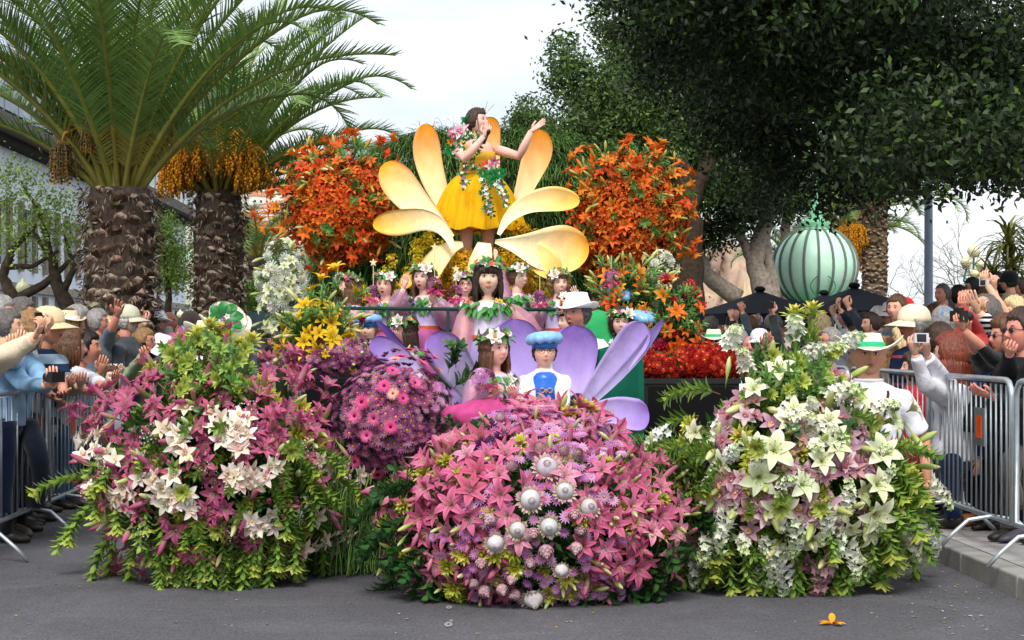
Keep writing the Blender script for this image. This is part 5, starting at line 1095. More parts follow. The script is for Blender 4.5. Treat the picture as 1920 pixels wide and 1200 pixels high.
t, b = lowbed('tall orange lilies and green buds at right of the float behind the blue beret', 1180, 570, 12.1, 55, 68, .22, 'orange_lilies', LB+LG)
b.scatter('orange', 22, 22, lift=.05, rmax=1.1); b.scatter('gbud', 60, 24, lift=.06, rmax=1.15); branches(b, 'lean', [(x, rnd.uniform(520,600), rnd.uniform(50,130), rnd.uniform(.7,1)) for x in range(1130,1240,7)], 55); b.scatter('ycl2', 8, 9, reg=(1210,600,10,30), lift=.05); b.scatter('yellow', 8, 14, reg=(1195,600,20,30), lift=.05)
t, b = lowbed('spray of crimson torch flowers above red and orange blooms at right of the float', 1262, 625, 11.6, 46, 92, .25, 'torch_spray', LG+['#5a2a1c'])
for (x, y, s_) in [(1252,540,17),(1290,560,17),(1283,545,12),(1276,565,10),(1243,648,15),(1300,580,12),(1262,570,10),(1225,660,12)]: b.put('torch', x, y, s_, .06, .2, n=(0,-.4,.8))
b.scatter('orange', 26, 20, lift=.05, rmax=1.0); b.scatter('rmum', 60, 9, reg=(1262,680,30,22), lift=.04, mind=6); branches(b, 'lean', [(rnd.uniform(1230,1300), rnd.uniform(560,650), rnd.uniform(50,130), rnd.uniform(.6,.9)) for _ in range(24)], 55); b.scatter('gbud', 20, 18, lift=.05)
t, b = lowbed('dense row of red chrysanthemums on the right planter box', 1330, 683, 11.2, 70, 32, .22, 'red_bed', LG+['#4a1a14'])
b.scatter('rmum', 190, 8.5, lift=.03, mind=5.5, rmax=1.05); b.scatter('red' if 'red' in K else 'orange', 0, 10)
branches(b, 'lean', [(x, 700, rnd.uniform(40,140), rnd.uniform(.4,.7)) for x in range(1270,1395,6)], 42)
t, b = lowbed('second patch of red chrysanthemums beside the torch flowers', 1240, 690, 11.1, 40, 22, .2, 'red_patch', LG)
b.scatter('rmum', 70, 8, lift=.03, mind=5)
# the loose orchid and petals on the road
q = P(1560, 1172, gD(1172)); t = thing('fallen_orchid', 'single yellow orange orchid bloom lying on the asphalt at lower right', 'flower', (q.x, q.y, 0))
mb = MB(); 
for k, (a, e) in enumerate([(80,60),(150,8),(200,5),(-20,6),(-60,10)]): mb.petal(R(a), .07, .036, e, e*.3-5, .3, h('#e8960f'), h('#f2b21e'), None, nu=4, nv=3, r0=.004, z0=.008)
mb.build('petal', mPetal, t); mb = MB(); mb.petal(R(-70), .035, .03, 40, -20, .5, h('#a8380f'), h('#d8601a')); mb.build('lip', mPetal, t, loc=(0,0,.008))
mb = MB()
for i in range(230):
    py = rnd.uniform(1010, 1195); px = rnd.choice([rnd.uniform(0, 1920), rnd.gauss(1780, 70)]); D = gD(py); q = P(px, py, D)
    if q.x > KX+DRIFT*D-.05: continue
    a = rnd.uniform(0, 6.28); s_ = rnd.uniform(.004,.018); c = h(rnd.choice(['#b9b2a0','#8a8a50','#c9a23a','#a89a8c','#c9c4bc','#7a6a4a']))
    mb.add([(q.x+math.cos(a)*s_, D+math.sin(a)*s_*1.3, .005), (q.x-math.sin(a)*s_*.5, D+math.cos(a)*s_*.5, .008), (q.x-math.cos(a)*s_, D-math.sin(a)*s_*1.3, .005), (q.x+math.sin(a)*s_*.5, D-math.cos(a)*s_*.5, .006)], [(0,1,2,3)], c)
o = mb.build('petal_litter', mLeaf, smooth=False, kind='stuff'); setp(o, 'scattered petals and leaf scraps on the road', 'litter')
mb = MB()
for (px, py, r) in ((841,1172,.024),(842,1140,.018),(846,1165,.010)):
    D = gD(py); q = P(px, py, D)
    for k in range(7):
        a = k*.9; mb.add([(q.x+math.cos(a)*r*.6+math.cos(b_)*r*.45, D+math.sin(a)*r*2.2+math.sin(b_)*r*1.1, .004+.0002*k) for b_ in np.linspace(0, 5.2, 6)], [(0,1,2,3,4,5)], h('#8f8d8c'))
o = mb.build('paint_marks', mSlab, smooth=False); setp(o, kind='structure')
# ------------------------------------------------------------------ people
def sstep(a, b, x): t = np.clip((x-a)/(b-a), 0, 1); return t*t*(3-2*t)
def head_grid(nu, nv):
    u = np.linspace(0, 2*np.pi, nu, endpoint=False); az = u-.42*np.sin(u); v = np.linspace(0, np.pi, nv+1)
    A, B = np.meshgrid(az, v, indexing='xy'); x = np.sin(A)*np.sin(B); y = -np.cos(A)*np.sin(B); z = np.cos(B)
    F_ = [[j*nu+i, (j+1)*nu+i, (j+1)*nu+(i+1) % nu, j*nu+(i+1) % nu] for j in range(nv) for i in range(nu)]
    return x.ravel(), y.ravel(), z.ravel(), F_
HG = {k: head_grid(*v) for k, v in {'hi': (56, 44), 'mid': (36, 28), 'lo': (24, 18)}.items()}
def g2(X, Z, x0, z0, sx, sz): return np.exp(-((X-x0)/sx)**2-((Z-z0)/sz)**2)
def head_shape(x, y, z, child=False, fat=1.0):
    t = np.clip(-z, 0, 1); jw = 1-(.30 if not child else .19)*t**1.6
    X = x*.084*jw*fat; Y = y*np.where(y < 0, .090, .106); Z = z*(.114 if not child else .109)
    Y = np.where((y > 0) & (z < -.15), Y*(1-.5*sstep(.15, .9, -z)), Y); Y = np.where(y < 0, Y*(1+.10*sstep(.3, .9, -z)), Y)
    return X, Y, Z
def make_head(q, skin, child, fem, mouth, beard, lips, fat=1.0, brow=None):
    x, y, z, F_ = HG[q]; X, Y, Z = head_shape(x, y, z, child, fat); fr = sstep(.05, .5, -y)
    d = .022*g2(X,Z,0,-.020,.0105,.014)+.010*g2(X,Z,0,0,.008,.022)+.006*(g2(X,Z,.012,-.026,.007,.007)+g2(X,Z,-.012,-.026,.007,.007))
    d = d*(.72 if child else 1)-.010*(g2(X,Z,.031,.010,.017,.010)+g2(X,Z,-.031,.010,.017,.010))+.005*(g2(X,Z,.03,.028,.02,.008)+g2(X,Z,-.03,.028,.02,.008))
    d += .0055*g2(X,Z,0,-.052,.019,.0045)+.0055*g2(X,Z,0,-.062,.015,.0045)-.003*g2(X,Z,0,-.0565,.022,.0022)-.003*g2(X,Z,0,-.075,.02,.006)+.007*g2(X,Z,0,-.095,.02,.014)+.004*(g2(X,Z,.042,-.022,.02,.022)+g2(X,Z,-.042,-.022,.02,.022))
    if child: d += .004*(g2(X,Z,.040,-.035,.02,.02)+g2(X,Z,-.040,-.035,.02,.02))
    Y = Y-d*fr; V = np.stack([X, Y, Z], 1); C = np.tile(skin, (len(X), 1))
    def paint(m, col): 
        nonlocal C
        m = np.clip(m*fr, 0, 1)[:, None]; C = C*(1-m)+np.array(col)*m
    red = tuple(np.clip(np.array(skin)*np.array([1.12,.80,.76]), 0, 1))
    paint(.55*(g2(X,Z,.042,-.028,.02,.018)+g2(X,Z,-.042,-.028,.02,.018)+.8*g2(X,Z,0,-.024,.012,.01)), red)
    lc = lips or tuple(np.array(skin)*(np.array([.80,.38,.38]) if fem or child else np.array([.72,.46,.44]))); paint(1.0*(g2(X,Z,0,-.0515,.019,.0048)+g2(X,Z,0,-.062,.016,.005)), lc)
    dk = tuple(np.array(skin)*.42); paint(.9*g2(X,Z,0,-.0567,.020,.0018), dk)
    paint(.45*(g2(X,Z,.031,.012,.016,.009)+g2(X,Z,-.031,.012,.016,.009)), tuple(np.array(skin)*.62))
    if beard:
        m = sstep(-.035,-.05,Z)*1.0*(1-g2(X,Z,0,-.057,.022,.009)*.8)+.8*g2(X,Z,0,-.042,.026,.006); paint(np.clip(m,0,1)*beard[1], beard[0])
    mb = MB(); mb.add([Vector(v) for v in V], F_, [tuple(c) for c in C]); sk_ = skin
    bc = brow or (.03,.02,.015)
    for s in (-1, 1):
        yy = -.0755*(1 if not child else .98)
        mb.ell((s*.031, yy-.001, .009), (.0140,.0075,.0072 if fem or child else .0060), 10, 6, (.62,.60,.58))
        mb.ell((s*.031, yy-.0055, .009), (.0064,.0045,.0066), 8, 5, (.025,.017,.012))
        mb.tube([(s*.017, yy-.003, .010), (s*.024, yy-.0065, .0150), (s*.033, yy-.0065, .0162), (s*.045, yy-.001, .011)], [.0015,.0028 if fem else .0022,.0028 if fem else .0022,.001], 4, (.03,.018,.014))
        mb.tube([(s*.014, -.0855, .027), (s*.028, -.0855, .0325), (s*.042, -.074, .030), (s*.050, -.066, .024)], [.002,.0034,.003,.001], 5, bc)
        mb.ell((s*.0765*fat, .012, -.004), (.010,.018,.030), 8, 6, skin)
    lcol = tuple(np.clip(np.array(lc)*np.array([1.0,.92,.92]), 0, 1)); ys_ = 0 if not child else .0012
    if mouth != 'open':
        mb.tube([(x_, -.0838-ys_+abs(x_)*.28, -.0525+.0015*math.cos(x_*170)) for x_ in (-.019,-.011,-.004,.004,.011,.019)], [.0008,.0028,.0036,.0036,.0028,.0008], 6, lcol); mb.tube([(x_, -.0835-ys_+abs(x_)*.30, -.0600) for x_ in (-.017,-.009,0,.009,.017)], [.0008,.0038,.0046,.0038,.0008], 6, lcol)
        mb.tube([(x_, -.0868-ys_+abs(x_)*.33, -.0562) for x_ in (-.017,-.008,0,.008,.017)], [.0006,.0012,.0014,.0012,.0006], 4, tuple(np.array(sk_)*.35))
    else: mb.tube([(.017*math.cos(a), -.0850+.004*abs(math.cos(a)), -.060+.0145*math.sin(a)) for a in np.linspace(0, 2*math.pi, 15)[:-1]], .0032, 5, lcol, closed=True)
    if mouth == 'open': mb.ell((0,-.0875,-.060), (.0145,.006,.0125), 10, 6, (.11,.015,.02)); mb.tube([(x_,-.0925+.004*abs(x_/.012),-.0525) for x_ in (-.011,-.004,.004,.011)], .0022, 4, (.8,.78,.74))
    if mouth == 'smile': mb.tube([(x_, -.0885+abs(x_)*.45, -.0585+x_*x_*18) for x_ in (-.018,-.009,0,.009,.018)], [.001,.003,.0036,.003,.001], 5, (.78,.76,.72)) 
    return mb
def hair_mesh(q, style, col, seed, child=False):
    r_ = np.random.RandomState(seed); x, y, z, F_ = HG['mid' if q != 'hi' else 'hi']; X, Y, Z = head_shape(x, y, z, child)
    az = np.arctan2(np.abs(x), -y)   # 0 front, pi back
    line = {'short': .50-1.15*sstep(.7,1.5,az)-.15*sstep(1.6,2.6,az), 'long': .52-1.45*sstep(.75,1.35,az), 'bob': .50-1.5*sstep(.7,1.25,az), 'bun': .50-1.0*sstep(.8,1.5,az)-.2*sstep(1.6,2.6,az), 'curly': .42-1.15*sstep(.7,1.3,az)-.2*sstep(1.7,2.6,az), 'fringe': .22-1.3*sstep(.65,1.2,az), 'bald': .95-1.30*sstep(.9,1.5,az)+.0*az, 'thin': .62-1.15*sstep(.8,1.5,az)-.1*az*0}[style]
    if style == 'bald': top = z > .35; 
    n = np.sin(x*23+seed)*np.sin(z*19+seed*2)*.5+r_.normal(size=x.shape)*.25
    m = sstep(line-.06, line+.08, z+n*.05)
    if style == 'bald': m = m*(1-sstep(.30,.5,z))
    th = {'short': .013, 'long': .018, 'bob': .026, 'bun': .012, 'curly': .034, 'fringe': .019, 'bald': .006, 'thin': .009}[style]
    off = m*(th*(1+.35*n)+.004*np.sin(np.arctan2(x,-y)*17))-.012*(1-m); S = 1+off/.09
    V = np.stack([X*S, Y*S, Z*S+m*.004], 1); V[:, 2] = np.where(z > .5, V[:, 2], V[:, 2]); mb = MB()
    sh = 1+.35*n[:, None]; C = np.clip(np.tile(col, (len(x),1))*sh, 0, 1); mb.add([Vector(v) for v in V], F_, [tuple(c) for c in C])
    R_ = random.Random(seed)
    def lock(p0, p1, p2, r0, r1, w=1): mb.tube([p0, (Vector(p0)+Vector(p1))/2+Vector((0,.004,0)), p1, (Vector(p1)+Vector(p2))/2, p2], [r0, r0*1.1, r0, (r0+r1)/2, r1], 5, jit(col, .3))
    if style == 'long':
        for k in range(26):
            a = R(60+240*k/25); px_, py_ = math.sin(a)*.083, -math.cos(a)*.098; ln = R_.uniform(.20,.30)
            lock((px_*.95, py_*.95, -.01), (px_*1.08, py_*1.02, -.10), (px_*1.15+R_.uniform(-.015,.015), py_*1.0+.012, -.06-ln), .019, .006)
    if style == 'bob':
        for k in range(24):
            a = R(62+236*k/23); px_, py_ = math.sin(a)*.088, -math.cos(a)*.10; lock((px_, py_, .02), (px_*1.14, py_*1.1, -.05), (px_*1.0, py_*.98, -.115+R_.uniform(-.012,.012)), .018, .009)
    if style == 'bun': mb.ell((0,.118,.025), (.042,.038,.045), 12, 8, col); [mb.tube([(s*.07,-.045,.04),(s*.082,-.05,-.02),(s*.078,-.05,-.085)], [.004,.005,.001], 4, col) for s in (-1,1)]
    if style == 'curly':
        for k in range(150):
            v = Vector((R_.gauss(0,1), R_.gauss(.25,1), R_.gauss(.25,.9))).normalized()
            if v.y < -.35 and v.z < .62: continue
            mb.ell(Vector((v.x*.098, v.y*.118, v.z*.135+.0)), R_.uniform(.013,.021), 5, 4, jit(col, .35))
    if style in ('fringe',):
        for k in range(13):
            a = R(-62+124*k/12); lock((math.sin(a)*.078, -math.cos(a)*.086, .085), (math.sin(a)*.083, -math.cos(a)*.100, .06), (math.sin(a)*.080, -math.cos(a)*.096, .032+R_.uniform(-.006,.006)), .011, .004)
        for k in range(22):
            a = R(66+228*k/21); px_, py_ = math.sin(a)*.084, -math.cos(a)*.098; lock((px_, py_, .0), (px_*1.08, py_*1.03, -.08), (px_*1.1, py_*1.0+.005, -.17+R_.uniform(-.02,.02)), .018, .007)
    return mb
def hat_mesh(kind, col, seed=0):
    mb = MB(); c = h(col); r_ = random.Random(seed)
    sc = lambda k: lerp((0,0,0), c, k)
    if kind == 'cap':
        mb.lathe([(.001,.134),(.035,.131),(.064,.114),(.082,.086),(.089,.05),(.089,.024),(.083,.022)], 20, c, fn=lambda p,a,r,z: Vector((p.x*.96, p.y*1.14+.004, p.z)))
        pts = []; 
        for i in range(9):
            a = R(-66+132*i/8)
            for j in range(4): rr = .086+.075*(j/3)*max(.05, math.cos(a))**.6; pts.append(Vector((math.sin(a)*rr*.94, -math.cos(a)*rr*1.12, .034-.030*j/3-abs(math.sin(a))**2*.012)))
        fs = [(i*4+j, i*4+j+1, i*4+5+j, i*4+4+j) for i in range(8) for j in range(3)]; mb.add(pts+[p-Vector((0,0,.005)) for p in pts], fs+[tuple(x+36 for x in f[::-1]) for f in fs]+[(i*4+3, i*4+39, i*4+43, i*4+7) for i in range(8)], sc(.92))
        mb.ell((0,.004,.134), (.007,.007,.003), 6, 4, c)
    elif kind in ('straw', 'fedora', 'white_top'):
        br = {'straw': .175, 'fedora': .135, 'white_top': .128}[kind]; up = {'straw': .045, 'fedora': .018, 'white_top': .02}[kind]; hh = {'straw': .132, 'fedora': .130, 'white_top': .145}[kind]; tp = {'straw': .068, 'fedora': .066, 'white_top': .062}[kind]
        def fn(p, a, r, z): k = max(0, (r-.10)/(br-.10)); s = abs(math.cos(a)); return Vector((p.x*(1.02 if k else .94), p.y*(1.14 if r < .12 else 1.08), p.z+up*k*k*(s**2*2.2-.5)-(.014*math.exp(-(p.x/.025)**2) if z > hh-.02 and r < .05 else 0)))
        mb.lathe([(.001,hh-.008),(tp*.6,hh-.003),(tp,hh-.008),(tp+.006,hh-.03),(.084,.07),(.088,.045),(.11,.042),(br*.85,.040),(br,.043),(br+.001,.037),(br*.85,.034),(.088,.034)], 28, c, fn=fn)
        rb = {'straw': '#2fae7a', 'fedora': '#e3e3e6', 'white_top': '#dcdce0'}[kind]; mb.lathe([(.0868,.074),(.0885,.072),(.0905,.049),(.090,.046)], 28, h(rb), fn=lambda p,a,r,z: Vector((p.x*.96, p.y*1.15, p.z)))
    elif kind == 'bucket':
        mb.lathe([(.001,.145),(.06,.143),(.076,.13),(.09,.05),(.094,.045),(.118,.012),(.120,.008),(.115,.01),(.09,.042)], 22, c, fn=lambda p,a,r,z: Vector((p.x*.96, p.y*1.12, p.z+.002*math.sin(a*5))))
    elif kind == 'beret':
        lt = h('#7fb0e4'); dkb = h('#1668c0')
        mb.lathe([(.082,.045),(.086,.035),(.092,.060),(.092,.082)], 30, dkb, fn=lambda p,a,r,z: Vector((p.x*.97, p.y*1.13, p.z+.003*math.sin(a*12))))
        mb.lathe([(.090,.074),(.108,.066),(.124,.080),(.124,.104),(.108,.126),(.066,.143),(.001,.149)], 40, lt, fn=lambda p,a,r,z: Vector((p.x*(1+.035*math.sin(a*11)*(r > .1)), p.y*1.1*(1+.035*math.sin(a*11)*(r > .1)), p.z+.006*math.sin(a*11+1)*(r > .1)-.012*math.cos(a-2.2)*(r/.14))))
    elif kind == 'scarf': mb.lathe([(.001,.138),(.05,.130),(.082,.09),(.092,.04),(.088,.0)], 20, c, fn=lambda p,a,r,z: Vector((p.x*.98, p.y*1.14+.004, p.z)))
    return mb
def hand(mb, w, d, pn, side, skin, pose='relaxed', sc=1.0):
    """w wrist, d direction to the fingers, pn palm normal, side +1/-1 puts the thumb"""
    d = Vector(d).normalized(); pn = Vector(pn); pn = (pn-d*pn.dot(d)); pn = pn.normalized() if pn.length > 1e-4 else d.orthogonal().normalized(); s = d.cross(pn)*side
    W = lambda a, b, c: w+(d*a+s*b+pn*c)*sc
    mb.tube([W(-.02,0,0), W(.015,0,0), W(.05,0,0), W(.088,0,.002), W(.096,0,.002)], [(.021*sc,.016*sc),(.026*sc,.016*sc),(.037*sc,.016*sc),(.040*sc,.013*sc),(.034*sc,.009*sc)], 8, skin, ref=s)
    curl = {'relaxed': .35, 'grip': 1.15, 'open': .06, 'point': 1.3, 'fist': 1.5, 'flat': .15}[pose]
    for k, (b, ln) in enumerate(((.030,.072),(.010,.080),(-.011,.075),(-.030,.058))):
        c = curl; 
        if pose == 'point' and k == 0: c = .05
        spread = (.10*(1.5-k) if pose == 'open' else .03*(1.5-k)); p = W(.088, b, 0); dd = (d+s*spread).normalized(); pts = [w+(d*.06+s*b*.9)*sc, p]; a = c*.55
        for j, q in enumerate((.45,.32,.23)):
            p = p+(dd*math.cos(a)+pn*math.sin(a))*ln*q*sc; pts.append(p); a += c*.75
        mb.tube(pts, [.0095*sc,.0095*sc,.0085*sc,.0078*sc,.0062*sc], 6, skin)
    a = curl*.5; p0 = W(.02,.022,.003); p1 = W(.048,.048,.010+.01*a); p2 = W(.074,.058-.02*a,.016+.022*a); p3 = W(.093,.060-.035*a,.018+.03*a)
    mb.tube([p0,p1,p2,p3], [.013*sc,.0115*sc,.0095*sc,.007*sc], 6, skin)
def ik(S, T, l1, l2, pole):
    v = T-S; dst = v.length; m = (l1+l2)*.995
    if dst > m: k = dst/m; l1 *= k; l2 *= k; 
    if dst < 1e-4: v = Vector((0,0,-1)); dst = .01
    dst = max(dst, abs(l1-l2)+.01); a = (l1*l1-l2*l2+dst*dst)/(2*dst); hgt = math.sqrt(max(0, l1*l1-a*a)); u = v.normalized(); p = pole-u*pole.dot(u); p.normalize(); return S+u*a+p*hgt
SK = {'fair': h('#dba58c'), 'pale': h('#e6b8a2'), 'tan': h('#cb9078'), 'olive': h('#b98468'), 'red': h('#d08c78'), 'child': h('#eec0aa')}
HC = {'black': h('#17120f'), 'dark': h('#3a281d'), 'brown': h('#5a3b26'), 'light': h('#8f6b46'), 'blond': h('#b8935e'), 'grey': h('#8b8885'), 'dgrey': h('#5c5753'), 'white': h('#bdbab6'), 'auburn': h('#713524'), 'fair': h('#c9b083')}
SHARE = {}
PEOPLE = []
def person(label, px, py, D, hp=None, yaw=0, pitch=0, rollh=0, ground=0, hair=('short','brown'), hat=None, top='#444444', topmat=None, sleeve='long', bottom='#23262e', armL=None, armR=None, skin='fair', child=False, fem=False, q='mid', mouth=None, beard=None, glasses=None, legs='simple', wf=1.0, lean=0, group=None, seat=None, dress=None, brow=None, fat=1.0, name='person', byaw=None, lips=None, extras=None, hands=('relaxed','relaxed'), cat=None, hatcol='#e8e0cc', drop=0):
    """px,py head centre in the picture; D distance; yaw 0 looks at the camera, +90 to picture right"""
    hc = P(px, py, D); s = F/D; hk = (hp/s/.24) if hp else 1.0; hk = min(1.28, max(.74, hk)); sk = SK[skin]; sk = tuple(x*rnd.uniform(.93,1.05) for x in sk)
    if seat is None: H = (hc.z-ground)/.93; 
    else: H = (hc.z-seat)/.43                       # sitting: hips rest on the seat
    Hs = H if 0.9 < H < 2.15 else max(.95, min(1.95, H)); yb = R(yaw if byaw is None else byaw)
    Rb = Matrix.Rotation(yb, 3, 'Z'); fwd = Rb @ Vector((0,-1,0)); rt = Rb @ Vector((-1,0,0))   # rt: the person's own right hand side
    W_ = Hs*wf if hp is None else (Hs*.5+1.68*hk*.5 if not child else Hs*.6+1.3*hk*.4)*wf
    base = Vector((hc.x, hc.y, 0)); head_c = hc; L_ = R(lean)
    up = (Vector((0,0,1))*math.cos(L_)+fwd*math.sin(L_)); nb = head_c-up*(.030*W_+.108*hk)-fwd*.014*W_   # base of the neck
    Lt = .30*W_*(1 if not child else .95); hip = nb-up*Lt*1.05
    if seat is None: hip.z = max(hip.z, ground+.40*Hs) if lean < 25 else max(hip.z, ground+.4*Hs)
    t = thing(name, label, cat or ('girl' if child and fem else 'boy' if child else 'woman' if fem else 'man'), (hip.x, hip.y, ground if seat is None else seat), 0, group); o_ = Vector(t.location)
    gf = {}
    def sh(c): return c-o_
    X = rt; Yv = fwd; sw = .118*W_
    def ring(c, rx, ry): return (c, (rx*W_, ry*W_))
    spine = [ring(hip-up*.03*W_, .088, .066), ring(hip+up*.05*W_, .093, .068), ring(hip.lerp(nb, .40), .080 if fem else .086, .060), ring(hip.lerp(nb, .68), .098, .068), ring(hip.lerp(nb, .86), .108, .062), ring(hip.lerp(nb, .95), .085, .052), ring(nb, .042, .040)]
    SR = nb-up*.052*W_+X*sw*.93; SL = nb-up*.052*W_-X*sw*.93
    l1, l2 = .172*W_, .150*W_
    def tgt(a, side, S):
        if a is None: return S+Vector((0,0,-1))*(l1+l2)*.97+X*side*.045*W_+Yv*.045*W_
        if a[0] == 'px': return P(a[1], a[2], a[3])
        return nb+(X*a[0]*side+Yv*a[1]+Vector((0,0,a[2])))*W_       # local, outwards / forward / up
    arms = []
    for side, S, a, hp_ in ((1, SR, armR, hands[1]), (-1, SL, armL, hands[0])):
        if a == 'none': continue
        T = tgt(a, side, S); pole = -Vector((0,0,1))*1.0+X*side*.55-Yv*.15
        if a is not None and a[0] == 'px' and len(a) > 4: pole = Vector(a[4])
        E = ik(S, T, l1, l2, pole); arms.append((side, S, E, T, hp_, a))
    bodym = MB(); tm = MB(); k = 1.0
    bodym.tube([sh(c) for c, r in spine], [(r[0]*.86, r[1]*.86) for c, r in spine], 12, sk, ref=X)
    nk = nb+(head_c-nb)*.70-fwd*.0; bodym.tube([sh(nb-up*.03*W_), sh(nb+up*.02*W_), sh(nk+fwd*.0)], [.040*W_*(1.1 if not fem else .95)*fat, .033*W_*fat, .033*W_*fat], 12, sk)
    for side, S, E, T, hp_, a in arms:
        bodym.tube([sh(S), sh(S.lerp(E,.35)), sh(E), sh(E.lerp(T,.3)), sh(T)], [.028*W_, .027*W_, .0215*W_, .0225*W_, .0145*W_], 9, sk)
        fd = (T-E).normalized(); pn = (head_c-T) if a is not None else (nb-T)
        if hp_ in ('grip','relaxed','open') and a is not None: fdd = (fd+Vector((0,0,.55 if T.z > nb.z-.1*W_ else 0))).normalized()
        else: fdd = fd
        if a is not None and len(a) > 5: fdd = Vector(a[5]); pn = Vector(a[6])
        if hp_ == 'wavecam': pn = Vector((0,-1,.1)); hp_ = 'open'; fdd = (fd+Vector((0,0,.3))).normalized()
        hand(bodym, sh(T), fdd, pn, side if True else -side, sk, hp_, .88*W_/1.68*(1.08 if not child else 1.0))
    # legs
    fl_ = []
    for side in (1, -1):
        hp0 = hip+X*side*.052*W_
        if seat is not None: kn = hp0+Yv*.24*W_+X*side*.02; ft = kn-Vector((0,0,.25*W_))+Yv*.03
        else: ft = Vector((hp0.x, hp0.y, ground+.045))+X*side*.02+Yv*(.03*side-lean*.002*W_); kn = hp0.lerp(ft, .48)+Yv*.02
        fl_.append((hp0, kn, ft))
    if legs != 'none':
        for hp0, kn, ft in fl_: bodym.tube([sh(hp0), sh(hp0.lerp(kn,.4)), sh(kn), sh(kn.lerp(ft,.35)), sh(ft)], [.046*W_, .044*W_, .029*W_, .030*W_, .019*W_], 8, sk)
    hm_ = make_head(q, sk, child, fem, mouth, beard, lips, fat, brow)
    Rh = Matrix.Rotation(R(yaw), 3, 'Z') @ Matrix.Rotation(R(pitch), 3, 'X') @ Matrix.Rotation(R(rollh), 3, 'Y')
    Mh = Matrix.Translation(sh(head_c)) @ (Rh*hk).to_4x4(); bodym.join(hm_, Mh)
    bodym.build('body', mSkin, t)
    if hair:
        key = ('hair', q, hair, child); hs_ = (.955 if hat and hair[0] in ('short','thin','bald','bun') else .97 if hat else 1.0)
        if key not in SHARE: SHARE[key] = hair_mesh(q, hair[0], HC[hair[1]], hash(hair[0]) % 7+len(hair[1]), child).mesh('hair', mHair)
        linkm('hair', SHARE[key], t, mat=Mh @ Matrix.Scale(hs_, 4), color=jit((1,1,1), .12))
    if hat:
        key = ('hat', hat, hatcol)
        if key not in SHARE: SHARE[key] = hat_mesh(hat, hatcol).mesh('hat' if hat not in ('cap','beret') else hat, mStraw if hat == 'straw' else (mSatin if hat == 'beret' else mCloth))
        linkm('hat' if hat not in ('cap','beret') else hat, SHARE[key], t, mat=Mh @ Matrix.Translation((0,.004,{'beret': -.016, 'straw': 0, 'white_top': .002}.get(hat, -.010))) @ Matrix.Diagonal((1.10,1.08,1.04 if hat != 'beret' else 1.15,1)))
    if glasses:
        g = MB(); dark = glasses == 'sun'
        for s_ in (-1, 1):
            if dark: g.ell((s_*.031, -.0925, .008), (.024,.005,.0165), 12, 6, (.012,.012,.014))
            else: g.tube([(s_*.031+.022*math.cos(a), -.0935+.006*abs(math.cos(a))*(1 if s_*math.cos(a) > 0 else 0), .008+.0155*math.sin(a)) for a in np.linspace(0, 2*math.pi, 14)[:-1]], .0017 if glasses != 'red' else .0024, 4, (.02,.02,.03) if glasses != 'red' else h('#8a2a2a'), closed=True)
            g.tube([(s_*.052,-.088,.012),(s_*.075,-.05,.012),(s_*.080,.01,.004)], .002, 4, (.03,.03,.03))
        g.tube([(-.010,-.0965,.012),(0,-.0985,.014),(.010,-.0965,.012)], .002, 4, (.03,.03,.03)); linkm('glasses', g.mesh('glasses', mGloss), t, mat=Mh)
    # clothes
    tc_ = h(top); tmn = topmat or mCloth
    if not dress:
        ci = .012*W_ if q != 'lo' else .010*W_
        tm.tube([sh(c) for c, r in spine[:-1]]+[sh(nb+up*.012*W_)], [(r[0]+ci*.9*(1.25 if i < 2 else 1), r[1]+ci*(1.3 if i < 3 else 1)) for i, (c, r) in enumerate(spine[:-1])]+[(.043*W_, .043*W_)], 14, tc_, ref=X)
        for side, S, E, T, hp_, a in arms:
            pts = [sh(S-X*side*.03*W_), sh(S), sh(S.lerp(E,.5))]; rr = [.040*W_, .044*W_, .040*W_]
            if sleeve == 'short': pts.append(sh(S.lerp(E,.78))); rr.append(.043*W_)
            elif sleeve in ('long', 'rolled'):
                e_ = .93 if sleeve == 'long' else .45; pts += [sh(E), sh(E.lerp(T,.45*e_)), sh(E.lerp(T,e_))]; rr += [.034*W_, .031*W_, .024*W_]
            elif sleeve == 'puff': pts += [sh(E), sh(E.lerp(T,.6)), sh(E.lerp(T,.88))]; rr = [.040*W_, .047*W_, .048*W_, .046*W_, .040*W_, .022*W_]
            tm.tube(pts, rr, 12, tc_)
        V, F_ = remesh(tm, (.0125 if q == 'hi' else .019 if q == 'mid' else .026)*max(.8, W_/1.5), 2)
        wr = .006*W_; V = V+np.stack([np.sin(V[:,2]*37+V[:,0]*21)*wr*.5, np.cos(V[:,2]*41+V[:,1]*17)*wr*.5, np.zeros(len(V))], 1)
        linkm('shirt' if sleeve != 'long' else 'jacket', npmesh('shirt', V, F_, np.tile(tc_, (len(V),1)), tmn), t)
    if legs != 'none' and not dress and bottom:
        pm_ = MB(); bc_ = h(bottom); pm_.tube([sh(hip+up*.03*W_), sh(hip-up*.02*W_), sh(hip-up*.07*W_)], [(.096*W_,.074*W_),(.1*W_,.078*W_),(.07*W_,.06*W_)], 12, bc_, ref=X)
        for hp0, kn, ft in fl_: pm_.tube([sh(hp0+Vector((0,0,.01))), sh(hp0.lerp(kn,.4)), sh(kn), sh(kn.lerp(ft,.5)), sh(ft+Vector((0,0,.03)))], [.056*W_, .052*W_, .040*W_, .037*W_, .036*W_], 10, bc_)
        if legs == 'full':
            V, F_ = remesh(pm_, .02, 2); wr = .007; V = V+np.stack([np.sin(V[:,2]*30+V[:,0]*20)*wr*.5, np.cos(V[:,2]*33)*wr*.6, np.zeros(len(V))], 1); linkm('trousers', npmesh('trousers', V, F_, np.tile(bc_, (len(V),1)), mCloth), t)
        else: pm_.build('trousers', mCloth, t)
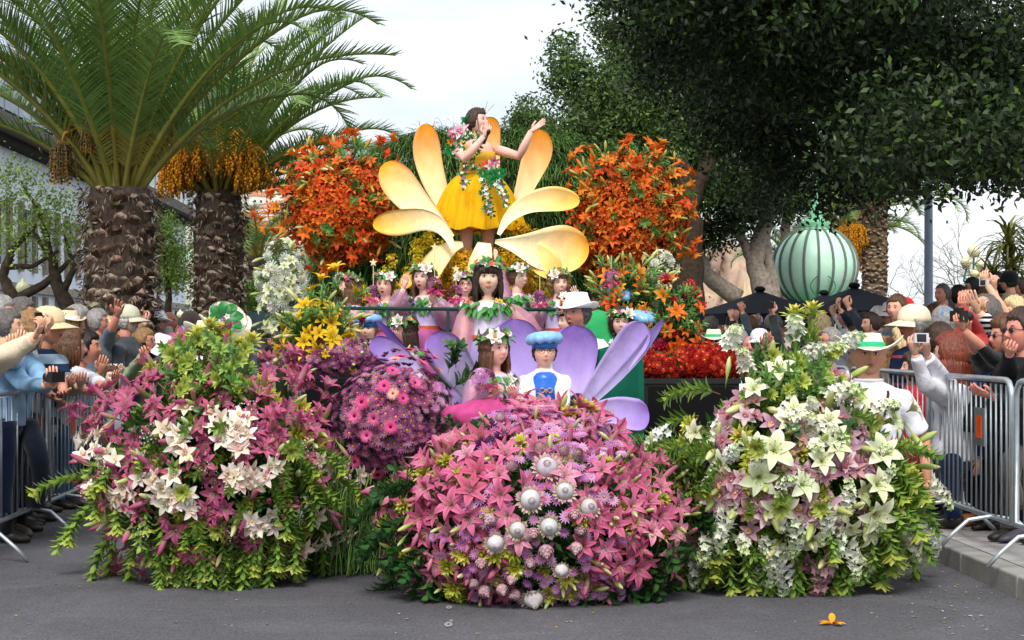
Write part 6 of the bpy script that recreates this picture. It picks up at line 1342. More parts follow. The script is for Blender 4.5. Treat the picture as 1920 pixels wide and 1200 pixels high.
        if legs in ('full', 'simple'):
            for hp0, kn, ft in fl_:
                s_ = MB(); f0_ = Vector((ft.x, ft.y, (ground if seat is None else ft.z-.045)+.0)); c_ = (drop if isinstance(drop, str) else '#2a2622')
                s_.tube([sh(f0_-Yv*.06+Vector((0,0,.05))), sh(f0_-Yv*.03+Vector((0,0,.055))), sh(f0_+Yv*.05+Vector((0,0,.045))), sh(f0_+Yv*.12+Vector((0,0,.033))), sh(f0_+Yv*.18+Vector((0,0,.025)))], [(.032,.045),(.038,.05),(.042,.042),(.045,.030),(.028,.018)], 10, h(c_), ref=X)
                s_.v = [(x, y, max(z, (ground if seat is None else ft.z-.045)-o_.z+.004)) for x, y, z in s_.v]; s_.build('shoe', mDark, t)
    info = dict(t=t, o=o_, nb=nb, hip=hip, X=X, Y=Yv, up=up, W=W_, arms=arms, Mh=Mh, head=head_c, hk=hk, sh=sh, spine=spine, ground=ground, skin=sk)
    if extras: extras(info)
    return info
# ---- things people carry
def gadget(kind, px, py, D, label, yaw=0, sc=1.0, pitch=0):
    c = P(px, py, D); m = Matrix.Rotation(R(yaw), 3, 'Z') @ Matrix.Rotation(R(pitch), 3, 'X')
    if kind == 'phone':
        t = thing('phone', label, 'phone', c); mb = MB(); mb.box((-.035,-.005,-.068), (.035,.005,.068), h('#131316')); o = mb.build('case', mGloss, t, smooth=False); mb = MB(); mb.box((-.030,.0051,-.060), (.030,.0062,.060), h('#2a3140')); mb.build('screen', mGloss, t, smooth=False)
    elif kind == 'silver':
        t = thing('camera', label, 'camera', c); mb = MB(); mb.box((-.05,-.012,-.032), (.05,.012,.032), h('#c9c7c9')); mb.build('camera_body', mPlain, t, smooth=False); mb = MB(); mb.box((-.036,-.0145,-.025), (.030,-.0125,.025), h('#1b1b22')); mb.build('screen', mGloss, t, smooth=False); mb = MB(); mb.tube([(0,.012,0),(0,.030,0)], .02, 12, h('#888888')); mb.build('lens', mMetal, t)
    else:
        t = thing('camera', label, 'camera', c); mb = MB(); mb.box((-.065,-.03,-.042), (.065,.03,.035), h('#141416')); mb.box((-.022,-.025,.0352), (.022,.028,.056), h('#18181a')); mb.build('camera_body', mDark, t, smooth=False); mb = MB(); mb.tube([(0,.03,-.004),(0,.07,-.004),(0,.10,-.004)], [.033,.034,.031], 16, h('#1d1d20')); mb.build('lens', mDark, t)
    t.rotation_euler = m.to_euler(); t.scale = (sc,)*3; return t
# ---- flower costume pieces
FL = {}
def mini(kind):
    if kind in FL: return FL[kind]
    if kind == 'peony':
        mb = MB(); 
        for ring, (n, e, L_) in enumerate([(6,12,1),(6,35,.8),(5,58,.55)]):
            for k in range(n): mb.petal(2*math.pi*(k+.5*ring)/n, L_, .75*L_, e, e+22, .3, h('#f0d9bb') if ring == 2 else h('#f1ede6'), h('#f4f2ee'), None, nu=3, nv=3, r0=.05, pw=.6)
        mb.ell((0,0,.16), (.20,.20,.12), 8, 5, h('#e8912a'))
    else:
        c = {'w': '#eeeee8', 'r': '#c22a1c', 'p': '#8a3a86', 'y': '#e6c63a', 'k': '#d8508c', 'o': '#e2661c'}[kind]; mb = MB()
        for k in range(5): mb.petal(k*1.2566, 1, .8, 22, 10, .3, h(c), lerp(h(c), (1,1,1), .12), None, nu=2, nv=3, r0=.05, pw=.65)
        mb.ell((0,0,.12), (.2,.2,.14), 6, 4, h('#e8c03a') if kind != 'y' else h('#b87a1a'))
    FL[kind] = mb.mesh('blossom' if kind != 'peony' else 'peony', mPetal); return FL[kind]
lfm = MB(); lfm.join(leaf_mb(1, .42, '#3f8a3f', '#63a85a', bend=-10, e0=25)); lfm = lfm.mesh('leaf', mLeaf)
def bloom(t, kind, p, n, s): linkm('peony' if kind == 'peony' else 'blossom', mini(kind), t, mat=xf(p, n, s, roll=rnd.uniform(0,6.28)))
def wreath(i, seed=0, peony=1, tilt=.0, dens=1.0, side=1):
    r_ = random.Random(seed); t = i['t']; w_ = bpy.data.objects.new('flower_wreath', None); COL.objects.link(w_); w_.parent = t; w_.matrix_local = i['Mh']
    # leaves as a mesh joined to a band
    mb = MB()
    mb.tube([(math.sin(a)*.086, -math.cos(a)*.102+.006, .072+.018*math.cos(a)) for a in np.linspace(0, 2*math.pi, 18)[:-1]], .008, 5, h('#2f5a2a'), closed=True)
    for k in range(int(34*dens)):
        a = 2*math.pi*k/34+r_.uniform(-.1,.1); p = Vector((math.sin(a)*.092, -math.cos(a)*.108+.006, .074+.018*math.cos(a)+r_.uniform(-.015,.02))); n = Vector((p.x, p.y, r_.uniform(-.03,.12)))
        mb.join(leaf_mb(.058, .028, r_.choice(['#3f7a38','#2f6a2f','#5a9a48']), '#5a9a48', bend=0, e0=30), xf(p, n, 1, roll=r_.uniform(0,6.28)))
    wm = mb.mesh('flower_wreath', mLeaf); w2 = linkm('flower_wreath', wm, t, mat=i['Mh']); bpy.data.objects.remove(w_)
    for k in range(int(20*dens)):
        a = R(-150+300*k/20)+r_.uniform(-.1,.1); p = Vector((math.sin(a)*.100, -math.cos(a)*.114+.006, .080+.018*math.cos(a)+r_.uniform(-.014,.018))); n = Vector((p.x, p.y, .05))
        bloom(w2, r_.choice('wwrppykwro'), p, n, r_.uniform(.018,.029))
    for k in range(peony):
        a = R((-42 if side > 0 else 42)+k*70); p = Vector((math.sin(a)*.105, -math.cos(a)*.115, .085)); bloom(w2, 'peony', p, Vector((p.x, p.y*1.2, .05)), .066)
    return w2
def collar(i, seed=0, peony=1, big=1.0, cols='wwprro'):
    r_ = random.Random(seed); sh, W_ = i['sh'], i['W']; mb = MB(); fl_ = []
    c0 = i['nb']-i['up']*.030*W_
    for k in range(96):
        a = 2*math.pi*k/96+r_.uniform(-.1,.1); rx, ry = .098*W_*r_.uniform(.75,1.05)*big, .066*W_*r_.uniform(.8,1.15)*big
        p = c0+i['X']*math.cos(a)*rx+i['Y']*math.sin(a)*ry-i['up']*(.022*W_*r_.uniform(-.3,1.6)*(.4+abs(math.sin(a)))-.012*W_); n = (p-c0).normalized()+Vector((0,0,.45))
        mb.join(leaf_mb(.078, .036, r_.choice(['#3f8a3f','#2f7a3a','#63a850']), '#57a350', bend=0, e0=28), xf(sh(p), n, 1, roll=math.pi+r_.uniform(-.9,.9)))
        if k % 5 == 0: fl_.append((sh(p+n*.012), n))
    o = mb.build('leaf_collar', mLeaf, i['t'])
    for p, n in fl_: bloom(o, r_.choice(cols), p, n, r_.uniform(.017,.026))
    if peony: p = c0+i['X']*-.06*W_+i['Y']*.065*W_-i['up']*.02*W_; bloom(o, 'peony', sh(p), i['Y']+Vector((0,0,.3)), .058)
def fairy(i, bodice='#c9bfe6', skirt='#e07ab8', sleeves=True, sash='#c8562a', inner='#b9aee0', skirtlen=.30, seated=False, sheer='#d8a8c6'):
    """satin bodice, sheer puff sleeves, tulle skirt"""
    W_, sh, t = i['W'], i['sh'], i['t']; X, Yv, up, hip, nb = i['X'], i['Y'], i['up'], i['hip'], i['nb']; tm = MB(); bc = h(bodice)
    tm.tube([sh(c) for c, r in i['spine'][1:-1]], [(r[0]+.010*W_, r[1]+.010*W_) for c, r in i['spine'][1:-1]], 14, bc, ref=X)
    V, F_ = remesh(tm, .014, 2); linkm('bodice', npmesh('bodice', V, F_, np.tile(bc, (len(V),1)), mSatin), t)
    wst = hip.lerp(nb, .30)
    if sash: mb = MB(); mb.tube([sh(wst-up*.012*W_), sh(wst+up*.018*W_)], [(.096*W_,.076*W_),(.094*W_,.074*W_)], 20, h(sash), ref=X, cap=False); mb.build('sash', mSatin, t)
    if sleeves:
        for side, S, E, T, hp_, a in i['arms']:
            mb = MB(); pts = [sh(S), sh(S.lerp(E,.25)), sh(S.lerp(E,.7)), sh(E), sh(E.lerp(T,.35)), sh(E.lerp(T,.75)), sh(E.lerp(T,.9))]; rr = [.040*W_, .056*W_, .064*W_, .060*W_, .056*W_, .040*W_, .020*W_]
            mb.tube(pts, rr, 16, h(sheer), cap=False); mb.v = [(x+rnd.gauss(0,.003), y+rnd.gauss(0,.003), z+rnd.gauss(0,.003)) for x, y, z in mb.v]; mb.build('puff_sleeve', mSheer, t)
    def tulle(col, r0, r1, ln, lift, name):
        mb = MB(); prof = []; nn = 8
        for k in range(nn+1): u = k/nn; prof.append((r0+(r1-r0)*u**.65, -ln*u**(1.15)+lift*math.sin(u*2.5)))
        def fn(p, a, r, z): kk = (r-r0)/(r1-r0+1e-6); return Vector((p.x*(1+.07*kk*math.sin(a*14+r*9)), p.y*(1+.07*kk*math.sin(a*14+r*9))*.92, p.z+.012*kk*math.sin(a*9)))
        mb.lathe(prof, 64, h(col), fn=fn, mat=Matrix.Translation(sh(wst))); return mb.build(name, mTulle, t)
    if skirt: tulle(skirt, .085*W_, .21*W_, skirtlen*W_, .03, 'tulle_skirt')
    if inner: tulle(inner, .083*W_, .17*W_, skirtlen*.96*W_, .01, 'under_skirt')
def wand(px, py, D, label, head='star', L_=.32, col='#d8c49a', fl='pmum'):
    c = P(px, py, D); t = thing('posy', label, 'posy', c); mb = MB()
    mb.tube([(0,0,-.04),(0,0,L_)], .003, 5, h(col)); 
    if head == 'star':
        st = [(math.cos(R(90+36*k))*(.032 if k % 2 == 0 else .014), math.sin(R(90+36*k))*(.032 if k % 2 == 0 else .014)) for k in range(10)]
        mb.add([(x, -.004, L_+.02+z) for x, z in st]+[(x, .004, L_+.02+z) for x, z in st], [tuple(range(10)), tuple(range(19,9,-1))]+[(k, (k+1) % 10, (k+1) % 10+10, k+10) for k in range(10)], h('#e3cfa0'))
    mb.build('wand', mPlain, t, smooth=False)
    for k in range(13): d = Vector((rnd.gauss(0,1), rnd.gauss(-.6,.8), rnd.gauss(.4,.8))).normalized(); linkm('chrysanthemum', rnd.choice(K[fl]), t, mat=xf(Vector((0,0,.05))+d*.042, d, .026))
    mb = MB()
    for k in range(16): mb.petal(k*.4, rnd.uniform(.05,.085), .04, rnd.uniform(-50,20), rnd.uniform(-70,10), .3, h('#e0408f'), h('#ee6aa8'), None, nu=2, nv=3)
    mb.build('ribbon', mTulle, t); return t
# ------------------------------------------------------------------ people on the float
def acc(*fns):
    def f(i):
        for g in fns: g(i)
    return f
# the singer
def singer_dress(i):
    W_, sh, t = i['W'], i['sh'], i['t']; X, Yv, up, hip, nb = i['X'], i['Y'], i['up'], i['hip'], i['nb']
    tm = MB(); c_ = h('#eab41a')
    cs = [(hip-up*.02*W_, (.090,.066)), (hip.lerp(nb,.22), (.078,.056)), (hip.lerp(nb,.38), (.073,.053)), (hip.lerp(nb,.55), (.084,.064)), (hip.lerp(nb,.70), (.098,.076)), (hip.lerp(nb,.80), (.094,.064))]
    tm.tube([sh(c) for c, r in cs], [(r[0]*W_*1.05, r[1]*W_*1.08) for c, r in cs], 20, c_, ref=X)
    a, b_ = sh(hip.lerp(nb,.78)+X*.055*W_+Yv*.04*W_), sh(nb-up*.02*W_+X*.075*W_); tm.tube([a, b_, sh(hip.lerp(nb,.80)+X*.07*W_-Yv*.05*W_)], .022*W_, 8, c_)
    V, F_ = remesh(tm, .011, 2); linkm('satin_bodice', npmesh('satin_bodice', V, F_, np.tile(c_, (len(V),1)), mSatin), t)
    wst = hip.lerp(nb, .42)
    for nm, col, r1, ln, sd_ in (('tulle_skirt', '#ffd21c', .42, .50, 1), ('tulle_skirt', '#ffd828', .375, .49, 2), ('under_skirt', '#ffc818', .32, .49, 3), ('under_skirt', '#d99e10', .25, .49, 4)):
        mb = MB(); r0 = .076*W_; prof = [(r0+(r1-r0)*(u**.62), -ln*(u**1.25)) for u in np.linspace(0, 1, 14)]
        def fn(p, a, r, z, r1=r1, sd_=sd_): k = (r-r0)/(r1-r0); f_ = 1+k*(.045*math.sin(a*23+sd_+r*5)+.035*math.sin(a*41+sd_*2)+.03*math.sin(a*7+sd_)); return Vector((p.x*f_, p.y*f_*.95, p.z+.012*k*math.sin(a*11+sd_)))
        mb.lathe(prof, 150, h(col), fn=fn, mat=Matrix.Translation(sh(wst))); mb.build(nm, mTulle, t)
    ws = MB()   # gathered waist
    for k in range(5): ws.tube([sh(wst+up*(.004+.018*k)*W_+X*math.cos(a)*.083*W_+Yv*math.sin(a)*.063*W_) for a in np.linspace(0, 2*math.pi, 22)[:-1]], .012*W_, 6, h('#e0ac18'), closed=True)
    ws.build('waistband', mSatin, t)
    # corsages
    D0 = i['head'].y
    def vine(pts, n, kinds, s_, nm='flower_trail'):
        mb = MB(); P_ = [sh(P(*p)) for p in pts]; mb.tube(P_, .004, 4, h('#3c6a34'))
        seg = []
        for k in range(n):
            f = k/(n-1)*(len(P_)-1); a = min(len(P_)-2, int(f)); p = P_[a].lerp(P_[a+1], f-a)+Vector((rnd.gauss(0,.014), rnd.gauss(-.012,.008), rnd.gauss(0,.012))); seg.append(p)
            for _ in range(3): mb.join(leaf_mb(.045,.022,'#2f6a35','#4a8a48', bend=0, e0=30), xf(p, (rnd.gauss(0,.6),-1,rnd.gauss(0,.6)), 1, roll=rnd.uniform(0,6.28)))
        o = mb.build(nm, mLeaf, t)
        for p in seg: bloom(o, rnd.choice(kinds), p+Vector((0,-.015,0)), (rnd.gauss(0,.4),-1,rnd.gauss(.2,.4)), s_*rnd.uniform(.8,1.2))
    g = [(905,330,13.72),(909,355,13.6),(915,380,13.5),(916,405,13.5)]
    vine(g, 22, 'wwwpw', .021); vine([(930,322,13.7),(938,350,13.6),(945,385,13.55)], 18, 'wwpw', .021); vine([(912,318,13.72),(928,330,13.65),(932,350,13.6)], 10, 'wwp', .021)
    vine([(873,300,13.86),(872,325,13.7),(870,355,13.6)], 9, 'wwp', .021); vine([(865,262,13.9),(872,290,13.85),(880,308,13.84),(905,316,13.76)], 12, 'ww', .018); vine([(900,272,13.84),(888,282,13.84),(878,295,13.84)], 7, 'ww', .018); vine([(848,250,13.95),(852,275,13.95),(853,292,13.95)], 7, 'ww', .02)
    vine([(872,252,13.86),(885,256,13.84),(895,262,13.84)], 8, 'wwy', .022)
    def bigfl(px, py, D, kind, s_): p = sh(P(px, py, D)); linkm('lily', rnd.choice(K[kind]), t, mat=xf(p, (rnd.gauss(0,.2),-1,.25), s_), color=jit((1,1,1), .1))
    for a in ((861,247,13.85,'lorc',.085),(852,250,13.86,'mag',.07),(914,308,13.68,'orange',.065),(908,311,13.7,'orange',.05),(926,305,13.68,'mag',.062),(920,312,13.66,'lorc',.06),(845,268,13.9,'orange',.05),(882,222,14.0,'orange',.045),(872,240,13.95,'lorc',.05)): bigfl(*a)
    for (px, py, D, s_) in ((845,280,13.93,.045),(922,328,13.62,.055),(936,324,13.62,.045),(926,340,13.60,.05),(905,324,13.64,.04),(876,228,14.0,.055)):
        mb = MB()
        for k in range(7): mb.join(leaf_mb(s_*1.2, s_*.8, '#12904a', '#1da85a', bend=rnd.uniform(-40,20), e0=rnd.uniform(0,60)), xf(sh(P(px,py,D)), (0,-1,-.3), 1, roll=k*.9))
        mb.build('green_netting', mTulle, t)
    mb = MB(); hm_ = i['Mh']; 
    for k in range(16): a = rnd.uniform(-.5, 2.6); mb.join(leaf_mb(.05,.024,'#2f6a35','#4a8a48', bend=0, e0=30), hm_ @ xf((math.sin(a)*.09, .05-math.cos(a)*.07, .10), (math.sin(a),.2,1), 1, roll=a*3))
    for s_ in (0, 1): p = P(908+s_*2, 214, 14.0); q = P(914+s_*13, 190+s_*5, 14.0); mb.tube([sh(p), sh(q)], .0018, 4, h('#b0614a'))
    mb.build('hair_ornament', mLeaf, t)
    mb = MB(); mb.tube([sh(P(897,262,13.9)+Vector((-.008,0,0))), sh(P(905,262,13.8))], .004, 4, h('#c9b070')); mb.build('necklace', mMetal, t)
si = person('singer in yellow satin and tulle, one arm flung out, singing into a microphone', 895, 229, 14.0, hp=49, yaw=62, pitch=-6, ground=1.80, hair=('bun','dark'), skin='pale', fem=True, q='hi', mouth='open', dress=True, byaw=8, brow=(.02,.012,.01), lips=h('#b8364a'),
    armR=('px',907,256,13.72,(-.6,-.2,-1)), armL=('px',996,246,13.75,(.2,-.2,-1),(.75,-.1,.55),(-.2,-.6,.7)), hands=('open','grip'), extras=singer_dress, wf=1.0, legs='bare')
t = thing('microphone', 'black hand microphone held to the mouth of the singer', 'microphone', P(915,250,13.72)); mb = MB(); mb.tube([(-.035,-.0,-.09),(-.008,0,-.01)], [.011,.015], 10, h('#141416')); mb.build('handle', mDark, t); mb = MB(); mb.ell((0,0,.012), (.022,.022,.026), 12, 8, h('#2c2c30')); mb.build('grille', mMetal, t)
# girls
def girl(label, px, py, D, hp, yaw, seed, hair=('long','dark'), ground=DECK, seat=None, mouth=None, peony=1, armL=None, armR=None, glasses=None, hands=('relaxed','relaxed'), skirt='#e07ab8', bodice='#c5bbe4', q='hi', side=1, byaw=None, pitch=0, sheer='#d0a0c8', sash='#c8562a', rollh=0, wr=1.0, colp=None, inner='#b9aee0', skirtlen=.30, colcols='wwprro', big=1.0):
    return person(label, px, py, D, hp=hp, yaw=yaw, pitch=pitch, rollh=rollh, ground=ground, seat=seat, hair=hair, skin='child', child=True, fem=True, q=q, mouth=mouth, dress=True, armL=armL, armR=armR, glasses=glasses, hands=hands, byaw=byaw, legs='bare',
        extras=acc(lambda i: fairy(i, bodice=bodice, skirt=skirt, sheer=sheer, sash=sash, inner=inner, skirtlen=skirtlen), lambda i: wreath(i, seed, peony, side=side, dens=wr), lambda i: collar(i, seed+1, peony=(peony if colp is None else colp), cols=colcols, big=big)))
girl('tall fringed girl standing at the centre, leafy collar of red blooms, orange sash', 915, 522, 11.05, 66, 4, 1, hair=('fringe','dark'), peony=0, skirt='#b9aee0', bodice='#e6dcee', sheer='#e3a9b8', sash='#d0582a', armR=('px',866,705,10.95), armL=('px',962,655,11.1), inner='#cfc6ea', skirtlen=.42, colcols='rroyr', big=1.15)
girl('girl at the left end of the rail in profile, long brown hair down her back', 655, 538, 12.15, 48, -75, 2, hair=('long','brown'), armR=('px',645,592,11.95), peony=1, q='mid')
girl('girl with her mouth wide open singing, big white bloom over her ear', 722, 535, 12.15, 46, -14, 3, hair=('short','brown'), mouth='open', side=-1, armR=('px',700,580,11.95))
girl('girl singing with one hand raised, third from the left behind the rail', 794, 522, 12.1, 50, -24, 4, hair=('long','brown'), mouth='open', armR=('px',757,540,11.9,(-.6,0,-1)), armL=('px',815,570,11.8), hands=('grip','open'), peony=1, side=-1)
girl('girl in glasses peering out left of the tall central girl', 872, 535, 12.2, 44, 6, 5, hair=('bob','dark'), glasses='red', mouth='smile', armR=('px',852,572,11.9), hands=('relaxed','grip'), side=1)
girl('laughing girl turned to the right with a large white bloom over her ear', 972, 520, 12.15, 46, 45, 6, hair=('short','brown'), mouth='smile', armR=('px',930,490,12.3,(-1,0,-.5)), hands=('relaxed','open'), side=1)
girl('smiling curly haired girl waving a hand, right half of the rail', 1048, 532, 12.1, 46, 16, 7, hair=('curly','light'), mouth='smile', armL=('px',1080,560,11.9,(.6,0,-1)), armR=('px',1010,585,11.9), hands=('open','grip'), side=1)
girl('girl at the right end of the rail, face hidden by a green and pink posy', 1128, 540, 12.2, 46, 30, 8, hair=('bob','dark'), armL=('px',1148,548,11.9,(.6,0,-1)), hands=('grip','relaxed'), q='mid', side=-1)
# lower row, seated
girl('girl seated below the left rail end among yellow lilies, white bloom in hair', 641, 618, 11.75, 46, -30, 9, hair=('bob','brown'), ground=DECK, seat=1.12, q='mid', side=-1, pitch=8)
girl('seated girl with hand on her cheek and long dark hair with red blooms', 758, 618, 11.75, 52, -58, 10, hair=('long','dark'), seat=1.12, armR=('px',742,640,11.55,(0,-.3,-1)), hands=('relaxed','open'), side=-1, pitch=8, wr=1.3)
girl('frowning girl with a white and red flower wreath near the right orange lilies', 1164, 606, 11.4, 50, -4, 11, hair=('curly','dark'), seat=1.12, side=-1, byaw=-20)
girl('small head of a child with yellow blooms just left of the hat of the driver', 1064, 604, 11.6, 40, -60, 12, hair=('short','dark'), seat=1.12, q='mid', peony=0)
def boy_vest(i):
    W_, sh, t = i['W'], i['sh'], i['t']; X, Yv, up, hip, nb = i['X'], i['Y'], i['up'], i['hip'], i['nb']; tm = MB(); c = h('#1560c4')
    cs = i['spine'][:4]; cu_ = [(hip.lerp(nb,.80),(.100,.092)),(hip.lerp(nb,.92),(.084,.086)),(hip.lerp(nb,1.0),(.056,.066))]; tm.tube([sh(c_) for c_, r in cs]+[sh(c_) for c_, r in cu_], [(r[0]*1.04+.014*W_+(.012*W_ if k_ < 3 else 0), r[1]+.032*W_) for k_, (c_, r) in enumerate(cs)]+[(r[0]*W_, r[1]*W_) for c_, r in cu_], 18, c, ref=X)
    V, F_ = remesh(tm, .012, 2); linkm('vest', npmesh('vest', V, F_, np.tile(c, (len(V),1)), mSatin), t)
    for k, u in enumerate((.66, .30)):
        mb = MB(); c0 = hip.lerp(nb, u)+Yv*(.072+.034)*W_
        for s_ in (-1, 1): mb.tube([sh(c0+X*s_*(.020+.013*math.cos(a))*W_*1.1+up*.013*math.sin(a)*W_+Yv*.004) for a in np.linspace(0, 2*math.pi, 12)[:-1]], .0032, 5, h('#c9a878'), closed=True)
        mb.ell(sh(c0+Yv*.006), (.010,.006,.008), 8, 5, h('#c99a4a')); mb.tube([sh(c0+Yv*.006), sh(c0-up*.022*W_+Yv*.006)], .004, 5, h('#c9a878')); mb.build('clasp', mMetal, t)
    mb = MB(); mb.tube([sh(nb+up*.006*W_+X*math.cos(a)*.044*W_+Yv*(math.sin(a)*.046*W_)) for a in np.linspace(0, 2*math.pi, 18)[:-1]], .013*W_, 7, h('#e9e9ea'), closed=True); mb.build('collar', mCloth, t)
person('boy in a blue beret, glasses and shiny blue vest sitting in the lilac shell', 1021, 660, 10.3, hp=61, yaw=6, ground=.86, seat=.92, hair=('short','dark'), hat='beret', hatcol='#2f7fd0', skin='child', child=True, q='hi', glasses='thin', top='#e8e6e2', sleeve='puff', bottom='#7fa8d8', armL=('px',1048,775,9.98,(.5,.1,-1)), armR=('px',1002,775,9.98,(-.5,.1,-1)), extras=boy_vest, wf=1.0, byaw=4, brow=(.03,.02,.015))
girl('girl in front with dark hair and a large white bloom, looking past the boy', 928, 655, 10.25, 68, 40, 21, hair=('long','brown'), seat=.92, ground=.86, armL=('px',965,742,10.08), armR=('px',925,742,10.08), hands=('relaxed','grip'), skirt='#e86aa8', byaw=14, side=1, rollh=0, bodice='#c9bfe6', inner=None, skirtlen=.22)
person('boy in a blue beret at left, half hidden by the yellow buds', 690, 618, 11.7, hp=46, yaw=-12, seat=1.12, ground=DECK, hair=('short','light'), hat='beret', skin='child', child=True, q='mid', top='#e6e8ee', sleeve='puff', extras=boy_vest)
person('child whose blue beret shows below the orange lilies, face turned down', 1160, 566, 12.0, hp=40, yaw=30, pitch=30, ground=DECK, hair=('short','dark'), hat='beret', skin='child', child=True, q='mid', top='#e6e8ee', sleeve='puff', bottom='#4a78b0')
person('child in a blue beret low at right, behind the light lilac petal', 1204, 612, 11.5, hp=38, yaw=40, pitch=20, seat=1.12, ground=DECK, hair=('short','dark'), hat='beret', skin='child', child=True, q='mid', top='#e6e8ee', sleeve='puff')
def driver_x(i):
    t, Mh = i['t'], i['Mh']; o = linkm('gerbera', daisy_mb('#e8801a','#c05a10', 20, .22, 20, 2, .25, '#f09a2a').mesh('gerbera', mPetal), t, mat=Mh @ xf((-.11,-.02,.062), (-.9,-.6,.1), .062))
    bloom(t, 'w', Mh @ Vector((-.085,-.05,.12)), (-.3,-1,.3), .03); bloom(t, 'w', Mh @ Vector((-.06,-.06,.13)), (-.1,-1,.3), .026)
    W_, sh = i['W'], i['sh']; mb = MB(); X, Yv, up, hip, nb = i['X'], i['Y'], i['up'], i['hip'], i['nb']
    for s_ in (-1, 1): mb.tube([sh(nb+X*s_*.07*W_-Yv*.02*W_), sh(nb+X*s_*.075*W_+Yv*.055*W_-up*.05*W_), sh(hip.lerp(nb,.4)+X*s_*.07*W_+Yv*.085*W_)], (.018), 6, h('#5c6256'))
    mb.build('vest_strap', mCloth, t)
person('driver of the float, grey bearded man in a white top hat with an orange gerbera', 1082, 588, 11.0, hp=66, yaw=-38, hat='white_top', hatcol='#e9e8ee', hair=('short','dgrey'), skin='tan', q='hi', seat=1.12, ground=DECK, top='#e8e8ea', armL=('px',1125,678,11.05), mouth='open', beard=(h('#57504b'), .45), extras=driver_x, byaw=-20, wf=.95, brow=(.04,.03,.025))
mb = MB(); q = P(1130, 640, 11.5)
mb.lathe([(.001,.22),(.07,.20),(.13,.10),(.18,-.1),(.2,-.35)], 20, h('#2f9a5a'), fn=lambda p,a,r,z: Vector((p.x*1.0+z*-.15, p.y*.6, p.z+.01*math.sin(a*4)))); o = mb.build('green_sack', mCloth, loc=q); setp(o, 'rounded bright green cloth shape behind the shoulder of the driver', 'prop')
for a in [(815,545,11.75,'star wand with purple daisies and pink bow, held by the third girl from left','star',.30),(855,560,11.8,'wand with purple daisies held by the girl in red glasses','star',.2),(700,560,11.95,'wand posy held by the singing girl at left','star',.25),(1012,570,11.8,'posy of purple daisies with a bright pink bow at the middle right of the rail','star',.26),(1146,530,11.85,'green and pink posy held up before the face of the right girl','none',.2)]: wand(a[0], a[1], a[2], a[3], a[4], a[5])
t = wand(912, 722, 10.02, 'posy of lilac daisies wrapped in pink net on the lap of the front girl', 'none', .02)
for k in range(16): d = Vector((rnd.gauss(0,1), rnd.gauss(-.8,.6), rnd.gauss(.4,.6))).normalized(); linkm('chrysanthemum', rnd.choice(K['lmum']+K['pmum'][:1]), t, mat=xf(Vector((-.03,-.01,.03))+d*.07, d, .035))
mb = MB(); c_ = P(930, 762, 10.05)
mb.lathe([(.03,.05),(.16,.035),(.30,-.01),(.34,-.05),(.30,-.09)], 60, h('#e75fa6'), fn=lambda p,a,r,z: Vector((p.x*(1+.05*math.sin(a*13)), p.y*.55, p.z+.010*math.sin(a*9+r*20)))); o = mb.build('tulle_lap', mTulle, loc=c_); setp(o, 'bright pink tulle spread over the lap of the front girl', 'skirt')
for px in (790, 850, 980, 1035, 1090): # pink and lilac skirts seen between the rail girls
    pass

# ------------------------------------------------------------------ stewards on foot
def straw_trim(i):
    t, Mh = i['t'], i['Mh']; mb = MB()
    for k in range(9): mb.join(leaf_mb(.055, .04, '#1f7a34', '#2f9a44', bend=-10, e0=30), Mh @ xf((-.075,-.045,.09), (-.6,-1,.3), 1, roll=k*.7))
    mb.build('hat_leaves', mLeaf, t)
    for k, c in enumerate('pwp'): bloom(t, c, Mh @ Vector((-.098+.008*k,-.045,.075+.022*k)), (-.8,-1,.2), .016)
def lanyard(i):
    W_, sh, t = i['W'], i['sh'], i['t']; X, Yv, up, hip, nb = i['X'], i['Y'], i['up'], i['hip'], i['nb']
    for s_, c in ((1, '#7a1826'), (-1, '#3a2c2c')):
        mb = MB(); pts = [nb+X*s_*.055*W_+up*.012*W_, nb+X*s_*.060*W_+Yv*.062*W_-up*.03*W_, nb+X*s_*.045*W_+Yv*.088*W_-up*.10*W_, nb+X*s_*.01*W_+Yv*.094*W_-up*.18*W_]; mb.tube([sh(p) for p in pts], [(.009,.003)]*4, 6, h(c)); mb.build('lanyard', mCloth, t)
    mb = MB(); c0 = nb+Yv*.102*W_-up*.24*W_; mb.obox(sh(c0), (.09,.006,.12), Matrix.Identity(3), h('#6fb6c9')); mb.build('badge', mPlain, t, smooth=False)
    mb = MB(); mb.tube([sh(nb+up*.012*W_+X*math.cos(a)*.046*W_+Yv*(math.sin(a)*.048*W_)) for a in np.linspace(0, 2*math.pi, 18)[:-1]], .007*W_, 6, h('#e4e4ea'), closed=True); mb.build('neckband', mCloth, t)
person('stout man in white tee and green ribboned straw hat walking beside the float', 1629, 668, 10.55, hp=78, yaw=-6, pitch=-5, hair=('short','dgrey'), hat='straw', hatcol='#ece3cb', top='#e9e9f2', sleeve='short', skin='tan', q='hi', wf=1.13, fat=1.16, legs='full', bottom='#2b2e38', extras=acc(straw_trim, lanyard), armL=(.19,.05,-.33), armR=(.19,.05,-.33), brow=(.02,.015,.012))
i_ = person('steward in white with a huge straw hat covered in green leaves, behind the left flowers', 418, 622, 11.6, hp=60, yaw=40, pitch=24, hair=('short','dark'), hat='straw', hatcol='#eee4cd', top='#ecedf2', sleeve='long', skin='tan', q='mid', bottom='#e3e4ea', legs='full', wf=1.0)
mb = MB(); c0 = P(422, 598, 11.35)-i_['o']
mb.lathe([(.001,.05),(.06,.03),(.15,.01),(.17,.03),(.165,.025)], 26, h('#eee6d2'), mat=xf(c0+Vector((0,.05,0)), (.6,-.6,.5), (.78,.95,1))); mb.build('hat_brim', mStraw, i_['t'])
mb = MB()
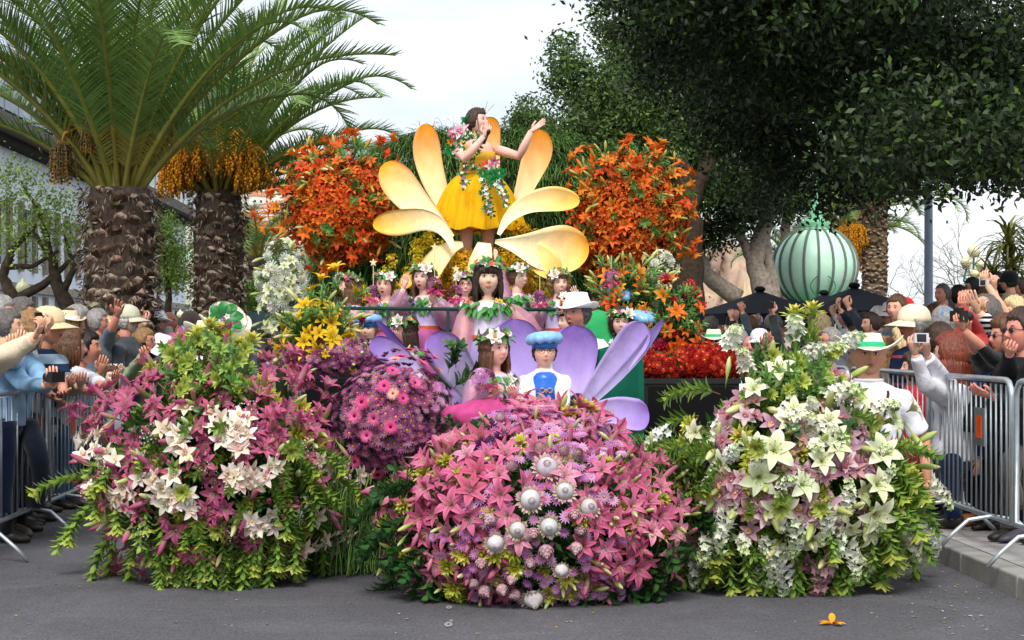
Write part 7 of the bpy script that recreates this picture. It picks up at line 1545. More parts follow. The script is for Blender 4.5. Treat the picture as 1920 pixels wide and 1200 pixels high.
for k in range(16): mb.join(leaf_mb(.13, .085, '#1a6a2c', '#2a8a3c', bend=-20, e0=20), xf(c0, (.35,-.85,.45), 1, roll=k*.8))
mb.build('hat_leaves', mLeaf, i_['t'])
for k, c in enumerate('wppw'): bloom(i_['t'], c, c0+Vector((-.02+.015*k, -.05, -.02+.012*k)), (0,-1,.2), .024)
person('white clad steward in a cream straw hat with green band, left of the leafy hat', 386, 628, 12.3, hp=50, yaw=35, hair=('short','dark'), hat='straw', hatcol='#efe6d0', top='#ecedf2', skin='tan', bottom='#e3e4ea')
person('man in sunglasses and a straw hat with a green ribbon beyond the red flowers', 1338, 640, 13.8, hp=42, yaw=-5, hair=('short','dark'), hat='straw', hatcol='#e9dfc2', glasses='sun', top='#e6e6ea', skin='tan', bottom='#2b2e38')
# ------------------------------------------------------------------ crowd barriers
bar_ = MB(); bar_.tube([(0,0,.21),(0,0,1.07)], .0075, 6, h('#99a1a8')); barm = bar_.mesh('bar', mMetal)
def barrier(X0, D0, D1, z, side, label, plate=True, sticker=True):
    a, b_ = street(X0, D0, z), street(X0, D1, z); t = thing('crowd_barrier', label, 'barrier', a, 0, 'steel crowd barriers along the kerb'); d = b_-a; L_ = d.length; u = d.normalized()
    mb = MB(); R_ = .10; pts = [(0,.21),(0,1.0)]+[(R_-R_*math.cos(x), 1.0+R_*math.sin(x)) for x in (.5,1.0,1.57)]+[(L_-R_, 1.10)]+[(L_-R_+R_*math.sin(x), 1.0+R_*math.cos(x)) for x in (.5,1.0,1.57)]+[(L_,.21)]
    mb.tube([u*s+Vector((0,0,z_)) for s, z_ in pts], .019, 8, h('#b4bcc4'), closed=True); mb.build('frame', mMetal, t)
    n = 17
    for k in range(1, n): linkm('bar', barm, t, loc=u*(L_*k/n), color=jit((1,1,1), .06))
    for k in (.22, .80):
        mb = MB(); c = u*(L_*k); o = Vector((1,0,0)); mb.tube([c+o*s_*.34+Vector((0,0,zz)) for s_, zz in ((-1,.012),(-.75,.10),(-.45,.19),(0,.215),(.45,.19),(.75,.10),(1,.012))], .014, 7, h('#c2c9cf')); mb.build('foot', mMetal, t)
    if plate:
        k = .33 if side < 0 else .35; c = u*(L_*k)+Vector((.012*(-side), 0, .78)); m = basis(Vector((-side,0,0)), Vector((0,0,1)))
        mt = Matrix((u, Vector((-side,0,0)), Vector((0,0,1)))).transposed()
        mb = MB(); mb.obox(c, (.20,.006,.25), mt, h('#8f969e')); pl = mb.build('plate', mMetal, t, smooth=False)
        if sticker:
            mb = MB(); mb.obox(c+Vector((-side*.005,0,0)), (.11,.003,.15), mt, h('#e2571a')); mb.build('sticker', mPlain, pl, smooth=False)
            mb = MB()
            for (x, z_, w_, h_) in ((-.02,.045,.03,.006),(-.015,.02,.008,.03),(.01,-.01,.008,.02),(-.02,-.03,.03,.005)): mb.obox(c+Vector((-side*.0078,0,0))+u*x+Vector((0,0,z_)), (w_,.001,h_), mt, h('#7a2c10'))
            mb.build('sticker_print', mPlain, pl, smooth=False)
    return t
for i, (D0, D1) in enumerate(((7.7,10.05),(10.12,12.5),(12.6,14.9),(15.0,17.3),(17.4,19.7),(19.8,22.1))): barrier(-3.1, D0, D1, 0, -1, ['steel barrier at the left edge of the frame, nearest of the left row', 'second steel barrier on the left, with the orange sticker at the edge of the frame', 'third left barrier, orange sticker beside the boy in the white tee', 'fourth left barrier, mostly behind the magenta lilies', 'fifth left barrier, deep behind the left flowers', 'sixth left barrier, furthest on the left'][i])
for i, (D0, D1) in enumerate(((7.6,9.9),(9.98,11.6),(11.7,13.9),(14.0,16.3),(16.4,18.7))): barrier(3.55, D0, D1, .13, 1, ['steel barrier at the right edge of the frame, nearest on the pavement', 'right barrier with the grey plate and orange sticker before the white jacket', 'right barrier just behind the man in the white tee', 'fourth right barrier, hidden behind the long green branches', 'furthest right barrier beyond the float'][i], sticker=i == 1, plate=i < 2)

# ------------------------------------------------------------------ the crowd
def dl(px, extra=.35): return F*3.1/(830-px)+extra if px < 760 else 30    # distance of a spot just behind the left rail
def dr(px, extra=.35): return F*3.55/(px-830)+extra
mStripeN = M('navy_striped_jersey', rough=.9, spec=.1, var=.06, vs=10, bump=.3, bs=22, tex=stripes(2, 9, h('#9a3a4a'), .80))
mStripeW = M('black_white_stripe', rough=.9, spec=.1, var=.05, vs=10, tex=stripes(2, 26, h('#e8e8ea'), .5))
mCheck = M('blue_check_shirt', rough=.9, spec=.1, var=.06, vs=10, bump=.3, bs=22, tex=stripes(2, 7, h('#1c2c48'), .55))
mCoat = M('crumpled_jacket', rough=.75, spec=.25, var=.12, vs=7, bump=.9, bs=11)
mDen = M('denim', rough=.9, spec=.1, var=.22, vs=18, bump=.4, bs=40)
c = person
LG_ = 'spectators behind the left barriers'; RG_ = 'spectators behind the right barriers'
# left, back to front
c('grey haired man with glasses at the very left edge, back row', 3, 590, 12.2, hp=66, yaw=82, hair=('short','grey'), glasses='thin', top='#c4ccd2', skin='red', group=LG_)
c('dark haired head at the left edge, hands lifted to a camera', 18, 612, 11.75, hp=60, yaw=88, hair=('short','dgrey'), top='#7f9cb8', group=LG_, armL=('px',22,655,10.9), armR=('px',36,648,10.9), hands=('grip','grip'))
c('broad head of grey brown hair seen from behind below the globe lamp', 42, 590, 12.4, hp=60, yaw=92, hair=('short','dgrey'), skin='red', top='#a9b4bc', group=LG_)
c('sandy haired woman in a light blue jacket leaning on the left rail with a camera', 58, 622, dl(58,.0), hp=66, yaw=115, hair=('bob','light'), fem=True, top='#7fa6c8', topmat=mCoat, group=LG_, armL=('px',96,716,10.6), armR=('px',88,722,10.7), hands=('grip','grip'), legs='full', bottom='#1f2838', lean=12, byaw=80)
c('man in a tan cap, glasses and blue checked shirt, arms folded on the rail', 92, 612, dl(92,.25), hp=72, yaw=78, hair=('short','grey'), hat='cap', hatcol='#d9c49a', glasses='sun', skin='tan', top='#8fa6b8', topmat=mCheck, sleeve='short', group=LG_, armL=('px',118,735,12.0), armR=('px',100,745,12.2), legs='full', bottom='#1d2430', byaw=70, q='hi', lean=8)
c('person just outside the left edge reaching in with beige jacket sleeves', -78, 628, 10.75, hp=74, yaw=95, hair=('short','brown'), top='#cdbfa6', topmat=mCoat, group=LG_, armL=('px',66,632,10.6,(0,-.1,-1)), armR=('px',78,626,10.75,(0,-.1,-1)), hands=('grip','grip'), bottom='#1f2838', legs='full', wf=1.1, byaw=70)
gadget('phone', 74, 606, 10.6, 'black phone held up in both hands above the beige sleeves', yaw=70, pitch=-8, sc=1.05)
gadget('dark', 104, 706, 10.55, 'small dark camera held over the left rail by the person in light blue', yaw=60, sc=.9)
c('brown haired woman in a beige cardigan leaning over the left rail', 132, 652, dl(132,.2), hp=68, yaw=108, hair=('bob','brown'), fem=True, top='#b5a688', group=LG_, armL=('px',150,722,12.6), armR=('px',132,724,12.7), legs='full', bottom='#22262e', lean=24, byaw=80)
c('black haired boy in a white tee with his elbow on the rail', 163, 652, dl(163,.05), hp=64, yaw=88, hair=('short','black'), child=True, top='#dfe3f2', sleeve='short', group=LG_, skin='tan', armL=('px',214,714,12.9), armR=('px',190,738,13.2), legs='full', bottom='#3f6290', lean=16, byaw=75)
c('silver haired head behind the brown haired woman', 146, 605, 15.0, hp=54, yaw=84, hair=('bob','grey'), fem=True, top='#6a4f58', group=LG_)
c('grey haired man in glasses stretching a bare arm upwards', 183, 606, 15.0, hp=50, yaw=95, hair=('short','grey'), skin='red', top='#5a6470', sleeve='rolled', group=LG_, armL=('px',219,592,14.6,(.1,0,-1)), hands=('wavecam','relaxed'), wf=1.2)
c('white bearded man in a pale cap and dark grey tee', 240, 600, 15.3, hp=54, yaw=82, hair=('short','white'), hat='cap', hatcol='#c5c6b0', beard=(h('#c9c6c2'), .9), skin='red', top='#3f444e', sleeve='short', group=LG_, q='hi')
c('woman in a sage green top pointing over the rail, head bowed', 207, 652, dl(207,.3), hp=52, yaw=58, pitch=18, hair=('bun','brown'), fem=True, glasses='red', skin='red', top='#86a070', group=LG_, armL=('px',268,668,14.2,(0,0,-1)), armR=('px',188,700,14.5), hands=('point','relaxed'), byaw=75, wf=1.2)
c('curly blonde woman in a dark brown top seen from behind', 243, 648, dl(243,.25), hp=50, yaw=125, hair=('curly','light'), fem=True, top='#2a211d', group=LG_, armL=('px',318,662,14.6,(0,0,-1)), armR=('px',268,712,15.0), lean=14, byaw=95, wf=1.3)
c('woman in sunglasses holding a small black phone upright', 272, 640, 15.9, hp=46, yaw=78, hair=('short','light'), fem=True, glasses='sun', top='#b8c4c8', skin='red', group=LG_, armL=('px',268,662,15.5))
c('head under a white fedora in the left crowd', 293, 606, 17.2, hp=46, yaw=100, hair=('short','brown'), hat='fedora', hatcol='#eceef2', skin='red', top='#9fb4c8', group=LG_)
c('person in a grey sun hat behind the lettered white bucket hat', 308, 636, 17.6, hp=42, yaw=120, hair=('short','grey'), hat='bucket', hatcol='#a29f98', top='#4a4f58', group=LG_)
def hat_text(i):
    cu = bpy.data.curves.new('lettering', 'FONT'); cu.body = '\u0160KODA'; cu.size = .062; cu.extrude = .0006; cu.align_x = 'CENTER'; ob = bpy.data.objects.new('tmp', cu); tmpS.collection.objects.link(ob); tmpS.view_layers[0].update()
    me = bpy.data.meshes.new_from_object(ob.evaluated_get(tmpS.view_layers[0].depsgraph)); bpy.data.objects.remove(ob)
    V = np.empty(len(me.vertices)*3, np.float32); me.vertices.foreach_get('co', V); V = V.reshape(-1,3); Fs = [list(p.vertices) for p in me.polygons]
    a = V[:,0]/.106; rr = .104; z = V[:,1]+.066; W2 = np.stack([np.sin(a)*(rr+V[:,2]-z*.12+.003)*1.0, -np.cos(a)*(rr+V[:,2]-z*.12+.003)*1.14, z], 1)
    # the lettering faces to the wearer's left side
    A = R(62); ca, sa = math.cos(A), math.sin(A); W2[:, :2] = np.stack([W2[:,0]*ca-W2[:,1]*sa, W2[:,0]*sa+W2[:,1]*ca], 1)
    o = linkm('lettering', npmesh('lettering', W2, Fs, np.tile(h('#23262c'), (len(V),1)), mPlain, False), i['t'], mat=i['Mh'])
c('person in a white bucket hat lettered in black, bending over the rail', 302, 662, 16.0, hp=58, yaw=70, pitch=24, byaw=80, hair=('short','black'), hat='bucket', hatcol='#eef0f4', top='#3a2c2a', skin='tan', group=LG_, extras=hat_text, lean=18)
c('pink faced bald man half hidden by the white fedora', 318, 604, 18.2, hp=40, yaw=70, hair=('bald','grey'), skin='red', top='#6a7480', group=LG_)
c('man in a mottled brown flat cap between the small globe lamp and the straw hats', 358, 603, 18.6, hp=38, yaw=95, hair=('short','grey'), hat='scarf', hatcol='#7d6a62', top='#3c3f47', group=LG_)
c('little girl with a white hair bow resting her chin at the left rail', 208, 707, dl(208,-.02), hp=42, yaw=28, hair=('long','brown'), child=True, fem=True, top='#dfe2ee', skin='child', group=LG_, q='hi', armL=('px',228,700,14.6), armR=('px',196,735,14.5), extras=lambda i: [bloom(i['t'], 'w', i['Mh'] @ Vector((.06*s_-.02,-.02,.12)), (0,-.6,1), .03) for s_ in (0,1)])
c('person in cream at the left rail, arm laid along the top beside the little girl', 262, 690, dl(262,.4), hp=44, yaw=140, hair=('bob','dark'), fem=True, top='#cfc8b8', group=LG_, armL=('px',262,722,15.9), armR=('px',248,726,15.9))
gadget('phone', 270, 655, 15.3, 'little black phone upright before the woman in sunglasses', yaw=70, sc=.9)
for (px, py, hp_, col, ht, hc_, tp, lab) in ((476,617,26,('short','brown'),'cap','#d9cba8','#5a6470','small far spectator in a sand coloured cap'),(487,634,24,('short','dark'),'cap','#eceef2','#44505e','small far spectator in a white cap'),(500,640,24,('short','brown'),None,'','#4f6a8a','small far head of brown hair beside the white cap'),(512,660,26,('short','black'),None,'','#8fa6b8','small dark haired far spectator in pale blue'),(482,668,26,('long','brown'),'cap','#d8c060','#7a3a34','small far spectator in a yellow cap'),(530,665,26,('short','brown'),None,'','#c0a890','small far spectator lifting a camera beside the yellow lilies'),(460,640,24,('bald','grey'),None,'','#3a4a3c','small bald far spectator right of the leafy hat'),(515,630,22,('bob','light'),None,'','#8a4a50','small light haired far spectator beside the white flowers')):
    c(lab, px, py, F/hp_*.24, hp=hp_, yaw=60, hair=col, hat=ht, hatcol=hc_ or '#e8e0cc', top=tp, q='lo', group=LG_, skin='tan')
# right
c('red haired woman in a crisp white jacket holding up a compact camera', 1782, 668, dr(1782,.35), hp=82, yaw=-112, hair=('long','auburn'), fem=True, top='#e6e6ee', topmat=mCoat, group=RG_, armL=('px',1716,664,11.0,(-.1,0,-1)), armR=('px',1738,664,11.1,(0,0,-1)), hands=('grip','grip'), legs='full', bottom='#1b2c50', ground=.13, byaw=-120, wf=1.05)
gadget('silver', 1727, 634, 10.95, 'compact silver camera with its dark screen towards us, held up by two hands', yaw=12, pitch=-6, sc=1.05)
c('man in a cream baseball cap and sunglasses wearing a navy jersey with red stripes', 1712, 608, 13.0, hp=74, yaw=-72, hair=('short','grey'), hat='cap', hatcol='#ddd3b8', glasses='sun', skin='red', top='#1c2440', topmat=mStripeN, group=RG_, q='hi', ground=.13, byaw=-50, wf=1.15)
c('man in a bright red cap looking left', 1692, 582, 15.0, hp=48, yaw=-80, hair=('short','brown'), hat='cap', hatcol='#d81f26', skin='tan', top='#3a3f48', group=RG_, ground=.13)
c('woman with a blue patterned kerchief over grey hair', 1768, 605, 13.6, hp=52, yaw=-150, hair=('bob','grey'), hat='scarf', hatcol='#5f7fa8', fem=True, top='#3a3434', group=RG_, ground=.13)
c('curly dark brown head between the cream cap and the red haired woman', 1762, 640, 12.9, hp=54, yaw=-140, hair=('curly','dark'), fem=True, top='#2a2220', group=RG_, ground=.13)
c('grey haired man with both arms around a black camera, seen from behind at right', 1846, 588, 12.2, hp=66, yaw=-130, hair=('short','dgrey'), skin='red', top='#b03a3a', group=RG_, ground=.13, armL=('px',1805,572,11.9), armR=('px',1812,585,11.9), hands=('grip','grip'))
c('woman in black with sunglasses and a gold bracelet aiming a camera over the rail', 1884, 632, 11.35, hp=70, yaw=-78, hair=('bob','brown'), fem=True, glasses='sun', skin='tan', top='#101012', group=RG_, ground=.13, armL=('px',1806,618,10.6,(0,0,-1)), armR=('px',1814,628,10.75,(0,0,-1)), hands=('grip','grip'), byaw=-70, sleeve='rolled', legs='full', bottom='#14161c')
gadget('dark', 1798, 592, 10.6, 'black camera held high by the woman in black at right', yaw=-70, sc=.95)
def striped_arm(i): pass
c('person with a black and white striped sleeve reaching up at the right edge', 1940, 640, 11.8, hp=60, yaw=-80, hair=('short','dark'), fem=True, top='#16161a', topmat=mStripeW, group=RG_, ground=.13, armL=('px',1836,585,11.4,(.1,0,-1)), armR=('px',1846,592,11.5,(.2,0,-1)), hands=('open','grip'), wf=1.2)
c('man in dark glasses at the right edge, watch on his raised wrist', 1918, 622, 10.7, hp=84, yaw=-75, hair=('short','dark'), glasses='sun', skin='red', top='#17181c', topmat=mCoat, group=RG_, ground=.13, armL=('px',1862,744,10.4), armR=('px',1893,662,10.2,(.2,0,-1)), hands=('relaxed','fist'), byaw=-60, legs='full', bottom='#4a4644', q='hi')
c('blonde woman with raised arms and a wristwatch near the right edge', 1902, 588, 12.8, hp=54, yaw=-70, hair=('bob','fair'), fem=True, top='#3a5a8a', sleeve='short', group=RG_, ground=.13, armL=('px',1852,535,12.5,(.3,0,-1)), armR=('px',1864,545,12.6,(.4,0,-1)), hands=('grip','grip'))
gadget('silver', 1845, 530, 12.4, 'tiny silver camera held aloft over the upper right heads', yaw=-60, sc=.8)
c('tall man in dark navy behind the white jacket', 1850, 668, 12.4, hp=58, yaw=-100, hair=('short','dark'), top='#171f33', group=RG_, ground=.13, wf=1.25)
c('person in a navy top crowding the rail behind the black handbag', 1832, 690, 11.7, hp=50, yaw=-90, hair=('bob','dark'), fem=True, top='#222c58', group=RG_, ground=.13, wf=1.1, legs='full', bottom='#161a26')
c('spectator in red pressed against the barrier just behind the man in the white tee', 1712, 690, 12.5, hp=52, yaw=-90, hair=('bob','dark'), fem=True, top='#b81f28', group=RG_, ground=.13, legs='full', bottom='#a81c26', wf=1.25)
c('person in denim with silver watch at the right, arm lifted to the compact camera', 1762, 700, 12.0, hp=50, yaw=-100, hair=('short','dark'), top='#6f8fb4', topmat=mDen, group=RG_, ground=.13, legs='full', bottom='#1c2436')
c('grey haired man with glasses looking left beyond the white lilies', 1557, 640, 15.0, hp=50, yaw=-82, hair=('thin','grey'), glasses='thin', skin='red', top='#4a5260', group=RG_, ground=.1)
c('dark haired young man in profile under the parasol at right', 1586, 594, 17.5, hp=38, yaw=-85, hair=('curly','black'), skin='tan', top='#c9ced8', group=RG_, ground=.1)
c('woman with sunglasses pushed up on dark hair, looking left', 1632, 608, 15.8, hp=42, yaw=-72, hair=('bun','dark'), fem=True, skin='fair', top='#5a4a44', group=RG_, ground=.1, extras=lambda i: linkm('sunglasses', MB().ell((.031,-.0925,.0),(.024,.006,.0165),12,6,(.012,.012,.014)).ell((-.031,-.0925,.0),(.024,.006,.0165),12,6,(.012,.012,.014)).mesh('sunglasses', mGloss), i['t'], mat=i['Mh'] @ Matrix.Rotation(R(-42), 4, 'X') @ Matrix.Translation((0,-.008,.02))))
c('woman with long light brown hair turned away behind the straw hat', 1660, 662, 13.2, hp=54, yaw=-160, hair=('long','light'), fem=True, top='#5f5048', group=RG_, ground=.1)
c('long brown haired woman between the dark haired man and the woman with sunglasses', 1606, 632, 16.2, hp=44, yaw=-120, hair=('long','brown'), fem=True, top='#6a5a50', group=RG_, ground=.1)
c('pale haired woman in glasses left of the cream cap', 1690, 640, 14.0, hp=46, yaw=-100, hair=('bob','fair'), fem=True, top='#8a8078', glasses='thin', group=RG_, ground=.1)
c('silver haired head seen from behind above the red flowers', 1386, 640, 15.3, hp=44, yaw=170, hair=('short','grey'), fem=True, top='#3a4048', group=RG_, ground=.1)
c('bald man squinting in the sun beside the white cap', 1407, 650, 14.6, hp=42, yaw=-10, hair=('bald','grey'), skin='red', top='#5a5f6a', mouth='smile', group=RG_, ground=.1)
c('face under a white cap shaded by two raised hands', 1424, 640, 14.3, hp=46, yaw=-14, hair=('short','brown'), hat='cap', hatcol='#dfe3f0', skin='red', top='#4a4038', mouth='smile', group=RG_, ground=.1, armL=('px',1442,650,13.9,(.2,0,-1)), armR=('px',1432,648,13.9,(-.1,0,-1)), hands=('open','open'), fem=True)
c('short haired brown grey head from behind above the white cap', 1450, 610, 17.2, hp=42, yaw=150, hair=('short','dgrey'), top='#7a4a48', group=RG_, ground=.1)
c('person in a black knit cap under the left parasol', 1376, 608, 18.2, hp=36, yaw=-90, hair=('short','black'), hat='scarf', hatcol='#15171c', top='#2a2c34', group=RG_, ground=.1, armL=('px',1372,598,17.8), armR=('px',1380,600,17.8), hands=('grip','grip'))
c('brown haired head in front of the raised arm with a wristwatch', 1405, 612, 17.8, hp=36, yaw=-90, hair=('short','brown'), skin='tan', top='#4a5a6a', group=RG_, ground=.1, armL=('px',1392,584,17.4,(.3,0,-1)), hands=('fist','relaxed'))
c('person holding a camera straight up above the crowd', 1462, 634, 16.6, hp=36, yaw=-100, hair=('short','brown'), top='#2f3238', group=RG_, ground=.1, armL=('px',1448,588,16.3,(.2,0,-1)), hands=('grip','relaxed'), wf=1.25)
gadget('dark', 1441, 572, 16.2, 'dark camera held straight up against the black parasol', yaw=-20, sc=.85)
c('dark grey haired person under the left edge of the parasols', 1334, 612, 18.5, hp=36, yaw=120, hair=('short','dgrey'), top='#50505a', group=RG_, ground=.1)
c('head in a pale blue cap beyond the raised arms', 1417, 606, 20.5, hp=30, yaw=-60, hair=('short','brown'), hat='cap', hatcol='#b8c8e4', top='#8a8f98', q='lo', group=RG_, ground=.1)
c('dark haired man with a hand to his face behind the tall yellow green stalks', 1500, 612, 17.0, hp=40, yaw=-80, hair=('short','black'), skin='tan', top='#262a33', group=RG_, ground=.1, armL=('px',1498,606,16.7,(.2,0,-1)), hands=('grip','relaxed'))
c('woman with reddish brown hair between the stalks and the grey haired man', 1534, 626, 17.4, hp=42, yaw=-150, hair=('bob','auburn'), fem=True, top='#6a3a34', group=RG_, ground=.1)
c('grey haired spectator behind the man with glasses', 1545, 612, 18.8, hp=38, yaw=-100, hair=('short','dgrey'), skin='red', top='#a8b4cc', group=RG_, ground=.1)
# raised stand at far right
st = thing('spectator_stand', 'low dark spectator stand under the upper row at far right', 'stand', (P(1850,0,17.5).x, 17.5, .1))
mb = MB(); mb.box((-2.6,-.8,0), (3.4,.9,.50), h('#26282c')); mb.box((-2.6,-.1,.501), (3.4,.9,.74), h('#26282c')); mb.build('step', mPlain, st, smooth=False)
for (px, py, hp_, hr_, ht, tp, lab, yw, ex) in ((1767,552,38,('thin','dgrey'),None,'#1e2636','balding man in a dark coat, left end of the upper row',-60,0),(1797,556,40,('short','black'),None,'#16181e','black haired head, second from the left in the upper row',-150,.2),(1822,540,36,('short','black'),None,'#15161a','dark head in shadow with dark glasses, upper row behind the camera',-80,.3),(1840,552,32,('curly','brown'),None,'#4a3028','reddish brown curly head in the upper row',-120,.3),(1868,532,36,('bob','black'),None,'#1a1a1e','black haired woman in the upper row beside the beige jacket',-100,.3),(1891,528,38,('short','black'),'#15161a','#a08f74','man in a black beret and beige jacket high in the upper row',-110,0),(1914,540,36,('short','dark'),None,'#3a2a28','dark haired head at the right end of the upper row',-90,.2)):
    c(lab, px, py, 17.0+ex, hp=hp_, yaw=yw, hair=hr_, hat='scarf' if ht else None, hatcol=ht or '#15161a', top=tp, skin='tan', glasses='sun' if 'glasses' in lab else None, group='upper row of spectators at far right', ground=.60 if ex < .15 else .60, q='mid')
# handbags
bag = thing('handbag', 'slouchy black shoulder bag with a blue strap hanging behind the right barrier', 'bag', P(1838,775,11.3)); mb = MB()
mb.lathe([(.001,.13),(.05,.12),(.10,.04),(.13,-.06),(.12,-.12),(.001,-.14)], 18, h('#17181b'), fn=lambda p,a,r,z: Vector((p.x, p.y*.45, p.z+.012*math.sin(a*5+r*20)))); mb.build('pouch', mCoat, bag); mb = MB(); mb.tube([(-.06,-.02,.15),(.0,-.03,.26),(.10,-.02,.36),(.17,.02,.40)], [(.035,.008)]*4, 6, h('#3a5aa0')); mb.build('strap', mCloth, bag)
bag = thing('handbag', 'tan brown leather handbag hanging low behind the right barrier', 'bag', P(1762,895,12.0)); mb = MB()
mb.lathe([(.001,.15),(.08,.13),(.14,0),(.15,-.13),(.12,-.17),(.001,-.17)], 16, h('#6a3a26'), fn=lambda p,a,r,z: Vector((p.x, p.y*.4, p.z))); mb.build('pouch', mGloss, bag); mb = MB(); mb.tube([(-.07,0,.12),(-.05,0,.28),(0,0,.34),(.05,0,.28),(.07,0,.12)], .01, 6, h('#5a2f20')); mb.build('strap', mCloth, bag)
# feet and legs that show below the rails
for (px, py, D, col, lab) in ((1800,980,None,'#a85a28','orange suede loafer under the right barrier'),(1822,976,None,'#b0622c','second orange suede loafer under the right barrier'),(1850,985,None,'#1c1a1a','black flat shoe under the right barrier, left of two'),(1875,984,None,'#221e1e','black flat shoe under the right barrier, right of two'),(1905,1008,None,'#4a4450','grey purple suede shoe at the right edge'),(8,972,None,'#8f8c80','grey trainer at the left edge beneath the barrier'),(38,996,None,'#5a5648','worn olive shoe under the left barrier'),(72,945,None,'#3a3633','brown laced shoe resting on the lower rail at left'),(150,912,None,'#1a1b20','black polished shoe at left beside the flowers'),(165,906,None,'#b08a78','beige shoe behind the black one at left')):
    z0 = .13 if px > 900 else (.22 if py in (945,) else 0); D = F*(CZ-z0)/(py+8-HY); q = P(px, py, D); s_ = 1 if px < 900 else -1
    mb = MB(); mb.tube([(-.10*s_,0,.045),(-.06*s_,0,.05),(0,0,.045),(.08*s_,-.01,.032),(.15*s_,-.02,.02)], [(.030,.04),(.038,.045),(.042,.040),(.044,.026),(.02,.012)], 12, h(col), ref=(0,1,0)); mb.v = [(x, y, max(z, .004)) for x, y, z in mb.v]
    o = mb.build('shoe', mDark, loc=(q.x, D, z0)); o.rotation_euler = (0,0,R(rnd.uniform(-35,-10)*s_)); setp(o, lab, 'shoe')
# trousers of a man with one knee up at left and at the right edge
for (pts, col, lab, z0) in (([(52,800,11.9),(70,845,11.7),(80,900,11.8),(68,945,11.9)], '#1d2534', 'dark navy trouser leg with a bent knee against the left barrier', 0), ([(1960,830,10.9),(1905,850,10.6),(1893,890,10.6),(1905,950,10.7)], '#4f4a48', 'grey brown trouser leg with a bent knee at the right edge', .13), ([(8,790,11.4),(10,860,11.4),(5,960,11.4)], '#1b2740', 'dark blue trouser leg at the left edge', 0)):
    mb = MB(); P_ = [P(*p) for p in pts]; o0 = P_[-1].copy(); fine = []
    for k in range(len(P_)-1):
        for u in range(5): fine.append(P_[k].lerp(P_[k+1], u/5)-o0)
    fine.append(P_[-1]-o0); sm_ = [fine[0]]+[(fine[i-1]+fine[i]*2+fine[i+1])/4 for i in range(1,len(fine)-1)]+[fine[-1]]
    mb.tube(sm_, [.085-.03*i/len(sm_)+.004*math.sin(i*2.1) for i in range(len(sm_))], 14, h(col)); o = mb.build('trouser_leg', mCloth, loc=o0); setp(o, lab, 'trousers')
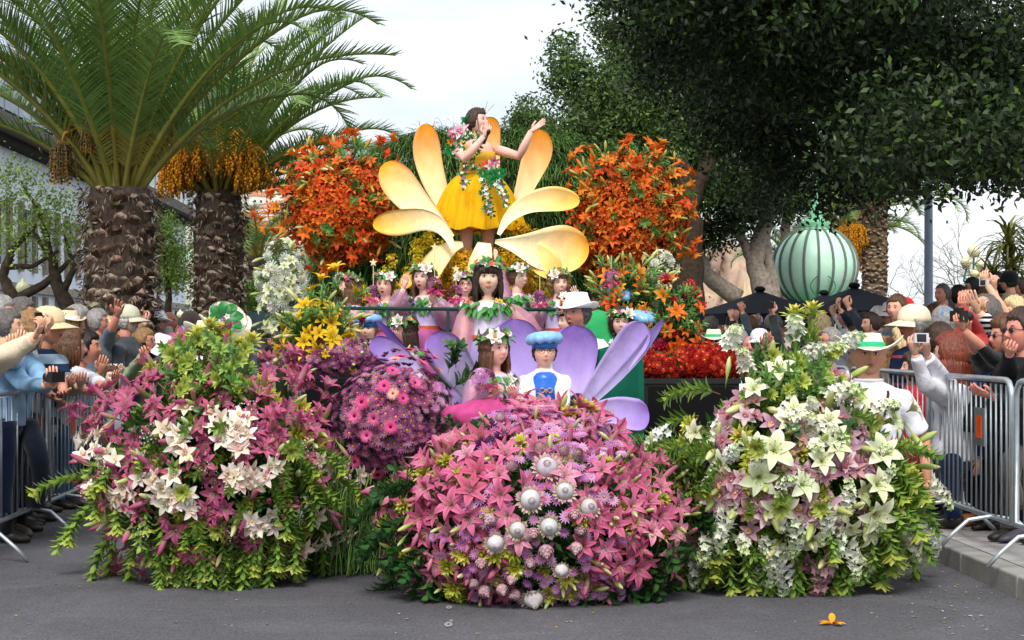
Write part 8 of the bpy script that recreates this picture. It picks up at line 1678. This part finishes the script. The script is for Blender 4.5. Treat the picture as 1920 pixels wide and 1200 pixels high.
# ---- far crowd that fills the gaps
tops = ['#2a3342','#3a3f48','#8fa6b8','#c9c6be','#6a4a44','#4a5a6a','#1e2228','#7a6a58','#a8404a','#d8d8dc','#35506a','#51604a']; hcs = ['dark','brown','grey','dgrey','light','black','white','fair','brown','dark']; hst = ['short','short','curly','bob','thin','short','long']
def fill(n, x0, x1, fD, g, side, ground, yb):
    k = 0; got = []; tr = 0
    while k < n and tr < n*40:
        tr += 1
        D = rnd.uniform(*fD); px = rnd.uniform(x0, x1); zh = rnd.uniform(1.46,1.66)+(ground if px > 1600 or side < 0 else -.03); py = HY-(zh-CZ)*F/D+0
        X = (px-960)/F*D-DRIFT*D
        if side < 0 and (X > -3.35): continue
        if side > 0 and (X < 3.8 or (px > 1640 and D < 14.2)): continue
        if any(abs(px-a) < 22 and abs(D-d) < 1.0 for a, d in got): continue
        got.append((px, D)); hcn, tp = rnd.choice(hcs), rnd.choice(tops); hs = rnd.choice(hst); ht = rnd.choice([None,None,None,None,'cap','fedora','bucket']); hcol = rnd.choice(['#e8e8ea','#d9cba8','#b8bcc0','#3a4a6a','#b8323a'])
        cn = {'#2a3342':'slate','#3a3f48':'charcoal','#8fa6b8':'pale blue','#c9c6be':'cream','#6a4a44':'brown','#4a5a6a':'steel blue','#1e2228':'black','#7a6a58':'khaki','#a8404a':'crimson','#d8d8dc':'white','#35506a':'dark blue','#51604a':'olive'}[tp]
        hn = {'#e8e8ea':'white','#d9cba8':'sand','#b8bcc0':'grey','#3a4a6a':'navy','#b8323a':'red'}[hcol]; hr = {'dgrey':'iron grey','fair':'pale blond','light':'light brown','dark':'dark brown'}.get(hcn, hcn)
        far_n = globals().setdefault('far_seen', {}); lab = f"{'far' if D > 19 else 'background'} spectator with {hs if hs != 'thin' else 'thinning'} {hr} hair{', '+hn+' '+ht if ht else ''} and {cn} top, {'left' if side < 0 else 'right'} crowd"
        far_n[lab] = far_n.get(lab, 0)+1
        if far_n[lab] > 1: lab = lab.replace(', left', ', nearer the trees, left').replace(', right', ', nearer the trees, right')
        if far_n[lab.replace(', nearer the trees', '')] > 2: lab = lab.replace('nearer the trees', 'deep in the back rows')
        up = rnd.random() < .14
        c(lab, px, py, D, hp=.245*F/D, yaw=yb+rnd.uniform(-45,45), hair=(hs, hcn), hat=ht, hatcol=hcol, top=tp, q='lo' if D > 15 else 'mid', group=g, skin=rnd.choice(['fair','tan','red','olive']), ground=ground, fem=hs in ('long','bob','curly'), armL=(.10,.22,.16) if up else None, armR=(.02,.24,.15) if up else None, hands=('grip','grip') if up else ('relaxed','relaxed'), legs='simple' if D < 15 else 'none' if False else 'simple')
        k += 1
fill(44, -40, 545, (13.2, 30), 'far spectators in the left crowd', -1, .0, 80)
fill(50, 1300, 1960, (12.4, 30), 'far spectators in the right crowd', 1, .1, -80)
fill(16, 430, 560, (26, 46), 'far spectators in the left crowd', -1, .0, 60)
fill(14, 1300, 1480, (22, 38), 'far spectators in the right crowd', 1, .1, -60)
# people on the terrace
for (px, D, tp, hr_, lab, a) in ((2,24,'#c8ccd6',('short','dark'),'person in a pale top at the left end of the roof terrace',1),(16,24.5,'#1e2434',('short','dark'),'person in dark clothes taking a photo on the roof terrace',1),(33,25,'#3a5a8a',('bob','brown'),'brown haired person in blue leaning on the terrace rail',0),(80,28,'#20242c',('short','white'),'white haired person in black on the terrace beside the palm fronds',1),(92,28.4,'#4a6a9a',('short','brown'),'person in blue partly hidden by fronds on the terrace',1)):
    gz = TOPZ+.34; X0 = BX+.1; z_ = gz+1.52; Dd = None
    D_ = F*(BX+.2)/(px-830); q = street(BX+.2, D_); py = HY-(z_-CZ)*F/D_
    c(lab, px, py, D_, hp=.25*F/D_, yaw=60, hair=hr_, top=tp, q='lo', ground=gz, group='people on the roof terrace', armL=(.08,.2,.10) if a else None, armR=(.02,.2,.08) if a else None)
